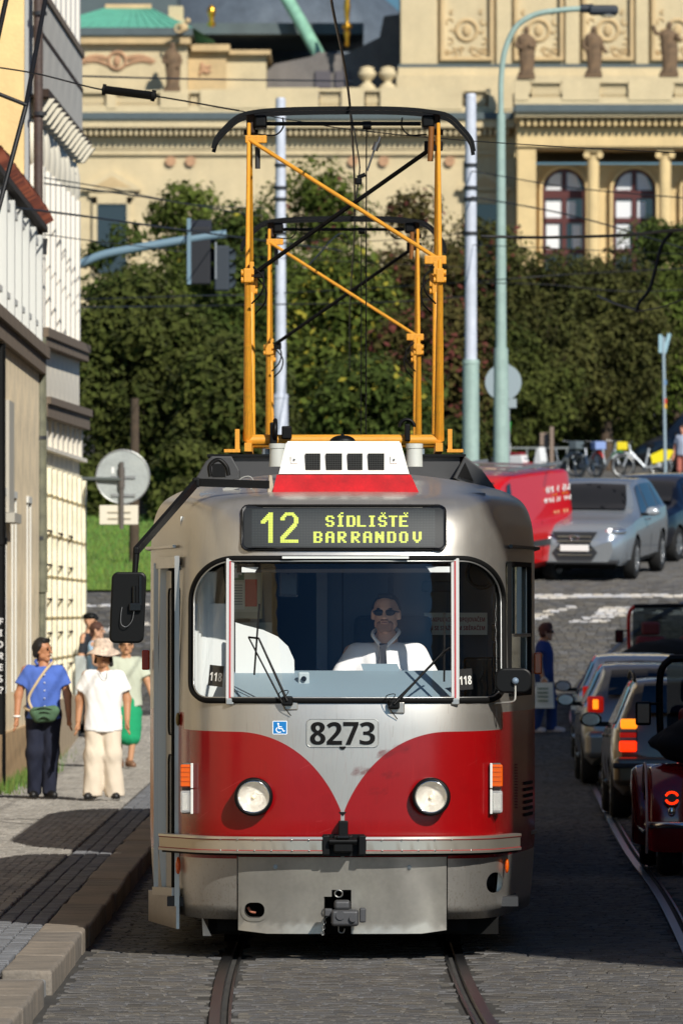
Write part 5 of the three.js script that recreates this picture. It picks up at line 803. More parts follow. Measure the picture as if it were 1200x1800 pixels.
  for (const [x0, x1] of [[951, 1027], [1074, 1149], [1196, 1272]]) {
    const w = (x1 - x0) / 2, c = (x0 + x1) / 2, X = (p) => QX(p), z = pz(2.2);
    const arch = (m, y1) => { const s = new THREE.Shape(); s.moveTo(QX(x0 - m), QY(y1)); s.lineTo(QX(x1 + m), QY(y1)); s.lineTo(QX(x1 + m), QY(338)); s.absarc(QX(c), QY(338), (w + m) * pk, 0, Math.PI); s.lineTo(QX(x0 - m), QY(y1)); return s; };
    const surr = arch(5, 600); surr.holes.push(new THREE.Path(arch(0, 599).getPoints(16)));
    part('arch_surround', extrude(surr, 0.5, 0, 18).translate(0, 0, z + 0.005), mPalY, P);
    const win = part('arched_window', extrude(arch(0, 600), 0.08, 0, 18).translate(0, 0, z + 0.02), mPaneDark, P);
    part('window_frame', [bx(X(c - 4), X(c + 4), QY(600), QY(302), z + 0.1, z + 0.25), bx(X(x0), X(x1), QY(352), QY(338), z + 0.1, z + 0.28), ...[386, 440, 500].map((y) => bx(X(x0), X(x1), QY(y + 9), QY(y), z + 0.1, z + 0.24)), bx(X(x0), X(x0 + 5), QY(600), QY(338), z + 0.1, z + 0.24), bx(X(x1 - 5), X(x1), QY(600), QY(338), z + 0.1, z + 0.24)], mWinRed, win);
    part('window_frame', new THREE.TorusGeometry((w - 2) * pk, 3 * pk, 6, 24, Math.PI).translate(X(c), QY(338), z + 0.14), mWinRed, win);
    for (const [a, b, y0, y1] of [[x0 + 6, c - 5, 308, 337], [c + 5, x1 - 8, 308, 337], [x0 + 6, c - 5, 357, 386], [c + 6, x1 - 18, 357, 386], [x0 + 7, c - 9, 398, 440], [c + 14, x1 - 9, 398, 440]]) { const s = new THREE.Shape(); s.moveTo(X(a), QY(y1)); s.lineTo(X(b), QY(y1)); s.lineTo(X(b + (y0 < 330 ? (b > c ? -10 : 0) : 0)), QY(y0)); s.lineTo(X(a + (y0 < 330 ? (b > c ? 0 : 10) : 0)), QY(y0)); part('curtain', extrude(s, 0.02).translate(0, 0, z + 0.11), mCurtain, win); }
  }
  // --- pedimented windows of the recessed fronts
  for (const x of [197, 850]) {
    const k = x === 850 ? 0.92 : 1, w = part('pediment', [extrude(poly([[QX(x - 51 * k), QY(335)], [QX(x + 51 * k), QY(327)], [QX(x + 51 * k), QY(323)], [QX(x), QY(300)], [QX(x - 51 * k), QY(330)]].map(([a, b], i) => [a, i === 1 ? QY(335) : i === 2 ? QY(330) : b])), 0.5).translate(0, 0, pz(0)), pb(x - 40, x + 40, 338, 346, 0.3, -0.2)], mPal, P);
    part('tympanum', extrude(poly([[QX(x - 34), QY(330)], [QX(x + 34), QY(330)], [QX(x), QY(310)]]), 0.02).translate(0, 0, pz(0.505)), mPalD, w);
    part('window_surround', [pb(x - 34, x - 26, 346, 480, 0.3, -0.1), pb(x + 26, x + 34, 346, 480, 0.3, -0.1), pb(x - 34, x + 34, 346, 358, 0.3, -0.1)], mPal, P); part('window_pane', pb(x - 26, x + 26, 358, 480, 0.06, -0.1), mPaneDark, P);
  }
  for (const x of [300, 335, 620, 674, 790]) part('medallion', new THREE.CylinderGeometry(9 * pk, 9 * pk, 0.3, 16).rotateX(Math.PI / 2).translate(QX(x), QY(283), pz(0.1)), mRelief, P);
  part('string_course', pb(-80, 905, 262.2, 272, 0.25, -0.1), mPal, P);
  // --- left pavilion with the copper roof
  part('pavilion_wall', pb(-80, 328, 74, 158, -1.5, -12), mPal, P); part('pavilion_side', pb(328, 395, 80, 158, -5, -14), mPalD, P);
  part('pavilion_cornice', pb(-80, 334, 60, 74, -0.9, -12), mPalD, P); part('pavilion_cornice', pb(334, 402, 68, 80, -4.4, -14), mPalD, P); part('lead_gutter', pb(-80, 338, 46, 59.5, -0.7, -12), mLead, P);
  { const b = [[-80, 46], [372, 51], [330, 46], [258, 2], [150, 2]], v = (x, y, o) => V(QX(x), QY(y), pz(o)); const A = v(60, 47, -0.8), B = v(340, 47, -0.8), Cc = v(372, 52, -9), T1 = v(180, 0, -6), T2 = v(262, 0, -6), D = v(60, 47, -14), E = v(372, 47, -14), p = []; const tri = (a, c, e) => p.push(...a.toArray(), ...c.toArray(), ...e.toArray()); tri(A, B, T2); tri(A, T2, T1); tri(B, Cc, T2); tri(Cc, E, T2); tri(A, T1, D); tri(D, T1, T2); tri(D, T2, E); const g = new THREE.BufferGeometry(); g.setAttribute('position', new THREE.Float32BufferAttribute(p, 3)); g.computeVertexNormals(); const rf = part('copper_roof', g, mCopper, P, { label: 'green copper hipped roof' }); for (let k = 0; k < 16; k++) { const t = (k + 0.5) / 16, a = A.clone().lerp(B, t), c = T1.clone().lerp(T2, t); a.z += 0.03; c.z += 0.03; part('roof_seam', rod(a, c, 0.045, 0.045, 5), mCopper, rf); } part('ridge', [rod(T1, T2, 0.25, 0.25, 8)], mPalD, rf); }
  part('roof_ornament', [new THREE.SphereGeometry(9 * pk, 12, 8).scale(1, 0.9, 0.8).translate(QX(322), QY(48), pz(0.2)), new THREE.SphereGeometry(5 * pk, 10, 8).translate(QX(330), QY(36), pz(0.2)), new THREE.TorusGeometry(7 * pk, 2.2 * pk, 6, 14).translate(QX(315), QY(50), pz(0.4))], mPalD, P);
  { const g = [new THREE.TorusGeometry(15 * pk, 3 * pk, 8, 24).translate(QX(205), QY(103), pz(-1.4)), new THREE.SphereGeometry(8 * pk, 12, 8).scale(0.8, 1.2, 0.4).translate(QX(205), QY(103), pz(-1.4))]; for (const s of [-1, 1]) for (let k = 0; k < 9; k++) for (const q of [-1, 1]) { const x = 205 + s * (20 + k * 5.2), y = 104 - Math.sin(k * 0.3) * 8 + k * 0.6; g.push(new THREE.SphereGeometry(4.6 * pk, 8, 6).scale(1.5, 0.5, 0.4).rotateZ(s * q * 0.7).translate(QX(x), QY(y + q * (5 - k * 0.4)), pz(-1.42))); } part('garland_relief', g, mRelief, P); }
  part('trophy_relief', [0, 1, 2, 3, 4, 5].map((k) => new THREE.SphereGeometry(6 * pk, 8, 6).scale(0.6, 1.7, 0.5).rotateZ(k * 0.9).translate(QX(352 + (k % 3) * 4), QY(108 + (k % 2) * 6), pz(-4.95))), mRelief, P);
  // --- wing and dark roofs between
  part('link_wall', pb(395, 466, 84, 160, -6, -16), mPal, P); part('link_cornice', pb(390, 474, 76, 84, -5.4, -16), mPalD, P);
  part('dark_hall', extrude(poly([[463, 168], [463, 108], [480, 92], [545, 79], [560, 70], [605, 76], [640, 58], [668, 44], [676, 6], [706, 2], [706, 168]].map(([a, b]) => [QX(a), QY(b)])), 14).translate(0, 0, pz(-24)), mRoofDark, P);
  for (const [x, y] of [[567, 105], [603, 105]]) part('hall_panel', pb(x - 14, x + 14, y, y + 30, -9.8, -10.1), plain('#565257', 0.8), P);
  { const dome = new THREE.SphereGeometry(1, 48, 24, 0, Math.PI * 2, 0, Math.PI / 2).scale(330 * pk, 300 * pk, 300 * pk).translate(QX(470), QY(140), pz(-40)); const dm = part('dome', dome, plaster('#525c66', 0.25, 6, 121, 0.3, 0.6), P, { label: 'slate grey dome behind the roofs' });
    const rib = []; for (let k = 0; k <= 8; k++) { const t = k / 8; rib.push(V(QX(lerp(462, 562, t)), QY(lerp(-90, 78, t ** 1.15)), pz(-12 - 2 * (1 - t)))); } part('copper_rib', tube(rib, 0.42, 24, 8), plaster('#7fae98', 0.3, 2, 123), dm); 
    part('dome_drum', pb(300, 640, 10, 30, -14, -30), mLead, dm); }
  part('back_roof', pb(-80, 300, -80, 44, -18, -30), mLead, P);
  part('gold_finial', new THREE.LatheGeometry([[0.05, 0], [0.16, 0.15], [0.1, 0.5], [0.22, 0.9], [0.12, 1.1], [0.34, 1.25], [0.3, 1.4], [0.12, 1.55], [0.18, 2.2], [0.22, 2.6], [0.1, 3.6]].map(([a, b]) => new THREE.Vector2(a, b)), 16).translate(QX(610), QY(66), pz(-8)), mGold, P);
  part('gold_finial', new THREE.LatheGeometry([[0.05, 0], [0.3, 0.1], [0.14, 0.5], [0.24, 0.8], [0.3, 1.1], [0.1, 1.4]].map(([a, b]) => new THREE.Vector2(a, b)), 16).translate(QX(368), QY(30), pz(-8)), mGold, P);
  part('chimney', [pb(290, 316, -12, 16, -10, -12), pb(287, 319, 12, 22, -9.8, -12.2)], mPal, P);
  for (const x of [645, 681]) part('urn', new THREE.LatheGeometry([[0.55, 0], [0.5, 0.25], [0.2, 0.5], [0.3, 0.62], [0.55, 0.9], [0.58, 1.1], [0.4, 1.25], [0.45, 1.4], [0.12, 1.5]].map(([a, b]) => new THREE.Vector2(a, b)), 18).translate(QX(x), QY(159), pz(0.6)), mPal, P);
}
// robed statues on the pedestals
function statue(px, y0, y1, f, arms, label, hood) {
  const h = (y1 - y0) * pk, g = [], t = (u) => u * h;
  const prof = [[0, 0], [0.16, 0], [0.165, 0.04], [0.135, 0.1], [0.15, 0.3], [0.16, 0.5], [0.15, 0.62], [0.165, 0.72], [0.15, 0.8], [0.075, 0.845], [0.05, 0.87]].map(([a, b]) => new THREE.Vector2(t(a), t(b)));
  const body = new THREE.LatheGeometry(prof, 26), p = body.attributes.position; for (let i = 0; i < p.count; i++) { const a = Math.atan2(p.getZ(i), p.getX(i)), y = p.getY(i) / h, f = 1 + 0.07 * Math.sin(a * 7 + y * 6) * smooth(0.85, 0.5, y); p.setX(i, p.getX(i) * f + Math.sin(y * 5) * 0.02 * h); p.setZ(i, p.getZ(i) * 0.75 * f); } body.computeVertexNormals(); g.push(body);
  g.push(new THREE.SphereGeometry(t(0.068), 14, 12).scale(0.85, 1.15, 1).translate(t(0.01), t(0.93), 0)); if (hood) g.push(new THREE.ConeGeometry(t(0.09), t(0.2), 14).translate(0, t(0.93), -0.02));
  for (const pts of arms) g.push(tube(pts.map(([x, y, z]) => V(t(x), t(y), t(z))), t(0.042), 10, 7));
  g.push(box(t(0.36), t(0.06), t(0.3), 0, -t(0.02), 0));
  const m = single('statue', g, mStatue, label, 'statue', 'robed statues on the palace balustrades'); m.position.set(QX(px), QY(y1), pz(f)); return m;
}
statue(920, 58, 145, 5.9, [[[-0.13, 0.77, 0], [-0.19, 0.62, 0.03], [-0.05, 0.55, 0.13]], [[0.13, 0.77, 0], [0.18, 0.62, 0.04], [0.04, 0.6, 0.13]]], 'robed stone statue with folded arms, next to the street lamp arm');
statue(1037, 57, 142, 5.9, [[[-0.13, 0.77, 0], [-0.2, 0.6, 0.03], [-0.12, 0.48, 0.1]], [[0.13, 0.77, 0], [0.2, 0.55, 0.02], [0.27, 0.45, 0.06]]], 'robed stone statue with hand on hip, middle of the right row');
statue(1168, 50, 141, 5.9, [[[-0.13, 0.77, 0], [-0.24, 0.78, 0.05], [-0.3, 0.92, 0.08]], [[0.13, 0.77, 0], [0.2, 0.66, 0.04], [0.12, 0.72, 0.12]]], 'stone statue raising one hand, rightmost on the balustrade');
statue(303, 76, 158, 0.8, [[[-0.13, 0.77, 0], [-0.18, 0.6, 0.03], [-0.06, 0.55, 0.12]], [[0.13, 0.77, 0], [0.18, 0.6, 0.04], [0.1, 0.45, 0.1]]], 'hooded dark statue at the corner of the copper roofed pavilion', true);
// ---------------------------------------------------------------- lawn and trees
const lawnA = rowD(1040), lawnB = rowD(930) + 8;
struct('lawn', sheet(-16, -2.5, lawnA, lawnB, 0.03, 6, 1), mat({ map: mottle([0.40, 0.50, 0.15], 0.4, 3, 131, 0, [0.9, 1, 0.7]), roughness: 0.95 }), { label: 'sunlit lawn' });
{
  const r = rng(8), p = [], col = [], c = new THREE.Color();
  for (let i = 0; i < 26000; i++) { const d = lerp(lawnA, lawnB, r()), x = -12 + r() * 9.4, a = r() * 6.28, h = 0.05 + r() * 0.08, w = 0.012; c.setRGB(0.11 + r() * 0.09, 0.21 + r() * 0.12, 0.03 + r() * 0.02); const y = GY(d) + 0.028; p.push(x - w * Math.cos(a), y, -d - w * Math.sin(a), x + w * Math.cos(a), y, -d + w * Math.sin(a), x + (r() - 0.5) * 0.08, y + h, -d + (r() - 0.5) * 0.08); for (let k = 0; k < 3; k++) col.push(c.r, c.g, c.b); }
  const g = new THREE.BufferGeometry(); g.setAttribute('position', new THREE.Float32BufferAttribute(p, 3)); g.setAttribute('color', new THREE.Float32BufferAttribute(col, 3)); g.computeVertexNormals();
  const m = single('grass', g, mat({ vertexColors: true, roughness: 0.9, transmission: 0.25, thickness: 0 }), 'short green grass on the lawn behind the round sign', 'grass'); m.userData.kind = 'stuff';
}
const mBark = plaster('#4a3d30', 0.3, 0.6, 141, 0.8), mLeaf = new THREE.MeshPhysicalMaterial({ vertexColors: true, roughness: 1, specularIntensity: 0.15, transmission: 0.3, thickness: 0 });
function tree(name, label, px, topY, halfW, d, hue, seed, opt = {}) {
  const r = rng(seed), k = d / FOC, x0 = (px - 600) * k, gy = GY(d), top = CAMH + (HORIZON - topY) * k, H = top - gy, W = halfW * k, base = gy + (opt.clear ?? 0.6), depth = W * 0.85;
  const t = thing(name, label, opt.cat || 'tree', opt.group || 'trees in front of the palace'); t.position.set(x0, gy, -d);
  const limbs = [rod(V(0, -0.1, 0), V((r() - 0.5) * 0.3, H * 0.45, 0), 0.1 + W * 0.05, 0.07 + W * 0.02, 9)];
  const clumps = [], n = opt.n || 46, cy = (base - gy + H) / 2, ry = (H - (base - gy)) / 2;
  for (let i = 0; i < n; i++) { // clumps through the volume, more near its outside
    const u = r() * 2 - 1, a = r() * 6.283, q = Math.pow(r(), 0.45), s = Math.sqrt(1 - u * u), taperK = 1 - 0.14 * Math.max(0, u);
    const c = V(Math.cos(a) * s * W * q * 0.86 * taperK, cy + u * ry * 0.88 * (0.35 + 0.65 * q) , Math.sin(a) * s * depth * q * 0.86 * taperK);
    clumps.push([c, (0.3 + r() * 0.26) * Math.min(W, 2.4) * 0.95, 0.7 + r() * 0.6, r()]); if (i % 4 === 0) limbs.push(rod(V(0, H * (0.2 + 0.25 * r()), 0), c, 0.05, 0.015, 5));
  }
  part('trunk', limbs, mBark, t);
  const P = [], Cc = [], c = new THREE.Color(), leaves = Math.round((opt.leaves || 9000) * 1.35), size = opt.size || 0.088, e1 = V(), e2 = V(), nn = V();
  for (let i = 0; i < leaves; i++) {
    const [cc, cr, tone, hk] = clumps[Math.floor(r() * clumps.length)], u = r() * 2 - 1, a = r() * 6.283, q = Math.cbrt(0.1 + 0.9 * r()) * (0.8 + 0.35 * r()), s = Math.sqrt(1 - u * u);
    const o = V(Math.cos(a) * s, u * 0.8, Math.sin(a) * s).multiplyScalar(cr * q), x = cc.x + o.x, y = cc.y + o.y, z = cc.z + o.z; if (y < 0.1) continue;
    nn.copy(o).normalize().add(V(r() - 0.5, r() - 0.2, r() - 0.5).multiplyScalar(1.5)).normalize(); e1.set(r() - 0.5, r() - 0.5, r() - 0.5).cross(nn).normalize(); e2.copy(nn).cross(e1);
    const L = size * (0.4 + r() * 1.2), wd = L * (0.45 + r() * 0.25);
    const A = V(x, y, z).addScaledVector(e1, -L), B = V(x, y, z).addScaledVector(e2, wd).addScaledVector(nn, 0.1 * L), D = V(x, y, z).addScaledVector(e1, L), E = V(x, y, z).addScaledVector(e2, -wd).addScaledVector(nn, 0.1 * L);
    P.push(...A.toArray(), ...B.toArray(), ...D.toArray(), ...A.toArray(), ...D.toArray(), ...E.toArray());
    const b = (0.75 + r() * 0.5) * tone, hv = hk * 0.5 + r() * 0.5; c.setRGB(lerp(hue[0][0], hue[1][0], hv) * b * 0.84, lerp(hue[0][1], hue[1][1], hv) * b * 0.8, lerp(hue[0][2], hue[1][2], hv) * b * 0.62);
    if (opt.fleck && r() < opt.fleck) c.setRGB(0.34, 0.3, 0.04); if (opt.red && r() < opt.red) c.setRGB(0.16, 0.05, 0.04);
    for (let q2 = 0; q2 < 6; q2++) Cc.push(c.r, c.g, c.b);
  }
  const g = new THREE.BufferGeometry(); g.setAttribute('position', new THREE.Float32BufferAttribute(P, 3)); g.setAttribute('color', new THREE.Float32BufferAttribute(Cc, 3)); g.computeVertexNormals();
  part('crown', g, mLeaf, t); return t;
}
const GREEN = [[0.05, 0.085, 0.02], [0.09, 0.125, 0.035]], LIGHT = [[0.08, 0.125, 0.025], [0.14, 0.175, 0.045]], OLIVE = [[0.065, 0.078, 0.026], [0.105, 0.105, 0.04]], RED = [[0.075, 0.07, 0.026], [0.105, 0.09, 0.036]], OLIVE2 = [[0.06, 0.085, 0.022], [0.1, 0.115, 0.036]];
tree('park_tree', 'slim pale green tree behind the traffic signals', 350, 268, 128, 232, LIGHT, 1, { n: 58, leaves: 12000 });
tree('park_tree', 'small loose tree beside the white house corner', 205, 385, 100, 205, GREEN, 2, { n: 44 });
tree('park_tree', 'dense dark tree above the round sign', 250, 470, 165, 178, OLIVE2, 3, { n: 70, leaves: 15000 });
tree('park_tree', 'leafy tree between the signals and the pantograph', 428, 335, 130, 222, GREEN, 4, { n: 60, leaves: 12000, fleck: 0.03 });
tree('park_tree', 'tall tree seen through the top of the pantograph', 575, 254, 160, 244, LIGHT, 5, { n: 60, leaves: 12000, red: 0.03 });
tree('park_tree', 'broad tree with yellowing leaves behind the pantograph', 590, 440, 150, 200, LIGHT, 6, { n: 70, leaves: 15000, fleck: 0.09 });
tree('park_tree', 'reddish leaved tree left of the white pole', 735, 330, 112, 238, RED, 7, { n: 44, red: 0.1 });
tree('park_tree', 'low dark red tree beside the foot of the white pole', 760, 520, 115, 198, RED, 8, { n: 56, leaves: 11000, red: 0.16 });
tree('park_tree', 'bushy tree between the white pole and the street lamp', 850, 360, 110, 240, OLIVE, 9, { n: 50, red: 0.06 });
tree('park_tree', 'olive green tree right of the street lamp', 945, 425, 130, 240, OLIVE, 10, { n: 66, leaves: 13000, clear: 1.2 });
tree('park_tree', 'dark olive tree over the parked bicycles', 1065, 440, 140, 242, OLIVE, 11, { n: 70, leaves: 14000, clear: 1.6 });
tree('park_tree', 'tall tree covering the rightmost arched window', 1185, 318, 105, 252, GREEN, 12, { n: 52, leaves: 11000 });
tree('park_tree', 'light green tree at the right edge above the minibus', 1190, 470, 105, 248, LIGHT, 13, { n: 56, leaves: 11000, clear: 1.4 });
tree('park_tree', 'shady tree low behind the street lamp foot', 900, 560, 110, 238, OLIVE2, 14, { n: 56, leaves: 11000 });
tree('park_tree', 'dense low tree left of the tram roof', 400, 600, 120, 176, OLIVE2, 15, { n: 56, leaves: 12000 });
tree('park_tree', 'dark low tree behind the tram roof', 660, 620, 120, 182, GREEN, 16, { n: 56, leaves: 12000, fleck: 0.04 });
tree('park_tree', 'shadowy tree behind the bicycles', 1010, 600, 150, 246, OLIVE2, 17, { n: 60, leaves: 12000, clear: 0.4 });
for (const [px, y, w, d, l] of [[170, 800, 60, 172, 'low bush beside the house corner behind the sign'], [330, 780, 90, 168, 'low bush behind the round sign'], [500, 740, 100, 186, 'low bush at the foot of the tall white pole'], [800, 740, 90, 190, 'low bush between the white pole and lamp post'], [950, 740, 90, 246, 'low bush behind the scooter'], [1120, 730, 110, 250, 'low bush behind the minibus']]) tree('bush', l, px, y, w, d, OLIVE2, px + 5, { n: 30, leaves: 6000, clear: 0.0, cat: 'bush', group: 'bushes under the park trees' });
// slim trunk standing in the sunny lawn
single('tree_trunk', rod(AT(236, 985, lawnB - 30).setY(GY(lawnB - 30) - 0.1), AT(237, 700, lawnB - 30), 0.1, 0.08, 10), mBark, 'slim dark trunk on the lawn under the round sign', 'trunk');
// ---------------------------------------------------------------- poles, lamp, signals, signs
const mPoleW = plaster('#c0c5d0', 0.14, 1.5, 151, 0.8, 0.5), mPoleG = plaster('#93a9a0', 0.14, 1.4, 153, 0.8, 0.5), mSigBlue = plain('#6d8795', 0.45);
function pole(label, px, topY, d, rTop, rBot, stepY, mLow) {
  const t = thing('tram_pole', label, 'pole', 'tapered tram wire poles'), x = (px - 600) * d / FOC, y = (p) => CAMH + (HORIZON - p) * d / FOC, g = GY(d) - 0.1;
  part('upper_shaft', rod(V(x, y(stepY), -d), V(x, y(topY), -d), rTop * 1.12, rTop, 20), mPoleW, t); part('lower_shaft', rod(V(x, g, -d), V(x, y(stepY) + 0.1, -d), rBot, rBot * 0.95, 20), mLow, t); part('joint_ring', new THREE.CylinderGeometry(rBot * 0.96, rBot * 1.02, 0.08, 20).translate(x, y(stepY) + 0.1, -d), mLow, t);
  for (const p of [290, 330, 350, 410]) part('wire_clamp', new THREE.CylinderGeometry(rTop * 1.25, rTop * 1.25, 0.07, 18).translate(x, y(p), -d), M.darkGray, t);
  part('cap', new THREE.CylinderGeometry(rTop * 0.9, rTop, 0.05, 18).translate(x, y(topY) + 0.02, -d), mPoleW, t); return t;
}
pole('white tram wire pole behind the left side of the pantograph', 493, 175, 158, 0.1, 0.16, 705, mPoleW);
pole('white tram wire pole between pantograph and street lamp', 827, 168, 150, 0.105, 0.165, 645, mPoleG);
{ const d = 163, t = thing('street_lamp', 'pale green street lamp with a long curved arm', 'street lamp'), P = (x, y) => AT(x, y, d);
  part('shaft', [rod(V(P(880, 0).x, GY(d) - 0.1, -d), P(880, 612), 0.17, 0.15, 18)], mPoleG, t); part('upper_shaft', rod(P(880, 614), P(880, 200), 0.115, 0.09, 16), mPoleG, t);
  part('curved_arm', tube([P(880, 205), P(881, 130), P(888, 85), P(908, 45), P(940, 25), P(985, 17), P(1028, 14)], 0.06, 40, 10), mPoleG, t);
  const hd = part('lamp_head', [rod(P(1020, 14), P(1042, 14), 0.09, 0.1, 10), rbox(0.62, 0.2, 0.34, 0.07, P(1060, 0).x, P(0, 17).y, -d)], plain('#2a3038', 0.5), t); part('lamp_glass', new THREE.SphereGeometry(0.18, 16, 8, 0, 7, Math.PI / 2, Math.PI / 2).scale(1.0, 0.45, 0.8).translate(P(1068, 0).x, P(0, 24).y, -d), mClear, hd); }
{ const d = 134, t = thing('traffic_signal', 'pair of dark traffic signals on a long blue grey arm', 'traffic signal'), P = (x, y, o = 0) => AT(x, y, d - o);
  part('mast', rod(V(P(118, 0).x, GY(d) - 0.1, -d), P(118, 470), 0.11, 0.1, 14), mSigBlue, t); part('arm', tube([P(118, 476), P(145, 462), P(180, 448), P(240, 436), P(310, 424), P(360, 416), P(398, 411)], 0.075, 40, 12), mSigBlue, t);
  part('hanger_plate', [bx(P(329, 0).x, P(336, 0).x, P(0, 500).y, P(0, 384).y, -d + 0.1, -d + 0.14)], mSigBlue, t);
  const s = part('signal_case', rbox(0.36, 1.0, 0.2, 0.03, P(352, 0).x, P(0, 449).y, -d - 0.05), plain('#10141c', 0.6), t); for (const y of [415, 447, 480]) part('visor', new THREE.CylinderGeometry(0.12, 0.12, 0.2, 16, 1, true, 0, 4.2).rotateX(Math.PI / 2).rotateY(1.2).translate(P(352, 0).x + 0.12, P(0, y).y, -d - 0.1), plain('#141a26', 0.6), s); part('back_board', bx(P(331, 0).x, P(372, 0).x, P(0, 412).y, P(0, 386).y, -d - 0.02, -d), plain('#151c2a', 0.6), s);
  const s2 = part('signal_case', rbox(0.26, 0.78, 0.2, 0.03, P(390, 0).x, P(0, 471).y, -d - 0.1), plain('#2a333c', 0.6), t); for (const y of [446, 470, 495]) part('visor', new THREE.CylinderGeometry(0.1, 0.1, 0.18, 16, 1, true, 0, 4.2).rotateX(Math.PI / 2).rotateY(1.2).translate(P(392, 0).x + 0.1, P(0, y).y, -d - 0.14), plain('#3a444c', 0.6), s2); part('signal_strut', rod(P(379, 425, 0.1), P(379, 490, 0.1), 0.02), M.alu, t); }
const mSignBack = plaster('#a2a8a6', 0.12, 0.9, 161, 0, 0.45);
{ const d = 117, t = thing('round_sign', 'back of a round road sign with a white plate below', 'road sign', 'round road signs seen from behind'), P = (x, y, o = 0) => AT(x, y, d - o);
  part('disc', cylZ(47.5 * d / FOC, 0.02, 48, P(216, 0).x, P(0, 838).y, -d - 0.05), mSignBack, t); part('rim', new THREE.TorusGeometry(47 * d / FOC, 0.012, 8, 48).translate(P(216, 0).x, P(0, 838).y, -d - 0.04), M.alu, t);
  part('post', [rod(P(214, 930), P(214, 812), 0.035, 0.035, 10), rod(P(214, 858), P(214, 822), 0.05, 0.05, 10)], plain('#5b5550', 0.6), t); part('wall_arm', [rod(V(WALLX - 0.1, P(0, 841).y, -d - 0.02), P(216, 843, 0.02), 0.03, 0.03, 10)], plain('#4c5350', 0.6), t);
  part('mounting_rail', [bx(P(196, 0).x, P(238, 0).x, P(0, 873).y, P(0, 868).y, -d - 0.035, -d - 0.015)], M.alu, t); part('mounting_rail', [bx(P(196, 0).x, P(238, 0).x, P(0, 841).y, P(0, 836).y, -d - 0.035, -d - 0.015)], M.alu, t); part('sticker', bx(P(196, 0).x, P(201, 0).x, P(0, 832).y, P(0, 821).y, -d - 0.038, -d - 0.034), M.white, t);
  part('plate', rbox(68 * d / FOC, 34 * d / FOC, 0.02, 0.008, P(209, 0).x, P(0, 905).y, -d - 0.05), plain('#d6cfbd', 0.5), t); for (const y of [899, 910]) part('plate_rail', bx(P(190, 0).x, P(230, 0).x, P(0, y + 2).y, P(0, y).y, -d - 0.036, -d - 0.02), plain('#b7ae98', 0.5), t); }
{ const d = 168, t = thing('round_sign', 'bluish back of a round sign behind the street lamp post', 'road sign', 'round road signs seen from behind'), P = (x, y) => AT(x, y, d); part('post', rod(V(P(893, 0).x, GY(d) - 0.1, -d), P(893, 640), 0.035, 0.035, 10), M.alu, t); part('disc', cylZ(32 * d / FOC, 0.02, 40, P(884, 0).x, P(0, 672).y, -d + 0.06), plain('#8d9a9e', 0.5), t); part('plate', rbox(0.3, 0.2, 0.02, 0.006, P(895, 0).x, P(0, 709).y, -d + 0.06), plain('#8f9a9c', 0.5), t); }
{ const d = 214, t = thing('street_sign', 'thin grey street sign post above the yellow bicycle', 'sign post'), P = (x, y) => AT(x, y, d); part('post', rod(V(P(1169, 0).x, GY(d) - 0.1, -d), P(1165, 592), 0.045, 0.045, 10), plain('#8fa0a8', 0.5), t); part('sign_blade', [bx(P(1157, 0).x, P(1163, 0).x, P(0, 620).y, P(0, 588).y, -d, -d + 0.04), bar(P(1167, 620), P(1176, 586), 0.1, 0.06)], plain('#8fb0ba', 0.5), t); for (const [y, c] of [[672, '#5a7fa8'], [705, '#c2432c'], [714, '#d8a52a']]) part('sticker', new THREE.CylinderGeometry(0.05, 0.05, 0.13, 10).translate(P(1168, 0).x, P(0, y).y, -d), plain(c, 0.6), t); }
// ---------------------------------------------------------------- overhead wires
function wire(label, pts, r, group = 'overhead tram wires and span wires', m = M.wire) { const P = pts.map(([x, y, d]) => AT(x, y, d)); return single('overhead_wire', tube(P, r, Math.max(12, pts.length * 8), 6), m, label, 'wire', group); }
// contact wire over the first track, bending at its clamps
single('contact_wire', tube([V(-0.12, 5.66, -6), V(-0.1, 5.66, -36), V(-0.065, 5.655, -44), V(0.02, 5.655, -50), V(0.06, 5.66, -54.3), V(0.1, 5.665, -62), V(0.12, 5.68, -72), V(0.1, 5.7, -90), V(0.12, 5.74, -116)], 0.009, 90, 6), M.wire, 'black contact wire touching the tram pantograph', 'wire', 'overhead tram wires and span wires');
wire('span wire with a long black insulator at upper left', [[-60, 110, 64], [60, 128, 63], [185, 158, 62], [270, 168, 61.6], [420, 194, 61]], 0.0065);
{ const t = single('insulator_rod', [rod(AT(184, 157, 62), AT(270, 168, 61.6), 0.034, 0.034, 14), rod(AT(180, 156.5, 62), AT(186, 157.3, 62), 0.045, 0.045, 12), rod(AT(266, 167, 61.6), AT(273, 168.4, 61.6), 0.045, 0.045, 12)], M.rubber, 'long black insulator on the span wire at upper left', 'insulator'); }
wire('thin span wire running right from the pantograph head', [[420, 194, 61], [602, 225, 62], [800, 245, 63], [1000, 258, 64], [1230, 270, 65]], 0.004);
wire('drooping black feeder cable at the right edge', [[845, 415, 104], [930, 417, 104], [1010, 416, 103], [1100, 413, 102], [1160, 407, 101], [1230, 402, 100]], 0.022);
wire('black cable bending down from the feeder cable', [[1180, 407, 101], [1163, 430, 101], [1152, 470, 101], [1140, 510, 101], [1121, 535, 101], [1119, 549, 101]], 0.026);
wire('black cable from the junction towards the poles', [[1119, 545, 101], [1085, 535, 102], [1050, 520, 104]], 0.016); wire('thin cable right of the junction', [[1119, 547, 101], [1160, 540, 100], [1215, 520, 99]], 0.008);
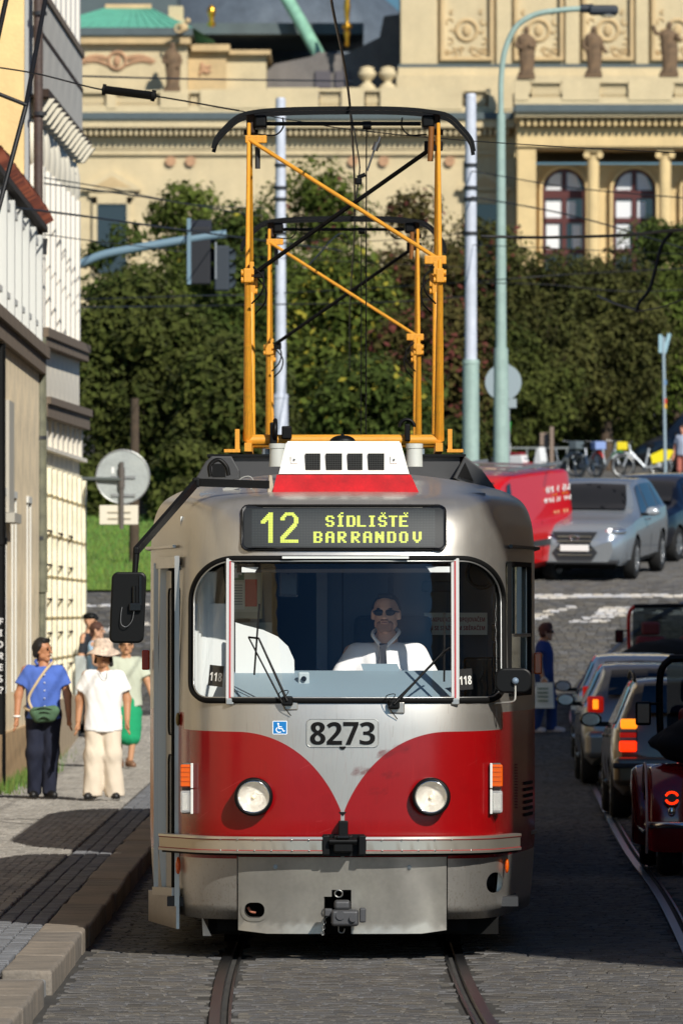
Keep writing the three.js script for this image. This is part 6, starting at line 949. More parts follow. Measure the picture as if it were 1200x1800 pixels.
[[[78, 312, 101], [200, 332, 112], [330, 358, 124], [470, 366, 140]], [[78, 322, 101], [240, 344, 118], [460, 380, 150]], [[0, 362, 90], [120, 376, 100], [330, 405, 120], [600, 440, 150]], [[78, 412, 101], [240, 432, 120], [520, 455, 150], [827, 470, 150]], [[140, 526, 134], [330, 520, 140], [493, 515, 158], [827, 495, 150], [1000, 482, 150], [1230, 470, 150]], [[140, 540, 134], [420, 536, 150], [700, 530, 150], [827, 520, 150]], [[493, 418, 158], [600, 425, 156], [827, 410, 150]], [[827, 300, 150], [1010, 330, 140], [1230, 350, 130]], [[827, 345, 150], [1010, 380, 140], [1230, 445, 130]], [[827, 430, 150], [1010, 438, 145], [1230, 448, 140]], [[827, 497, 150], [960, 500, 150], [1100, 512, 150], [1230, 508, 150]], [[136, 133, 118], [330, 138, 130], [620, 142, 150]], [[620, 440, 130], [600, 410, 100], [540, 468, 70]]].forEach((p, i) => wire(['upper thin wire from the white house to the first pole', 'lower thin wire from the white house to the first pole', 'wire from the tiled eave towards the trees', 'wire crossing behind both pantographs from the house pipe', 'long wire from the signal arm past both white poles', 'second wire below the signal arm to the right pole', 'short wire joining the two white poles', 'wire descending from the right pole past the arched windows', 'lower wire descending from the right pole to the right edge', 'level wire right of the street lamp at tree top height', 'bundle wire low in front of the right trees', 'faint wire across the copper roofed pavilion', 'loose thin stay behind the rear pantograph'][i], p, 0.008 + (i % 3) * 0.003));
// hanger with clamp above the contact wire, just behind the pantograph
{ const d = 57, t = thing('wire_hanger', 'steel wire hanger with clamps behind the pantograph head', 'wire hanger'), P = (x, y) => AT(x, y, d); part('rod', [rod(P(668, 240), P(662, 258), 0.012), rod(P(660, 256), P(645, 300), 0.008)], M.steel, t); part('turnbuckle', [rod(P(663, 250), P(658, 264), 0.025, 0.025, 10)], M.steel, t); part('clamp', [rod(P(628, 312), P(642, 306), 0.016), rbox(0.05, 0.05, 0.05, 0.01, P(630, 0).x, P(0, 318).y, -d)], M.black, t); part('drop_wire', tube([P(616, 195), P(624, 240), P(632, 292), P(630, 315), P(622, 372)], 0.006, 20, 6), M.wire, t); }
// stout stays slanting at the top left
single('stay_cable', [rod(AT(160, -440, 72), AT(45, 188, 68), 0.022, 0.022, 8), rod(AT(45, 188, 68), AT(-170, 1000, 66), 0.022, 0.022, 8)], M.wire, 'thick slanting black stay at the top left corner', 'stay', 'black stays at the left edge');
single('stay_cable', rod(AT(-190, 90, 68), AT(47, 184, 68), 0.018, 0.018, 8), M.wire, 'short black cross stay joining the slanting stay', 'stay', 'black stays at the left edge');
single('stay_cable', rod(AT(110, -460, 66), AT(-180, 880, 66), 0.022, 0.022, 8), M.wire, 'black stay cutting the very corner at upper left', 'stay', 'black stays at the left edge');
// ---------------------------------------------------------------- cars
const carPaint = (hex, metal = 0.3, rough = 0.28) => mat({ color: C(hex), roughness: rough, metalness: metal, clearcoat: 1, clearcoatRoughness: 0.04 });
const mCarGlass = mat({ color: C('#0b0e12'), roughness: 0.04, clearcoat: 1, clearcoatRoughness: 0.01 });
const mTailRed = plain('#8c0a0a', 0.2, 0, { emissive: C('#ff2408'), emissiveIntensity: 0.25 }), mTailLit = plain('#ff3a10', 0.2, 0, { emissive: C('#ff3008'), emissiveIntensity: 1.6 }), mTailAmber = plain('#ff9a20', 0.2, 0, { emissive: C('#ff8a18'), emissiveIntensity: 1.5 }), mTailGrey = plain('#9a8f8a', 0.3);
// wheel with tyre and spoked rim, axle along x
function wheel(parent, x, y, z, r, w, rim = mat({ color: C('#b5b7b9'), roughness: 0.3, metalness: 0.85 })) {
  const s = Math.sign(x) || 1;
  const t = part('wheel', new THREE.LatheGeometry([[r * 0.62, -w / 2], [r * 0.9, -w / 2], [r * 0.985, -w * 0.36], [r, 0], [r * 0.985, w * 0.36], [r * 0.9, w / 2], [r * 0.62, w / 2]].map(([a, b]) => new THREE.Vector2(a, b)), 28).rotateZ(Math.PI / 2).translate(x, y, z), M.tyre, parent);
  const g = [cylX(r * 0.63, w * 0.7, 24, x, y, z)]; part('rim_well', g, M.darkGray, t);
  const sp = [new THREE.TorusGeometry(r * 0.6, r * 0.04, 6, 28).rotateY(Math.PI / 2).translate(x + s * w * 0.42, y, z), cylX(r * 0.13, w * 0.2, 14, x + s * w * 0.38, y, z)]; for (let k = 0; k < 7; k++) { const a = k / 7 * 6.283; sp.push(bar(V(x + s * w * 0.4, y, z), V(x + s * w * 0.4, y + Math.cos(a) * r * 0.6, z + Math.sin(a) * r * 0.6), r * 0.13, 0.03)); } part('rim', sp, rim, t); return t;
}
// car body lofted along its length: z = 0 rear to L front; tables give floor, belt, top, half width and roof half width
function makeCar(name, o) {
  const t = thing(name, o.label, o.category || 'car', o.group); t.position.set(...o.pos); t.rotation.set(o.pitch || 0, o.yaw || 0, 0);
  const T = Object.fromEntries(['bottom', 'belt', 'top', 'half', 'roof'].map((k) => [k, table(o[k])])), L = o.L;
  const sec = (z, m = 0) => { const b = T.bottom(z), be = T.belt(z), tp = T.top(z), w = T.half(z), r = T.roof(z); return [[0, b], [w * 0.86, b], [w * 0.965, b + 0.1], [w, lerp(b, be, 0.5)], [w * 0.992, lerp(b, be, 0.78)], [w * 0.965, be - 0.012], [w * 0.945, be], [r, tp - 0.06 * (tp - be > 0.2 ? 1 : 0.35)], [r * 0.93, tp - 0.02 * (tp - be > 0.2 ? 1 : 0.4)], [r * 0.6, tp - 0.002], [0, tp]]; };
  const zs = []; const N = 64; for (let i = 0; i <= N; i++) { const u = i / N; zs.push(L * (u + 0.02 * Math.sin(u * 6.283 * 0) )); }
  const p = [], ix = []; const rows = zs.map((z) => { const s = sec(z); return [...s, ...s.slice(1, -1).reverse().map(([x, y]) => [-x, y])]; }), n = rows[0].length;
  rows.forEach((s, j) => { s.forEach(([x, y]) => p.push(x, y, -zs[j])); if (j) for (let i = 0; i < n; i++) { const k = (i + 1) % n, a = (j - 1) * n, b = j * n; ix.push(a + i, a + k, b + i, b + i, a + k, b + k); } });
  for (const [j, f] of [[0, 1], [N, 0]]) { const c = p.length / 3, b = T.bottom(zs[j]), tp = T.top(zs[j]); p.push(0, (b + tp) / 2, -zs[j]); for (let i = 0; i < n; i++) { const k = (i + 1) % n; f ? ix.push(c, j * n + k, j * n + i) : ix.push(c, j * n + i, j * n + k); } }
  let g = new THREE.BufferGeometry(); g.setAttribute('position', new THREE.Float32BufferAttribute(p, 3)); g.setIndex(ix); g.computeVertexNormals(); g.setAttribute('uv', new THREE.BufferAttribute(new Float32Array(p.length / 3 * 2), 2));
  const ev = new Evaluator(); ev.useGroups = false; ev.attributes = ['position', 'normal', 'uv']; let B = new Brush(g); B.updateMatrixWorld();
  for (const z of o.axles) { const c = new Brush(cylX(o.wr * 1.13, 4, 30, 0, o.wr, -z)); c.updateMatrixWorld(); const c2 = ev.evaluate(B, c, SUBTRACTION); B = c2; }
  g = B.geometry; g = toCreasedNormals(g.index ? g.toNonIndexed() : g, 0.62);
  const body = part('body', g, o.paint, t);
  part('chassis', bx(-T.half(L / 2) * 0.72, T.half(L / 2) * 0.72, o.wr * 0.55, T.belt(L / 2) * 0.8, -L * 0.94, -L * 0.06), M.rubber, t);
  for (const z of o.axles) for (const s of [-1, 1]) wheel(t, s * (T.half(z) - 0.12), o.wr, -z, o.wr, 0.22);
  // glazing laid just proud of the pillars
  const quad = (pts) => { const q = new THREE.BufferGeometry(); q.setAttribute('position', new THREE.Float32BufferAttribute(pts.flatMap((v) => v.toArray()), 3)); q.computeVertexNormals(); return q; };
  const side = (s, z, f) => { const c = sec(z), a = c[6], b = c[7]; return V(s * (lerp(a[0], b[0], f) + 0.008), lerp(a[1], b[1], f) + 0.004, -z); };
  for (const [z0, z1, k0 = 0, k1 = 0] of o.side) for (const s of [-1, 1]) { const ps = []; const K = 8; for (let i = 0; i < K; i++) { const zb0 = lerp(z0, z1, i / K), zb1 = lerp(z0, z1, (i + 1) / K), zt0 = lerp(z0 + k0, z1 + k1, i / K), zt1 = lerp(z0 + k0, z1 + k1, (i + 1) / K); const a = side(s, zb0, 0.07), b = side(s, zb1, 0.07), c = side(s, zt1, 0.93), d = side(s, zt0, 0.93); s > 0 ? ps.push(a, b, c, a, c, d) : ps.push(a, c, b, a, d, c); } part('side_window', quad(ps), mCarGlass, body); }
  const screen = (nm, z0, z1, f0, f1) => { const ps = [], K = 8; for (let i = 0; i < K; i++) for (let j = 0; j < K; j++) { const pt = (u, v) => { const z = lerp(z0, z1, v), c = sec(z), rx = lerp(f0, f1, v) * c[8][0], x = lerp(-rx, rx, u); const y = lerp(c[10][1], c[8][1], Math.abs(u - 0.5) * 2); return V(x, y + 0.03, -z); }; const a = pt(i / K, j / K), b = pt((i + 1) / K, j / K), c = pt((i + 1) / K, (j + 1) / K), d = pt(i / K, (j + 1) / K); ps.push(a, b, c, a, c, d); } const me = part(nm, quad(ps), mCarGlass, body); const q = me.geometry.attributes.position; const dz = nm === 'rear_window' ? 0.04 : -0.04; for (let i = 0; i < q.count; i++) q.setZ(i, q.getZ(i) + dz); };
  if (o.wind) screen('windscreen', ...o.wind); if (o.back) screen('rear_window', ...o.back);
  // door mirrors
  if (o.mirror) for (const s of [-1, 1]) { const [z, y] = o.mirror; const m = part('door_mirror', new THREE.SphereGeometry(0.12, 16, 12).scale(1.0, 0.66, 0.6).translate(s * (T.half(z) + 0.13), y, -z), o.mirrorMat || M.blackGloss, t); part('mirror_glass', new THREE.CircleGeometry(0.085, 20).scale(1.1, 0.75, 1).translate(s * (T.half(z) + 0.13), y, -z + 0.073), M.chrome, m); part('mirror_stalk', bar(V(s * (T.half(z) - 0.06), y - 0.05, -z), V(s * (T.half(z) + 0.08), y - 0.05, -z), 0.06, 0.05), M.black, m); }
  // door seams
  for (const z of o.seams || []) for (const s of [-1, 1]) { const c = sec(z); part('door_seam', [bar(V(s * (c[2][0] + 0.001), c[2][1] + 0.03, -z), V(s * (c[3][0] + 0.001), c[3][1], -z), 0.006, 0.01), bar(V(s * (c[3][0] + 0.001), c[3][1], -z), V(s * (c[5][0] + 0.001), c[5][1], -z), 0.006, 0.01)], M.rubber, t); }
  for (const z of o.handles || []) for (const s of [-1, 1]) part('door_handle', rbox(0.03, 0.03, 0.2, 0.01, s * (T.half(z) + 0.008), T.belt(z) - 0.09, -z), o.handleMat || o.paint, t);
  t.userData.sec = undefined; return [t, T, sec];
}
const carY = (d) => GY(d) + 0.002;
const tilt = (d, L) => Math.atan((GY(d) - GY(d - L)) / L);
const slope = (d) => Math.atan((GY(d + 3) - GY(d - 1)) / 4);
// --- brown estate in the queue
{
  const L = 4.22, d = 82; const [t, T] = makeCar('estate_car', { label: 'bronze estate car with amber tail lamp glowing, behind the red roadster', group: 'cars queuing in the right lane', pos: [3.6, 0.002, -80.4], L, paint: carPaint('#5f5038', 0.4), wr: 0.305, axles: [0.78, 3.25],
    bottom: [[0, 0.32], [0.3, 0.24], [3.9, 0.22], [L, 0.3]], belt: [[0, 0.72], [0.03, 0.9], [0.12, 0.95], [2.8, 0.92], [3.3, 0.86], [4.1, 0.7], [L, 0.55]], top: [[0, 0.74], [0.03, 0.94], [0.1, 1.05], [0.36, 1.4], [0.6, 1.45], [1.8, 1.46], [2.4, 1.4], [3.15, 0.99], [3.3, 0.93], [4.0, 0.76], [L, 0.58]], half: [[0, 0.72], [0.12, 0.79], [0.6, 0.82], [3.4, 0.82], [4.0, 0.74], [L, 0.6]], roof: [[0, 0.66], [0.1, 0.66], [0.4, 0.58], [1.0, 0.6], [2.3, 0.58], [3.1, 0.68], [L, 0.52]],
    side: [[0.5, 1.1, 0.1, 0], [1.18, 2.0], [2.08, 2.75, 0, -0.35]], wind: [2.5, 3.1, 0.9, 0.9], back: [0.12, 0.34, 0.84, 0.86], mirror: [2.62, 1.0], seams: [1.15, 2.05], handles: [1.35, 2.3] });
  for (const s of [-1, 1]) { const l = part('tail_lamp', rbox(0.17, 0.1, 0.12, 0.02, s * 0.64, 0.99, 0.0 - 0.03), mTailAmber, t); part('lamp_band', rbox(0.17, 0.035, 0.11, 0.01, s * 0.645, 0.918, -0.02), mTailGrey, l); part('lamp_band', rbox(0.17, 0.05, 0.11, 0.01, s * 0.65, 0.874, -0.015), mTailRed, l); part('lamp_band', rbox(0.17, 0.035, 0.11, 0.01, s * 0.65, 0.832, -0.01), mTailGrey, l); part('lamp_band', rbox(0.18, 0.11, 0.11, 0.02, s * 0.65, 0.758, -0.005), mTailLit, l); }
  part('rear_bumper', [rbox(1.6, 0.3, 0.2, 0.07, 0, 0.5, 0.02)], carPaint('#5f5038', 0.4), t); part('bumper_strip', rbox(1.62, 0.06, 0.2, 0.02, 0, 0.56, 0.03), M.darkGray, t); part('number_plate', rbox(0.5, 0.11, 0.02, 0.006, 0, 0.78, 0.045), M.white, t); part('tailgate_seam', [bar(V(-0.56, 0.7, 0.035), V(-0.56, 1.0, 0.0), 0.008, 0.01), bar(V(0.56, 0.7, 0.035), V(0.56, 1.0, 0.0), 0.008, 0.01)], M.rubber, t);
  for (const s of [-1, 1]) part('roof_rail', tube([V(s * 0.56, 1.43, -0.6), V(s * 0.565, 1.5, -0.8), V(s * 0.57, 1.51, -1.6), V(s * 0.565, 1.44, -2.1)], 0.018, 20, 6), M.black, t);
}
// --- silver hatchback ahead of it, pale blue car ahead of that
const hatch = (o) => { const L = 4.0; const [t, T] = makeCar('hatchback', { ...o, L, wr: 0.3, axles: [0.72, 3.2],
  bottom: [[0, 0.34], [0.3, 0.24], [3.7, 0.22], [L, 0.3]], belt: [[0, 0.7], [0.04, 0.92], [0.15, 0.98], [2.6, 0.95], [3.1, 0.9], [3.9, 0.72], [L, 0.55]], top: [[0, 0.72], [0.04, 0.95], [0.12, 1.06], [0.5, 1.42], [0.8, 1.49], [1.7, 1.51], [2.3, 1.43], [3.0, 1.02], [3.2, 0.96], [3.8, 0.8], [L, 0.58]], half: [[0, 0.7], [0.15, 0.8], [0.6, 0.83], [3.2, 0.83], [3.8, 0.74], [L, 0.58]], roof: [[0, 0.64], [0.12, 0.66], [0.5, 0.56], [1.0, 0.59], [2.2, 0.57], [3.0, 0.68], [L, 0.5]],
  side: [[0.55, 1.0, 0.14, 0], [1.08, 1.9], [1.98, 2.62, 0, -0.38]], wind: [2.4, 2.98, 0.9, 0.9], back: [0.15, 0.48, 0.82, 0.86], mirror: [2.5, 1.03], seams: [1.04, 1.94], handles: [1.25, 2.2] });
  for (const s of [-1, 1]) { const l = part('tail_lamp', rbox(0.2, 0.2, 0.14, 0.03, s * 0.66, 1.0, -0.07), mTailRed, t); part('lamp_core', rbox(0.07, 0.12, 0.04, 0.012, s * 0.66, 1.0, 0.0), mTailAmber, l); }
  part('rear_bumper', rbox(1.58, 0.34, 0.2, 0.08, 0, 0.5, 0.02), o.paint, t); part('number_plate', rbox(0.5, 0.11, 0.02, 0.006, 0, 0.8, 0.03), M.white, t); return t; };
hatch({ label: 'silver grey hatchback with a lit square tail lamp in the queue', group: 'cars queuing in the right lane', pos: [3.8, 0.002, -96.5], paint: carPaint('#86847e', 0.5) });
hatch({ label: 'pale blue hatchback further ahead in the queue', group: 'cars queuing in the right lane', pos: [4.02, carY(106), -105.5], pitch: 0.02, paint: carPaint('#9fb3c8', 0.45) });
// --- open red roadsters (old-timer look): one near the right edge, one far ahead
function fender(r0, r1, w, a0, a1) { // curved guard around an axle along x, skirted outside
  const prof = [[r0 - 0.02, -w], [r1 - 0.05, -w * 0.95], [r1 - 0.015, -w * 0.7], [r1, -w * 0.3], [r1, w * 0.3], [r1 - 0.015, w * 0.7], [r1 - 0.06, w * 0.95], [r0 - 0.05, w]], p = [], ix = [], n = prof.length, K = 28;
  for (let k = 0; k <= K; k++) { const a = lerp(a0, a1, k / K); prof.forEach(([r, x]) => p.push(x, Math.sin(a) * r, Math.cos(a) * r)); if (k) for (let i = 0; i < n - 1; i++) { const A = (k - 1) * n + i, B = A + n; ix.push(A, B, A + 1, B, B + 1, A + 1); } }
  const g = new THREE.BufferGeometry(); g.setAttribute('position', new THREE.Float32BufferAttribute(p, 3)); g.setIndex(ix); g.computeVertexNormals(); return g;
}
function roadster(label, pos, yaw, red, pitch = 0, frame = M.black) {
  const t = thing('vintage_roadster', label, 'roadster', 'open vintage style roadsters'); t.position.set(...pos); t.rotation.set(pitch, yaw, 0);
  const P = carPaint(red, 0.05, 0.22), Pd = carPaint('#1a0506', 0.1, 0.25);
  // tub: rounded tail rising to the scuttle, bonnet tapering forward
  const st = [[0.02, 0.34, 0.42, 0.6], [-0.04, 0.46, 0.4, 0.72], [-0.2, 0.55, 0.38, 0.84], [-0.6, 0.6, 0.36, 0.9], [-1.6, 0.62, 0.36, 0.92], [-2.0, 0.58, 0.38, 0.98], [-2.1, 0.5, 0.4, 1.0], [-3.3, 0.34, 0.42, 0.98], [-3.36, 0.3, 0.44, 0.94]], p = [], ix = [], n = 16;
  st.forEach(([z, w, b, tp], j) => { for (let i = 0; i < n; i++) { const a = i / n * 6.283, c = Math.cos(a), s = Math.sin(a), e = 0.55; p.push(Math.sign(c) * Math.abs(c) ** e * w, (b + tp) / 2 + Math.sign(s) * Math.abs(s) ** e * (tp - b) / 2, z); } if (j) for (let i = 0; i < n; i++) { const k = (i + 1) % n, A = (j - 1) * n, B = j * n; ix.push(A + i, A + k, B + i, B + i, A + k, B + k); } });
  for (const [j, f] of [[0, 1], [st.length - 1, 0]]) { const c = p.length / 3; p.push(0, (st[j][2] + st[j][3]) / 2, st[j][0]); for (let i = 0; i < n; i++) { const k = (i + 1) % n; f ? ix.push(c, j * n + k, j * n + i) : ix.push(c, j * n + i, j * n + k); } }
  const g = new THREE.BufferGeometry(); g.setAttribute('position', new THREE.Float32BufferAttribute(p, 3)); g.setIndex(ix); g.computeVertexNormals(); part('body', g, P, t);
  for (const s of [-1, 1]) {
    const rf = part('rear_wing', fender(0.34, 0.47, 0.2, -0.55, 2.75).translate(s * 0.66, 0.34 + 0.1, -0.42), P, t);
    part('wing_bead', new THREE.TorusGeometry(0.47, 0.012, 6, 40, 3.2).rotateY(Math.PI / 2).rotateX(0.5).translate(s * 0.86, 0.44, -0.42), plain('#c8a79a', 0.35, 0.3), rf);
    part('front_wing', fender(0.34, 0.5, 0.17, -0.35, 2.4).translate(s * 0.72, 0.36, -2.75), P, t);
    part('running_board', rbox(0.24, 0.04, 1.7, 0.015, s * 0.74, 0.34, -1.6), Pd, t);
    wheel(t, s * 0.66, 0.33, -0.42, 0.33, 0.2); wheel(t, s * 0.72, 0.33, -2.75, 0.33, 0.18);
    const l = part('tail_lamp', cylZ(0.068, 0.05, 24, s * 0.66, 0.64, 0.07), plain('#240404', 0.3), t);
    for (const q of [0, 1]) part('lamp_crescent', Array.from({ length: 7 }, (_, k) => new THREE.SphereGeometry(0.011, 8, 6).translate(s * 0.66 + Math.cos(0.35 + k * 0.41) * 0.046, 0.64 + (q ? -1 : 1) * (0.012 + Math.sin(0.35 + k * 0.41) * 0.034), 0.097)), mTailLit, l, { kind: 'stuff' });
    part('reflector', new THREE.SphereGeometry(0.035, 12, 10).scale(0.9, 1.2, 0.5).translate(s * 0.66, 0.53, 0.07), M.chrome, l);
    part('windscreen_post', tube([V(s * 0.66, 0.98, -1.85), V(s * 0.68, 1.3, -1.82), V(s * 0.66, 1.68, -1.78), V(s * 0.58, 1.76, -1.77)], 0.03, 20, 8), frame, t);
    const m = part('door_mirror', [rbox(0.13, 0.2, 0.05, 0.02, s * 0.82, 1.3, -1.75), rod(V(s * 0.66, 1.38, -1.8), V(s * 0.82, 1.38, -1.76), 0.012)], M.black, t); part('mirror_glass', rbox(0.1, 0.16, 0.006, 0.002, s * 0.82, 1.3, -1.722), plain('#3c1014', 0.1), m);
    const seat = part('seat', [rbox(0.46, 0.62, 0.14, 0.06, s * 0.33, 1.05, -1.0), rbox(0.46, 0.14, 0.5, 0.05, s * 0.33, 0.72, -1.25)], plain('#6d0f14', 0.5), t); part('headrest', rbox(0.28, 0.2, 0.1, 0.04, s * 0.33, 1.48, -0.98), plain('#5d0d12', 0.5), seat);
    part('chrome_strip', rbox(0.03, 0.3, 0.06, 0.01, s * 0.48, 0.95, -0.35), M.chrome, t);
  }
  part('windscreen_header', tube([V(-0.6, 1.755, -1.77), V(0, 1.77, -1.76), V(0.6, 1.755, -1.77)], 0.032, 20, 8), M.black, t); part('windscreen_pane', bx(-0.62, 0.62, 1.0, 1.74, -1.81, -1.805), mGlassDim, t);
  // folded hood: a slack bundle of black canvas across the tail
  const hood = new THREE.SphereGeometry(1, 30, 20).scale(0.8, 0.24, 0.32), hp = hood.attributes.position; for (let i = 0; i < hp.count; i++) { const k = 1 + 0.12 * noise.noise(hp.getX(i) * 5, hp.getY(i) * 9, hp.getZ(i) * 7); hp.setXYZ(i, hp.getX(i) * k, hp.getY(i) * k - Math.abs(hp.getX(i)) * 0.06, hp.getZ(i) * k); } hood.computeVertexNormals(); part('folded_hood', hood.translate(0, 1.13, -0.45), plain('#0d0d10', 0.9), t);
  part('bumper', [tube([V(-0.86, 0.42, 0.0), V(-0.7, 0.42, 0.16), V(0, 0.42, 0.2), V(0.7, 0.42, 0.16), V(0.86, 0.42, 0.0)], 0.028, 30, 10)], M.chrome, t); part('number_plate', rbox(0.5, 0.11, 0.015, 0.005, 0, 0.62, 0.06), M.white, t); part('exhaust', [cylZ(0.03, 0.3, 12, 0.4, 0.26, -0.05)], M.steel, t); part('under_tray', bx(-0.6, 0.6, 0.2, 0.38, -3.2, -0.1), M.rubber, t);
  return t;
}
roadster('dark red open roadster with round tail lamps at the right edge', [3.33, 0.002, -63.2], 0.0, '#8a0710');
roadster('red open roadster with black windscreen frame, far ahead in the queue', [4.92, carY(117) - 0.05, -116.5], -0.06, '#b01018', slope(118) * 0.9, carPaint('#c01216', 0, 0.3));
// --- silver SUV facing us
{
  const L = 4.77, d = 142.2, yaw = Math.PI - 0.2; const [t, T] = makeCar('suv', { label: 'silver crossover with bright headlamps beside the red van', group: 'cars waiting at the crossing', pos: [4.98, carY(139.6), -139.6], pitch: tilt(139.6, 4.6), yaw, L, paint: carPaint('#a3abb2', 0.6, 0.24), wr: 0.37, axles: [0.95, 3.75], mirrorMat: carPaint('#c3c8cc', 0.5),
    bottom: [[0, 0.45], [0.3, 0.3], [4.4, 0.26], [L, 0.34]], belt: [[0, 0.85], [0.04, 1.1], [0.4, 1.17], [2.9, 1.08], [3.6, 1.04], [4.5, 0.9], [L, 0.7]], top: [[0, 0.9], [0.04, 1.14], [0.15, 1.25], [0.55, 1.6], [1.1, 1.68], [2.2, 1.7], [2.75, 1.62], [3.55, 1.17], [3.75, 1.12], [4.5, 0.98], [4.7, 0.84], [L, 0.7]], half: [[0, 0.8], [0.2, 0.9], [0.8, 0.935], [3.9, 0.935], [4.5, 0.84], [L, 0.66]], roof: [[0, 0.7], [0.3, 0.66], [1.2, 0.68], [2.6, 0.66], [3.5, 0.8], [4.5, 0.72], [L, 0.58]],
    side: [[0.75, 1.2, 0.15, 0], [1.3, 2.2], [2.3, 3.05, 0, -0.42]], wind: [2.8, 3.5, 0.92, 0.92], back: [0.2, 0.5, 0.82, 0.86], mirror: [2.95, 1.15], seams: [1.26, 2.26], handles: [1.5, 2.5], handleMat: M.chrome });
  for (const s of [-1, 1]) { const l = part('headlamp', new THREE.SphereGeometry(1, 18, 12).scale(0.2, 0.075, 0.22).rotateY(s * 0.6).translate(s * 0.66, 0.86, -4.5), mat({ color: C('#e9edf0'), roughness: 0.08, metalness: 0.9 }), t); part('lamp_unit', new THREE.SphereGeometry(0.055, 12, 10).translate(s * 0.6, 0.87, -4.66), plain('#ffffff', 0.1, 0, { emissive: C('#ffffff'), emissiveIntensity: 0.8 }), l); part('fog_lamp', cylZ(0.05, 0.05, 16, s * 0.66, 0.5, -4.66), M.chrome, t); }
  const gr = part('grille', extrude(poly([[-0.3, 0.36], [0.3, 0.36], [0.4, 0.5], [0.26, 0.66], [0.4, 0.86], [-0.4, 0.86], [-0.26, 0.66], [-0.4, 0.5]]), 0.03).rotateY(Math.PI).translate(0, 0, -4.755), plain('#2c2f33', 0.4), t); part('grille_bars', [0.46, 0.56, 0.7, 0.78].map((y) => box(0.6, 0.018, 0.02, 0, y, -4.795)), M.chrome, gr); part('number_plate', rbox(0.5, 0.11, 0.02, 0.005, 0, 0.58, -4.81), M.white, t); part('badge', new THREE.TorusGeometry(0.06, 0.01, 6, 20).scale(1.2, 0.8, 1).translate(0, 0.76, -4.81), M.chrome, t); part('lower_trim', rbox(1.5, 0.07, 0.2, 0.02, 0, 0.34, -4.66), M.darkGray, t);
}
// --- dark saloon behind it
{
  const L = 4.5, d = 149; const [t] = makeCar('saloon_car', { label: 'dark blue car behind the silver crossover', group: 'cars waiting at the crossing', pos: [6.5, carY(146.6), -146.6], pitch: tilt(146.6, 4.3), yaw: Math.PI - 0.33, L, paint: carPaint('#10141f', 0.3), wr: 0.32, axles: [0.85, 3.55],
    bottom: [[0, 0.4], [0.3, 0.26], [4.2, 0.24], [L, 0.32]], belt: [[0, 0.8], [0.05, 1.0], [2.8, 0.97], [3.5, 0.92], [4.3, 0.78], [L, 0.6]], top: [[0, 0.82], [0.05, 1.03], [0.25, 1.2], [0.7, 1.5], [1.4, 1.56], [2.2, 1.54], [2.7, 1.45], [3.35, 1.05], [3.5, 1.0], [4.3, 0.84], [L, 0.62]], half: [[0, 0.76], [0.2, 0.86], [0.8, 0.9], [3.7, 0.9], [4.2, 0.8], [L, 0.64]], roof: [[0, 0.7], [0.6, 0.62], [1.2, 0.64], [2.6, 0.62], [3.3, 0.76], [L, 0.56]],
    side: [[0.8, 1.3, 0.12, 0], [1.38, 2.2], [2.28, 2.95, 0, -0.4]], wind: [2.75, 3.3, 0.92, 0.92], back: [0.28, 0.65, 0.82, 0.86], mirror: [2.85, 1.05], seams: [1.34, 2.24], handles: [1.5, 2.5] });
  for (const s of [-1, 1]) part('headlamp', rbox(0.34, 0.1, 0.14, 0.03, s * 0.62, 0.72, -4.38), mat({ color: C('#f2f4f4'), roughness: 0.08, metalness: 0.9 }), t); part('grille', rbox(0.8, 0.14, 0.05, 0.02, 0, 0.58, -4.49), M.chrome, t);
}
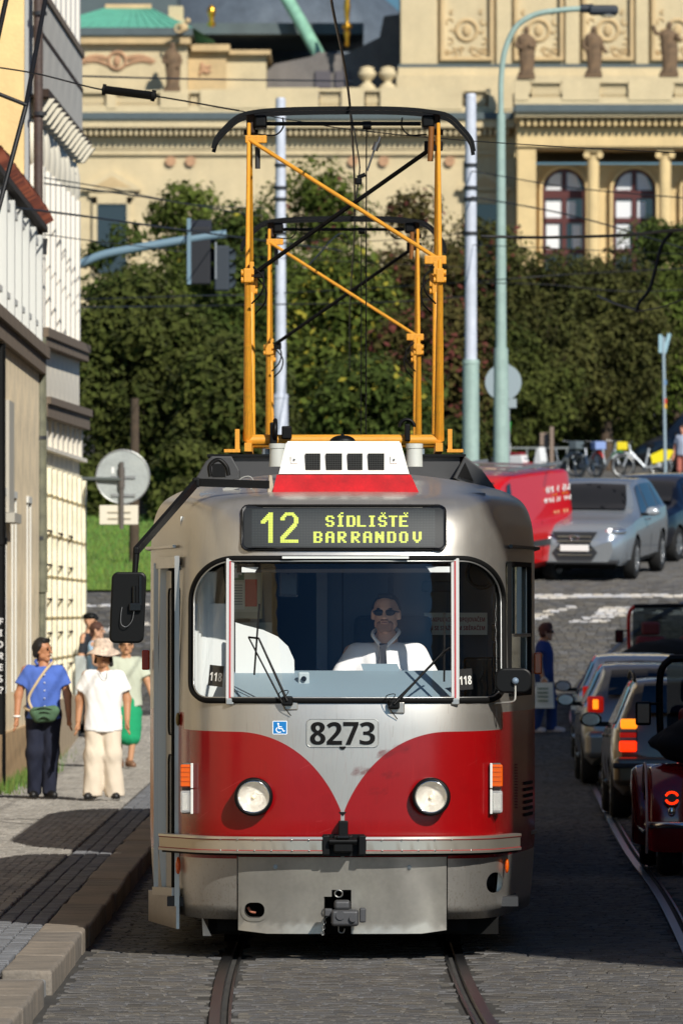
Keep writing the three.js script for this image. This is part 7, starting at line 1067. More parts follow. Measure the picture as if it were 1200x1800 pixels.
// --- red delivery van with lettering
{
  const L = 4.7, d = 139.2; const red = carPaint('#c20d10', 0.0, 0.35); const [t, T] = makeCar('delivery_van', { label: 'bright red delivery van with white lettering behind the tram roof', category: 'van', group: 'cars waiting at the crossing', pos: [3.3, carY(136.6), -136.6], pitch: tilt(136.6, 4.3), yaw: Math.PI - 0.42, L, paint: red, wr: 0.33, axles: [0.85, 3.75],
    bottom: [[0, 0.42], [0.3, 0.3], [4.3, 0.26], [L, 0.34]], belt: [[0, 1.05], [0.05, 1.1], [2.8, 1.1], [3.6, 1.05], [4.4, 0.85], [L, 0.6]], top: [[0, 1.6], [0.05, 1.84], [0.2, 1.92], [2.6, 1.93], [3.1, 1.82], [3.75, 1.2], [3.9, 1.12], [4.4, 0.92], [L, 0.64]], half: [[0, 0.84], [0.12, 0.9], [0.5, 0.92], [3.8, 0.92], [4.4, 0.82], [L, 0.66]], roof: [[0, 0.74], [0.3, 0.78], [2.8, 0.76], [3.7, 0.78], [L, 0.56]], side: [[2.75, 3.25, 0, -0.35]], wind: [3.1, 3.72, 0.92, 0.92], mirror: [3.25, 1.2], seams: [1.6, 2.25], handles: [2.45] });
  // lettering too far off to read: rows of white and orange strokes on both flanks
  const mk = (s) => { const r = rng(4), put = (z0, z1, y, h, col) => { let z = z0; while (z < z1) { const w = 0.05 + r() * 0.08; if (r() < 0.86) { const f = (y - 1.1) / 0.8, x = s * (lerp(0.87, 0.785, clamp(f, 0, 1)) + 0.012); part('lettering', [box(0.006, h * (0.75 + r() * 0.3), w * 0.35, x, y, -z), box(0.006, h * 0.3, w * 0.8, x, y + (r() - 0.5) * h * 0.5, -z - w * 0.2)], plain(col, 0.5), t); } z += w + 0.025; } };
    put(0.22, 1.3, 1.6, 0.13, '#efe9e4'); put(0.22, 1.35, 1.42, 0.09, '#f0e6e0'); put(0.35, 1.15, 1.505, 0.03, '#e0902a'); put(0.4, 1.0, 1.2, 0.07, '#e8a27a'); };
  mk(1); mk(-1);
  part('roof_rack', [0.6, 1.5, 2.4].map((z) => box(1.5, 0.04, 0.06, 0, 1.99, -z)).concat([-0.7, 0.7].map((x) => box(0.05, 0.05, 2.4, x, 2.02, -1.5))), M.alu, t); part('flank_trim', [box(0.03, 0.1, 2.2, 0.925, 0.72, -2.2), box(0.03, 0.1, 2.2, -0.925, 0.72, -2.2)], M.darkGray, t);
}
// --- dark people carrier far right
{
  const L = 4.9, d = 234; makeCar('minibus', { label: 'black minibus parked at the far right edge', pos: [13.6, carY(d), -d], yaw: Math.PI / 2 - 0.25, L, paint: carPaint('#12161c', 0.2), wr: 0.34, axles: [0.95, 3.85], category: 'minibus',
    bottom: [[0, 0.42], [0.3, 0.3], [4.5, 0.28], [L, 0.36]], belt: [[0, 1.0], [0.05, 1.08], [3.4, 1.06], [4.5, 0.85], [L, 0.6]], top: [[0, 1.5], [0.05, 1.8], [0.2, 1.9], [2.8, 1.92], [3.2, 1.82], [3.95, 1.15], [4.5, 0.95], [L, 0.64]], half: [[0, 0.86], [0.5, 0.94], [4, 0.94], [4.6, 0.84], [L, 0.66]], roof: [[0, 0.76], [3, 0.76], [3.9, 0.8], [L, 0.56]], side: [[0.4, 1.4], [1.5, 2.4], [2.5, 3.4, 0, -0.35]], wind: [3.25, 3.9, 0.92, 0.92], mirror: [3.4, 1.15] });
}
// ---------------------------------------------------------------- bicycles and scooter
function bicycle(label, px, d, yaw, o) {
  const t = thing('bicycle', label, 'bicycle', 'hire bicycles parked in a row'); t.position.set((px - 600) * d / FOC, GY(d), -d); t.rotation.y = yaw;
  const wh = (x) => { const w = part('wheel', new THREE.TorusGeometry(0.33, 0.022, 8, 36).translate(x, 0.345, 0), M.tyre, t); part('rim', new THREE.TorusGeometry(0.3, 0.02, 6, 36).translate(x, 0.345, 0), M.alu, w); const sp = []; for (let k = 0; k < 14; k++) { const a = k / 14 * 6.283; sp.push(rod(V(x, 0.345, 0), V(x + Math.cos(a) * 0.3, 0.345 + Math.sin(a) * 0.3, 0), 0.003, 0.003, 4)); } part('spokes', sp, M.steel, w, { kind: 'stuff' }); return w; };
  wh(-0.55); wh(0.55); const f = mat({ color: C(o.frame), roughness: 0.35, metalness: 0.4 });
  part('frame', [rod(V(-0.55, 0.345, 0), V(-0.08, 0.3, 0), 0.022), rod(V(-0.08, 0.3, 0), V(-0.2, 0.86, 0), 0.028), rod(V(-0.08, 0.3, 0), V(0.36, 0.78, 0), 0.036), rod(V(-0.55, 0.345, 0), V(-0.17, 0.7, 0), 0.018), rod(V(0.33, 0.72, 0), V(0.39, 0.98, 0), 0.028), rod(V(0.36, 0.76, 0.0), V(0.55, 0.345, 0), 0.025)], f, t);
  part('saddle', new THREE.SphereGeometry(0.13, 14, 10).scale(1.1, 0.35, 0.7).translate(-0.22, 0.93, 0), M.black, t); part('handlebar', tube([V(0.3, 1.05, -0.3), V(0.4, 1.03, -0.12), V(0.42, 1.02, 0), V(0.4, 1.03, 0.12), V(0.3, 1.05, 0.3)], 0.016, 20, 8), M.steel, t);
  if (o.basket) part('basket', [rbox(0.3, 0.24, 0.36, 0.03, 0.58, 0.92, 0)], plain(o.basket, 0.5), t); if (o.guard) for (const s of [-1, 1]) part('wheel_panel', extrude(poly([[-0.78, 0.52], [-0.3, 0.4], [-0.24, 0.66], [-0.6, 0.82], [-0.92, 0.8]]), 0.02).translate(0, 0, s * 0.05 - 0.01), plain(o.guard, 0.5), t); if (o.badge) part('badge', rbox(0.12, 0.12, 0.012, 0.02, -0.62, 0.68, 0.075), plain(o.badge, 0.5), t);
  part('mudguard', new THREE.TorusGeometry(0.38, 0.03, 6, 20, 2.0).rotateZ(0.6).translate(0.55, 0.345, 0), plain(o.mud || '#9aa3a6', 0.4), t); part('crank', [cylZ(0.09, 0.03, 16, -0.08, 0.3, 0.04), rod(V(-0.08, 0.3, 0.06), V(0.02, 0.16, 0.06), 0.012), rod(V(-0.08, 0.3, -0.06), V(-0.18, 0.44, -0.06), 0.012)], M.steel, t); part('kickstand', rod(V(-0.2, 0.3, 0.03), V(-0.26, 0.01, 0.14), 0.012), M.steel, t);
}
bicycle('white hire bicycle with a yellow panel over its rear wheel', 1128, 226, Math.PI - 0.12, { frame: '#c5cace', guard: '#e8d414', badge: '#c2432c', basket: '#e2cc1a', mud: '#c9cdd0' });
bicycle('silver hire bicycle with red fork seen from the front', 1034, 226, -1.1, { frame: '#b7bcc1', basket: '#7f93c2', mud: '#c03026' });
bicycle('silver hire bicycle half hidden behind the yellow one', 1066, 228, -0.9, { frame: '#aab2b6', mud: '#4aa85a' });
bicycle('dark hire bicycle behind the red van roof', 985, 227, -0.7, { frame: '#7c8286', basket: '#5a6468' });
{ const d = 218, t = thing('motor_scooter', 'white and red scooter with a green flag, above the van roof', 'scooter'); t.position.set((920 - 600) * d / FOC, GY(d), -d); t.rotation.y = -0.6;
  for (const x of [-0.5, 0.6]) part('wheel', new THREE.TorusGeometry(0.18, 0.06, 10, 24).translate(x, 0.24, 0), M.tyre, t);
  part('body', [extrude(poly([[-0.75, 0.5], [-0.6, 0.72], [0.0, 0.74], [0.12, 0.34], [0.4, 0.34], [0.52, 0.9], [0.6, 0.95], [0.66, 0.6], [0.5, 0.3], [-0.4, 0.28]]), 0.26, 0.03).translate(0, 0, -0.13)], plain('#d8d8d6', 0.3), t); part('seat', rbox(0.6, 0.1, 0.26, 0.04, -0.3, 0.8, 0), plain('#7e1a20', 0.5), t); part('handlebar', rod(V(0.5, 1.02, -0.3), V(0.5, 1.02, 0.3), 0.02), M.black, t); part('red_panel', rbox(0.3, 0.12, 0.34, 0.03, 0.2, 0.5, 0), plain('#b02028', 0.4), t); part('tail_box', rbox(0.34, 0.3, 0.34, 0.05, -0.7, 0.98, 0), plain('#cfd2d0', 0.4), t);
  const fl = part('flag_pole', rod(V(-0.75, 0.6, 0.1), V(-0.66, 1.72, 0.1), 0.012), M.black, t); part('flag', extrude(poly([[-0.72, 0.95], [-0.42, 1.15], [-0.36, 1.72], [-0.62, 1.5], [-0.69, 1.3]]), 0.01).translate(0, 0, 0.1), plain('#2fc23e', 0.7), fl); }
{ const d = 224, P = (x, y) => AT(x, y, d); for (const [x, w, l, hgt] of [[969, 0.12, 'thin brown post beside the scooter', 750], [956, 0.24, 'short wide grey post left of the thin brown post', 760]]) single('post', rbox(w, CAMH + (HORIZON - hgt) * d / FOC - GY(d) + 0.1, w, 0.02, P(x, 0).x, (CAMH + (HORIZON - hgt) * d / FOC + GY(d) - 0.1) / 2, -d - (w > 0.2 ? 0.4 : 0)), plain('#7f6e60', 0.8), l, 'post', 'posts by the bicycle stand');
  const r = thing('railing', 'grey railing behind the parked bicycles', 'railing'); for (const y of [780]) part('rail', rod(P(895, y).setZ(-d - 6), P(1010, y).setZ(-d - 6), 0.03, 0.03, 8), plain('#7c817e', 0.6), r); for (let k = 0; k < 4; k++) part('post', rod(V(P(898 + k * 36, 0).x, GY(d) - 0.1, -d - 6), P(898 + k * 36, 778).setZ(-d - 6), 0.03, 0.03, 8), plain('#767b78', 0.6), r); }
// ---------------------------------------------------------------- people: distance fields of tapered bones, meshed
const cap = (a, b, ra, rb = ra, flat = false) => ({ a: V(...a), b: V(...b), ra, rb, flat }); // flat: cut square at b, a sleeve or hem
const ell = (c, r) => ({ c: V(...c), r: V(...r) });
function sdf(list, k, cell, ripple) {
  const bb = new THREE.Box3(); for (const s of list) { if (s.c) { bb.expandByPoint(s.c.clone().add(s.r)); bb.expandByPoint(s.c.clone().sub(s.r)); } else for (const [p, r] of [[s.a, s.ra], [s.b, s.rb]]) { bb.expandByPoint(p.clone().addScalar(r)); bb.expandByPoint(p.clone().addScalar(-r)); } }
  bb.expandByScalar(cell * 3 + 0.01); const size = bb.getSize(V()), res = Math.min(96, Math.max(20, Math.ceil(Math.max(size.x, size.y * 0.6, size.z) / cell)));
  const mc = new MarchingCubes(res, M.black, false, false, 60000); mc.isolation = 0; const f = mc.field, h = res / 2;
  const C0 = bb.getCenter(V()), S = size.clone().multiplyScalar(0.5);
  for (let z = 0; z < res; z++) for (let y = 0; y < res; y++) for (let x = 0; x < res; x++) {
    const X = C0.x + (x - h) / h * S.x, Y = C0.y + (y - h) / h * S.y, Z = C0.z + (z - h) / h * S.z; let d = 1e3;
    for (const s of list) { let e;
      if (s.c) { const px = (X - s.c.x) / s.r.x, py = (Y - s.c.y) / s.r.y, pz2 = (Z - s.c.z) / s.r.z, l = Math.sqrt(px * px + py * py + pz2 * pz2); e = (l - 1) * Math.min(s.r.x, s.r.y, s.r.z); }
      else { const bx0 = s.b.x - s.a.x, by = s.b.y - s.a.y, bz = s.b.z - s.a.z, L = bx0 * bx0 + by * by + bz * bz || 1e-9; let t = ((X - s.a.x) * bx0 + (Y - s.a.y) * by + (Z - s.a.z) * bz) / L; const over = s.flat && t > 1 ? (t - 1) * Math.sqrt(L) : 0; t = t < 0 ? 0 : t > 1 && !s.flat ? 1 : t; const dx = X - s.a.x - bx0 * t, dy = Y - s.a.y - by * t, dz = Z - s.a.z - bz * t; e = Math.sqrt(dx * dx + dy * dy + dz * dz) - (s.ra + (s.rb - s.ra) * Math.min(t, 1)); if (over) e = Math.max(e, over); }
      const hh = Math.max(k - Math.abs(d - e), 0) / k; d = Math.min(d, e) - hh * hh * k * 0.25; }
    if (ripple) d += ripple * noise.noise(X * 11 + Y * 3, Y * 4.5 + Math.sin(X * 9) * 0.8, Z * 9) + ripple * 0.3 * noise.noise(X * 24 + Y * 6, Y * 8, Z * 20);
    f[z * res * res + y * res + x] = -d;
  }
  mc.update(); const n = mc.count, p = new Float32Array(n * 3); for (let i = 0; i < n; i++) { p[i * 3] = C0.x + mc.positionArray[i * 3] * S.x; p[i * 3 + 1] = C0.y + mc.positionArray[i * 3 + 1] * S.y; p[i * 3 + 2] = C0.z + mc.positionArray[i * 3 + 2] * S.z; }
  let g = new THREE.BufferGeometry(); g.setAttribute('position', new THREE.BufferAttribute(p, 3)); g = mergeVertices(g, 1e-4); g.computeVertexNormals(); return g;
}
// head at c turned by yaw: skull, jaw, nose, brow, lips, ears
function headSDF(c, yaw, s = 1) {
  const q = (x, y, z) => { const v = V(x * s, y * s, z * s).applyAxisAngle(V(0, 1, 0), yaw); return [c[0] + v.x, c[1] + v.y, c[2] + v.z]; };
  return [ell(q(0, 0.035, -0.012), [0.078 * s, 0.09 * s, 0.094 * s]), cap(q(0, -0.03, 0.018), q(0, -0.088, 0.045), 0.062 * s, 0.035 * s), cap(q(-0.035, -0.06, 0.01), q(0.035, -0.06, 0.01), 0.038 * s), cap(q(0, 0.02, 0.082), q(0, -0.018, 0.104), 0.009 * s, 0.014 * s), cap(q(-0.034, 0.034, 0.072), q(0.034, 0.034, 0.072), 0.013 * s), cap(q(-0.018, -0.05, 0.082), q(0.018, -0.05, 0.082), 0.008 * s), cap(q(-0.08, 0.015, -0.01), q(-0.082, -0.02, -0.005), 0.014 * s), cap(q(0.08, 0.015, -0.01), q(0.082, -0.02, -0.005), 0.014 * s), q];
}
// hand hanging from the wrist towards dir; inward side sign
function handSDF(w, dir, side, curl = 0.5, s = 1) {
  const D = V(...dir).normalize(), F = V(0, 0, 1), S = V(side, 0, 0), at = (l, f, o) => { const v = V(...w).addScaledVector(D, l * s).addScaledVector(F, f * s).addScaledVector(S, o * s); return [v.x, v.y, v.z]; };
  const L = [cap(at(0, 0, 0), at(0.07, 0.0, 0), 0.024 * s, 0.026 * s), cap(at(0.03, 0.022, 0), at(0.075, 0.026, 0), 0.018 * s, 0.016 * s), cap(at(0.03, -0.02, 0), at(0.075, -0.024, 0), 0.017 * s, 0.014 * s)];
  [[0.03, 0.07], [0.011, 0.08], [-0.01, 0.074], [-0.028, 0.058]].forEach(([f, len]) => { const a = at(0.078, f, 0), b = at(0.078 + len * 0.5, f, 0.012 * curl * 2), c = at(0.078 + len * (1 - curl * 0.28), f * 0.95, 0.045 * curl); L.push(cap(a, b, 0.0095 * s, 0.009 * s), cap(b, c, 0.009 * s, 0.0075 * s)); });
  L.push(cap(at(0.018, 0.026, 0), at(0.05, 0.05, 0.012), 0.012 * s, 0.01 * s), cap(at(0.05, 0.05, 0.012), at(0.082, 0.052, 0.024), 0.01 * s, 0.008 * s)); return L;
}
const skinMat = (hex) => mat({ color: C(hex), roughness: 0.55, sheen: 0.2 }), cloth = (hex, amp = 0.08, rough = 0.9) => { const s = C(hex).convertLinearToSRGB(); const m = mat({ map: mottle([s.r, s.g, s.b], amp, 0.5, s.r * 9 + s.b * 5, 0, [1, 1, 1], 128), roughness: rough, bumpMap: repeat(TX.fine, 3), bumpScale: 0.0005 }); m.userData.metric = true; return m; };
function metricSmooth(g) { const p = g.attributes.position, uv = new Float32Array(p.count * 2); for (let i = 0; i < p.count; i++) { uv[i * 2] = p.getX(i) + p.getZ(i) * 0.7; uv[i * 2 + 1] = p.getY(i); } g.setAttribute('uv', new THREE.BufferAttribute(uv, 2)); return g; }
function garment(name, list, k, cell, m, parent, ripple = 0.006, extra) { const g = metricSmooth(sdf(list, k, cell, ripple)), me = new THREE.Mesh(g, m); me.name = name; if (extra) Object.assign(me.userData, extra); parent.add(me); return me; }
function person(label, pos, yaw, o) {
  const t = thing('person', label, 'person', 'people walking in the street'); t.position.set(...pos); t.rotation.y = yaw;
  const J = o.J, sk = skinMat(o.skin || '#b5805f'), s = o.s || 1, cell = o.cell || 0.014;
  // body: one surface; fine grids for head and hands joined into it
  const big = [cap(J.neck0, J.neck1, 0.056, 0.052), cap(J.elL, J.wrL, 0.044, 0.028), cap(J.elR, J.wrR, 0.044, 0.028), cap(J.shL, J.elL, 0.05, 0.042), cap(J.shR, J.elR, 0.05, 0.042), cap([0, J.neck0[1] - 0.4, 0], J.neck0, 0.1, 0.07), cap([J.shL[0] * 0.8, J.shL[1], J.shL[2]], [J.shR[0] * 0.8, J.shR[1], J.shR[2]], 0.05), ...(o.bare || [])];
  const hd = headSDF(J.head, o.turn || 0), q = hd.pop();
  const geos = [sdf(big, 0.03, cell), sdf([...hd, cap(J.neck1, [J.head[0], J.head[1] - 0.05, J.head[2]], 0.052, 0.05)], 0.018, 0.005)];
  if (!o.noHands) for (const [w, sd, el] of [[J.wrL, 1, J.elL], [J.wrR, -1, J.elR]]) { const d = V(...w).sub(V(...el)); geos.push(sdf(handSDF(w, (o.handDir && o.handDir[sd > 0 ? 0 : 1]) || [d.x * 0.6, d.y, d.z * 0.6], sd, o.curl ?? 0.6), 0.008, 0.0042)); }
  const body = part('body', geos, sk, t);
  if (!o.glasses) for (const e of [-0.032, 0.032]) part('eye', new THREE.SphereGeometry(0.011, 10, 8).translate(...q(e, 0.014, 0.079)), plain('#17110e', 0.2), body);
  if (!o.beard) part('mouth', tube([V(...q(-0.022, -0.05, 0.086)), V(...q(0, -0.049, 0.0925)), V(...q(0.022, -0.05, 0.086))], 0.004, 8, 6), plain('#7e4a40', 0.6), body);
  for (const e of [-0.032, 0.032]) part('eyebrow', rod(V(...q(e - 0.016, 0.036, 0.083)), V(...q(e + 0.016, 0.036, 0.083)), 0.005, 0.004, 6), plain(o.hairHex || '#120e0c', 0.9), body);
  if (o.glasses) { const gl = part('sunglasses', [...[-0.034, 0.034].map((e) => new THREE.SphereGeometry(0.032, 14, 10).scale(1.08, 0.66, 0.35).rotateY(o.turn || 0).translate(...q(e, 0.012, 0.087))), rod(V(...q(-0.07, 0.018, 0.08)), V(...q(0.07, 0.018, 0.08)), 0.006), ...[-1, 1].map((k) => rod(V(...q(k * 0.07, 0.018, 0.08)), V(...q(k * 0.083, 0.015, -0.01)), 0.005))], new THREE.MeshPhysicalMaterial({ color: C('#050506'), roughness: 0.3, specularIntensity: 0.5 }), t); }
  if (o.hair) garment('hair', o.hair(q), 0.02, 0.007, plain(o.hairHex || '#120e0c', 0.75), t, 0.004);
  for (const [nm, list, k, m, rp] of o.wear(J, q)) garment(nm, list, k, cell, m, t, rp ?? 0.006);
  for (const f of o.feet) { const [x, z, yw] = f; const sh = metricSmooth(sdf([cap([0, 0.055, -0.06], [0, 0.04, 0.13], 0.05, 0.038), cap([0, 0.05, -0.05], [0, 0.03, 0.1], 0.05, 0.045), cap([0, 0.1, -0.05], [0, 0.06, -0.04], 0.045, 0.05)], 0.02, 0.008)); const p = sh.attributes.position; for (let i = 0; i < p.count; i++) if (p.getY(i) < 0.012) p.setY(i, 0.012); sh.computeVertexNormals(); sh.rotateX(f[3] || 0).rotateY(yw || 0).translate(x, 0 + (f[4] || 0), z); const me = new THREE.Mesh(sh, plain(o.shoe || '#141415', 0.5)); me.name = 'shoe'; t.add(me); }
  return [t, q, J];
}
const std = (h, o = {}) => { const k = h / 1.72; const S = (a) => a.map((v) => v * k); const J = { neck0: S([0, 1.42, -0.01]), neck1: S([0, 1.5, 0.0]), head: S([0, 1.6, 0.015]), shL: S([0.19, 1.39, -0.01]), shR: S([-0.19, 1.39, -0.01]), elL: S([0.26, 1.12, -0.02]), elR: S([-0.26, 1.12, -0.02]), wrL: S([0.275, 0.88, 0.05]), wrR: S([-0.275, 0.88, 0.05]), hipL: S([0.09, 0.9, 0]), hipR: S([-0.09, 0.9, 0]), knL: S([0.1, 0.5, 0.03]), knR: S([-0.1, 0.5, 0.03]), anL: S([0.1, 0.1, 0]), anR: S([-0.1, 0.1, 0]) }; for (const q in o) J[q] = S(o[q]); return J; };
const trousers = (J, wT = 0.1, wK = 0.075, wA = 0.07, hip = 0.13) => [ell([(J.hipL[0] + J.hipR[0]) / 2, J.hipL[1] + 0.04, J.hipL[2] - 0.01], [hip + 0.04, 0.13, hip * 0.9]), cap(J.hipL, J.knL, wT, wK), cap(J.knL, [J.anL[0], J.anL[1] - 0.05, J.anL[2]], wK, wA, true), cap(J.hipR, J.knR, wT, wK), cap(J.knR, [J.anR[0], J.anR[1] - 0.05, J.anR[2]], wK, wA, true)];
const shirt = (J, hem, wide = 0.17, slv = 0.62, r = 0.078) => { const lp = (a, b, t) => a.map((v, i) => lerp(v, b[i], t)); return [cap([J.shL[0] * 0.75, J.shL[1] - 0.03, 0], [J.shR[0] * 0.75, J.shR[1] - 0.03, 0], 0.076), ell([0, J.shL[1] - 0.16, 0.0], [wide, 0.22, 0.12]), ...[-0.36, 0, 0.36].map((k) => cap([wide * k, J.shL[1] - 0.14, 0.005], [wide * k * 1.15, hem, 0.01], 0.105, 0.118, true)), cap([J.shL[0] * 0.93, J.shL[1] - 0.012, J.shL[2]], lp(J.shL, J.elL, slv), 0.06, r * 0.86, true), cap([J.shR[0] * 0.93, J.shR[1] - 0.012, J.shR[2]], lp(J.shR, J.elR, slv), 0.06, r * 0.86, true)]; };
const collarless = null;
const PED = (px, d) => [(px - 600) * d / FOC, PAVE + GY(d), -d];
// man in the blue shirt, looking to his left
{
  const J = std(1.72, { anR: [-0.1, 0.1, -0.02], anL: [0.06, 0.1, 0.06], knL: [0.085, 0.5, 0.05], wrR: [-0.29, 0.87, 0.05], elR: [-0.27, 1.12, -0.01] });
  const [t, q] = person('man in a blue short sleeved shirt walking by the house wall', PED(77, 84.5), 0.05, { J, turn: 0.95, skin: '#b07a58', hair: (q) => [ell(q(0, 0.058, -0.032), [0.089, 0.09, 0.094]), cap(q(-0.045, 0.03, -0.055), q(0.045, 0.03, -0.055), 0.058), cap(q(-0.042, 0.108, 0.03), q(0.042, 0.112, 0.03), 0.026), cap(q(-0.082, 0.05, 0.0), q(-0.078, -0.03, -0.04), 0.03), cap(q(0.082, 0.05, 0.0), q(0.078, -0.03, -0.04), 0.03), cap(q(-0.04, -0.04, -0.07), q(0.04, -0.04, -0.07), 0.04)], wear: (J) => [['shirt', shirt(J, 0.86, 0.185, 0.6, 0.088), 0.045, cloth('#4a68b8', 0.1), 0.009], ['trousers', trousers(J, 0.105, 0.085, 0.075, 0.145), 0.05, cloth('#141a2e', 0.1), 0.008]], feet: [[-0.1, -0.02, -0.1], [0.07, 0.08, 0.35]] });
  part('collar', [tube([V(-0.06, 1.44, 0.07), V(-0.085, 1.49, 0.0), V(0, 1.51, -0.075), V(0.085, 1.49, 0.0), V(0.06, 1.44, 0.07)], 0.016, 24, 6)], cloth('#3f5cab'), t);
  for (let k = 0; k < 5; k++) part('button', new THREE.SphereGeometry(0.008, 8, 6).translate(0.01, 1.34 - k * 0.085, 0.137 + (k > 2 ? 0.008 : 0)), M.white, t);
  part('wrist_watch', new THREE.TorusGeometry(0.032, 0.012, 8, 18).rotateX(Math.PI / 2).translate(J.wrR[0], J.wrR[1] + 0.02, J.wrR[2] - 0.005), M.white, t);
  const b = thing('waist_bag', 'green waist bag on a beige strap, worn by the man in blue', 'bag'); b.position.copy(t.position); b.rotation.y = 0.05;
  garment('pouch', [cap([-0.09, 0.93, 0.19], [0.11, 0.95, 0.185], 0.062), cap([-0.06, 0.87, 0.19], [0.08, 0.88, 0.185], 0.05)], 0.05, 0.008, cloth('#4c6a50', 0.15), b, 0.004); for (const [y, w] of [[0.975, 0.12], [0.93, 0.09], [0.875, 0.06]]) part('zip', tube([V(-w, y - 0.02, 0.235), V(0, y + 0.008, 0.262), V(w, y - 0.02, 0.232)], 0.006, 14, 6), M.black, b);
  part('strap', tube([V(-0.12, 0.96, 0.17), V(-0.16, 1.08, 0.14), V(-0.07, 1.26, 0.155), V(0.03, 1.4, 0.12), V(0.1, 1.475, 0.02), V(0.08, 1.45, -0.1), V(-0.05, 1.2, -0.16), V(-0.17, 1.02, -0.1), V(-0.2, 0.98, 0.05), V(-0.14, 0.95, 0.16)], 0.016, 60, 6).scale(1, 1, 1), cloth('#c4b08c'), b);
}
// woman in white with the sun hat
{
  const J = std(1.66, { anR: [-0.12, 0.1, 0.02], anL: [0.13, 0.1, -0.03], elR: [-0.265, 1.12, -0.03], elL: [0.265, 1.12, -0.03], wrR: [-0.28, 0.87, 0.02], wrL: [0.27, 0.88, 0.05] });
  const [t, q] = person('person in white shirt and beige trousers wearing a sun hat', PED(182, 83.8), -0.04, { J, glasses: true, skin: '#b4825f', hair: (q) => [ell(q(0, 0.02, -0.04), [0.088, 0.1, 0.085]), cap(q(0.075, 0.0, -0.02), q(0.085, -0.09, 0.0), 0.025), cap(q(-0.075, 0.0, -0.02), q(-0.08, -0.06, 0.0), 0.022)], wear: (J) => [['shirt', shirt(J, 0.74, 0.21, 0.66, 0.095), 0.045, cloth('#e9e9e8', 0.03), 0.01], ['trousers', trousers(J, 0.11, 0.1, 0.105, 0.14), 0.05, cloth('#d8cbb8', 0.06), 0.01]], feet: [[-0.13, 0.02, -0.25, 0, 0], [0.13, -0.03, 0.1]] });
  const hp = q(0, 0, 0); const hat = new THREE.LatheGeometry([[0.19, -0.04], [0.17, -0.012], [0.115, 0.02], [0.108, 0.05], [0.1, 0.11], [0.078, 0.135], [0.0, 0.142]].map(([a, b]) => new THREE.Vector2(a, b)), 36); const ha = hat.attributes.position; for (let i = 0; i < ha.count; i++) { const a = Math.atan2(ha.getZ(i), ha.getX(i)), r = Math.hypot(ha.getX(i), ha.getZ(i)); ha.setY(i, ha.getY(i) + (r > 0.11 ? Math.sin(a * 3 + 1) * 0.014 : noise.noise(ha.getX(i) * 30, ha.getY(i) * 30, 2) * 0.008)); } hat.computeVertexNormals();
  const hm = mat({ map: mottle([0.8, 0.72, 0.65], 0.35, 0.16, 31), roughness: 0.95, side: THREE.DoubleSide }); hm.userData.metric = true; const H = part('sun_hat', hat.translate(hp[0], hp[1] + 0.055, hp[2] - 0.005), hm, t);
  part('necklace', tube([V(-0.04, 1.4, 0.1), V(0.0, 1.33, 0.135), V(0.04, 1.3, 0.14), V(0.06, 1.4, 0.1)], 0.004, 20, 6), M.steel, t);
}
// person in the pale tunic and green skirt behind
{
  const d = 101, J = std(1.7, { elL: [0.27, 1.15, 0.05], wrL: [0.33, 0.95, 0.1], anL: [0.05, 0.1, 0.08], anR: [-0.08, 0.1, -0.06] });
  person('person in a pale tunic and bright green skirt beside the tram mirror', PED(222, d), 0.1, { J, skin: '#b98a68', hair: (q) => [ell(q(0, 0.05, -0.02), [0.092, 0.09, 0.1])], hairHex: '#33241a', bare: [cap(J.knL, J.anL, 0.05, 0.035), cap(J.knR, J.anR, 0.05, 0.035)], wear: (J) => [['tunic', shirt(J, 0.8, 0.215, 0.85, 0.1), 0.06, cloth('#b9c0ae', 0.06), 0.01], ['skirt', [cap([0.02, 0.85, 0], [0.02, 0.42, 0.02], 0.15, 0.13), cap([0.08, 0.7, 0], [0.09, 0.4, 0.03], 0.13, 0.1), cap([-0.06, 0.7, 0], [-0.07, 0.42, 0.0], 0.13, 0.09)], 0.06, cloth('#179a68', 0.1), 0.01]], feet: [[0.05, 0.1, 0.2], [-0.08, -0.04, 0]], shoe: '#7a5a44' });
}
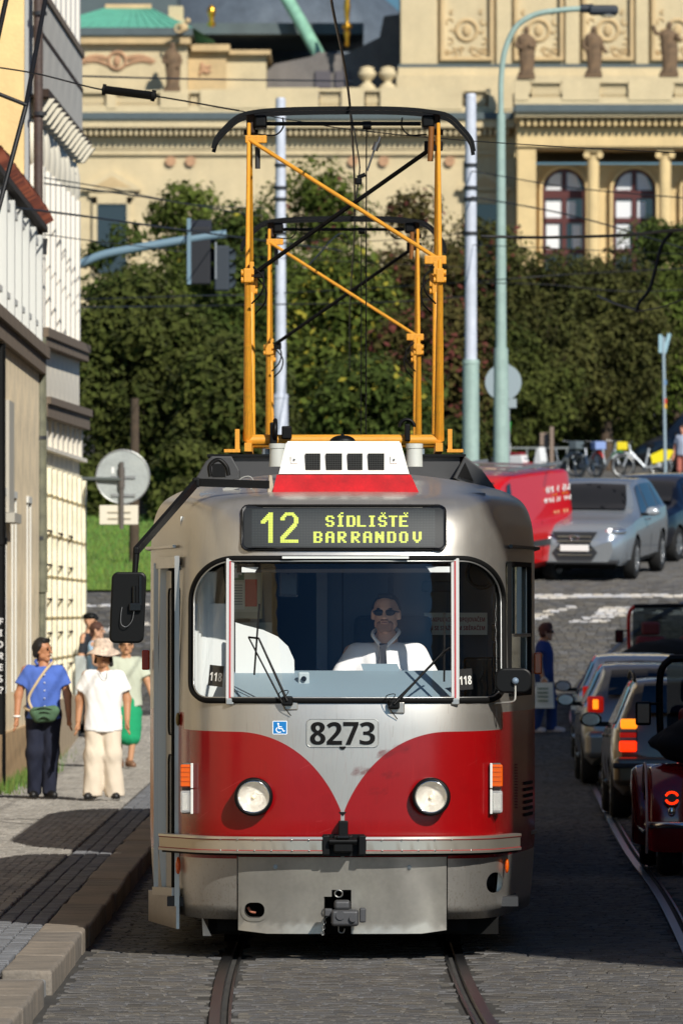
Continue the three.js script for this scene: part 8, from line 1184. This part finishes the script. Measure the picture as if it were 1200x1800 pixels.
// couple at the corner of the white house
{
  const d = 113, J = std(1.74);
  person('man in a black cap at the corner of the white house', PED(158, d + 1.2), 1.2, { J, skin: '#c09070', wear: (J, q) => [['jacket', shirt(J, 0.86, 0.18, 0.9, 0.07), 0.05, cloth('#22252c'), 0.008], ['trousers', trousers(J), 0.05, cloth('#2a3040'), 0.008], ['cap', [ell(q(0, 0.085, -0.01), [0.1, 0.06, 0.108]), cap(q(-0.03, 0.06, 0.1), q(0.03, 0.06, 0.1), 0.02)], 0.02, M.black, 0.001]], feet: [[-0.09, 0, 0], [0.09, 0, 0]] });
  const J2 = std(1.66, { elL: [0.25, 1.14, 0.08], wrL: [0.16, 1.02, 0.22], wrR: [-0.16, 1.0, 0.22], elR: [-0.25, 1.12, 0.05] });
  person('person in a light blue top holding a dark bag by the wall corner', PED(170, d), 1.35, { J: J2, skin: '#c89a7c', hair: (q) => [ell(q(0, 0.045, -0.02), [0.09, 0.09, 0.1]), cap(q(0, 0.0, -0.06), q(0, -0.05, -0.07), 0.05)], hairHex: '#4a2c20', wear: (J) => [['top', shirt(J, 0.9, 0.165, 0.5, 0.075), 0.05, cloth('#a8c8e6'), 0.008], ['jeans', trousers(J, 0.095, 0.07, 0.06), 0.05, cloth('#33466e'), 0.008]], feet: [[-0.09, 0, 0], [0.09, 0, 0]] });
  const b = thing('handbag', 'dark handbag held in front of the light blue top', 'bag'); b.position.set(...PED(174, d)); part('pouch', rbox(0.16, 0.2, 0.26, 0.04, 0.2, 0.92, 0.0), plain('#1a2234', 0.6), b); part('buckle', rbox(0.02, 0.03, 0.04, 0.005, 0.26, 0.98, 0.1), M.chrome, b); part('handle', new THREE.TorusGeometry(0.08, 0.01, 6, 18, 3.14).rotateY(1.57).translate(0.2, 1.02, 0), M.black, b);
}
// woman in navy crossing on the right with a white shopping bag
{
  const d = 116, J = std(1.62, { elL: [0.22, 1.12, -0.03], wrL: [0.21, 0.88, 0.03], elR: [-0.23, 1.12, -0.03], wrR: [-0.23, 0.88, 0.03], knL: [0.09, 0.5, 0.1], anL: [0.09, 0.1, 0.1], anR: [-0.09, 0.1, -0.14], knR: [-0.09, 0.5, -0.02], head: [0, 1.585, 0.05] });
  const pos = [(955 - 600) * d / FOC, GY(d) + 0.01, -d];
  const [t] = person('woman in navy top and jeans crossing behind the tram', pos, 1.35, { J, skin: '#c08a68', glasses: true, hair: (q) => [ell(q(0, 0.045, -0.025), [0.098, 0.098, 0.108]), cap(q(-0.06, -0.02, -0.05), q(0.06, -0.02, -0.05), 0.058), cap(q(0, 0.1, 0.03), q(0, 0.09, -0.04), 0.05)], hairHex: '#4e2418', wear: (J) => [['top', shirt(J, 0.84, 0.2, 0.45, 0.085), 0.06, cloth('#2c3a72'), 0.008], ['jeans', trousers(J, 0.12, 0.085, 0.075, 0.16), 0.05, cloth('#1f3768'), 0.008]], feet: [[-0.09, -0.12, 0], [0.09, 0.14, 0]], shoe: '#c8b8b2' });
  const b = thing('shopping_bag', 'white printed shopping bag carried by the woman in navy', 'bag'); b.position.set(pos[0], pos[1], pos[2]); b.rotation.y = 1.35;
  const bg = new THREE.BoxGeometry(0.09, 0.38, 0.28, 4, 10, 8), bp = bg.attributes.position; for (let i = 0; i < bp.count; i++) { const y = bp.getY(i) / 0.38 + 0.5; bp.setX(i, bp.getX(i) * (1.2 - 0.9 * y) + 0.012 * noise.noise(bp.getY(i) * 9, bp.getZ(i) * 9, 1)); bp.setZ(i, bp.getZ(i) * (1.02 - 0.12 * y)); } bg.computeVertexNormals(); part('bag_body', bg.translate(-0.25, 0.56, 0.06), plain('#d6d8cf', 0.6), b); for (let k = 0; k < 4; k++) part('printed_bar', box(0.006, 0.02, 0.16, -0.318, 0.66 - k * 0.06, 0.05), plain('#4c6a50', 0.6), b); part('handle', tube([V(-0.25, 0.77, 0.0), V(-0.24, 0.83, 0.05), V(-0.25, 0.77, 0.12)], 0.008, 14, 6), plain('#d6d8cf', 0.6), b);
}
// passer-by at the far right edge
{
  const d = 209, J = std(1.72); person('person in a pale top at the far right edge by the minibus', [(1200 - 600) * d / FOC, GY(d), -d], -0.6, { J, skin: '#c58a70', cell: 0.02, hair: (q) => [ell(q(0, 0.05, -0.02), [0.092, 0.09, 0.1])], wear: (J) => [['top', shirt(J, 0.9, 0.17, 0.6), 0.05, cloth('#a9b2c4'), 0.006], ['shorts', [...trousers(J).slice(0, 2), cap(J.hipR, J.knR, 0.1, 0.085)], 0.05, cloth('#b0685a'), 0.006]], bare: [cap(J.knL, J.anL, 0.055, 0.04), cap(J.knR, J.anR, 0.055, 0.04)], feet: [[-0.1, 0, 0], [0.1, 0, 0]] });
}
// tram driver behind the windscreen
{
  const o = tram1.position, c = TP(678, 1080, 1.0), base = V(c.x, c.y - 1.6, c.z).add(o);
  const J = { neck0: [0, 1.44, -0.02], neck1: [0, 1.52, -0.01], head: [0, 1.6, 0], shL: [0.21, 1.36, -0.02], shR: [-0.22, 1.36, -0.02], elL: [0.33, 1.1, 0.12], elR: [-0.31, 1.12, 0.1], wrL: [0.3, 1.06, 0.36], wrR: [-0.22, 1.1, 0.34], hipL: [0.1, 0.85, -0.1], hipR: [-0.1, 0.85, -0.1], knL: [0.16, 0.8, 0.3], knR: [-0.16, 0.8, 0.3], anL: [0.16, 0.4, 0.32], anR: [-0.16, 0.4, 0.32] };
  const [t, q] = person('tram driver in white shirt, dark tie and sunglasses behind the windscreen', base.toArray(), -0.12, { J, glasses: true, beard: true, skin: '#cfa286', cell: 0.012, curl: 0.9, handDir: [[0, -0.25, 1], [0, -0.25, 1]], hair: (q) => [ell(q(0, 0.06, -0.036), [0.084, 0.076, 0.088]), cap(q(-0.034, 0.112, 0.028), q(0.034, 0.114, 0.028), 0.018), cap(q(-0.074, 0.04, -0.03), q(-0.07, -0.005, -0.045), 0.018), cap(q(0.074, 0.04, -0.03), q(0.07, -0.005, -0.045), 0.018)], hairHex: '#15110f', wear: (J) => [['shirt', [...shirt(J, 0.86, 0.2, 0.72, 0.085), ell([0, 1.1, 0.04], [0.22, 0.22, 0.17])], 0.06, cloth('#ecedee', 0.02), 0.007], ['trousers', trousers(J, 0.1, 0.08, 0.07), 0.05, cloth('#14161c'), 0.004]], feet: [[-0.16, 0.34, 0, 0, 0.32], [0.16, 0.34, 0, 0, 0.32]] });
  garment('beard', [cap(q(-0.03, -0.066, 0.058), q(0.03, -0.066, 0.058), 0.024), cap(q(-0.022, -0.086, 0.056), q(0.022, -0.086, 0.056), 0.028), cap(q(-0.02, -0.036, 0.08), q(0.02, -0.036, 0.08), 0.005)], 0.01, 0.005, plain('#9a7560', 0.9), t, 0.002);
  part('mouth', tube([V(...q(-0.02, -0.053, 0.088)), V(...q(0, -0.052, 0.0935)), V(...q(0.02, -0.053, 0.088))], 0.003, 8, 6), plain('#8f5e50', 0.6), t);
  part('collar', [tube([V(-0.015, 1.4, 0.115), V(-0.075, 1.465, 0.055), V(-0.07, 1.5, -0.05), V(0, 1.515, -0.08), V(0.07, 1.5, -0.05), V(0.075, 1.465, 0.055), V(0.015, 1.4, 0.115)], 0.012, 30, 6)], cloth('#eeeeee', 0.02), t);
  const tie = extrude(poly([[-0.022, 1.415], [0.022, 1.415], [0.016, 1.375], [0.042, 1.1], [0, 1.06], [-0.042, 1.1], [-0.016, 1.375]]), 0.01, 0.003); const tp = tie.attributes.position; for (let i = 0; i < tp.count; i++) tp.setZ(i, tp.getZ(i) + lerp(0.232, 0.132, smooth(1.16, 1.43, tp.getY(i))) + 0.022 * Math.sin(clamp((tp.getY(i) - 1.1) / 0.3, 0, 1) * Math.PI)); tie.computeVertexNormals(); part('tie', tie, cloth('#10151f', 0.1, 0.6), t);
  part('shirt_pocket', [bar(V(0.06, 1.26, 0.165), V(0.13, 1.25, 0.155), 0.006, 0.01)], plain('#9ea2a8', 0.8), t);
}
scene.traverse((o) => { if (o.isMesh && !o.isSky) { o.castShadow = true; o.receiveShadow = true; } });
renderer.render(scene, camera);
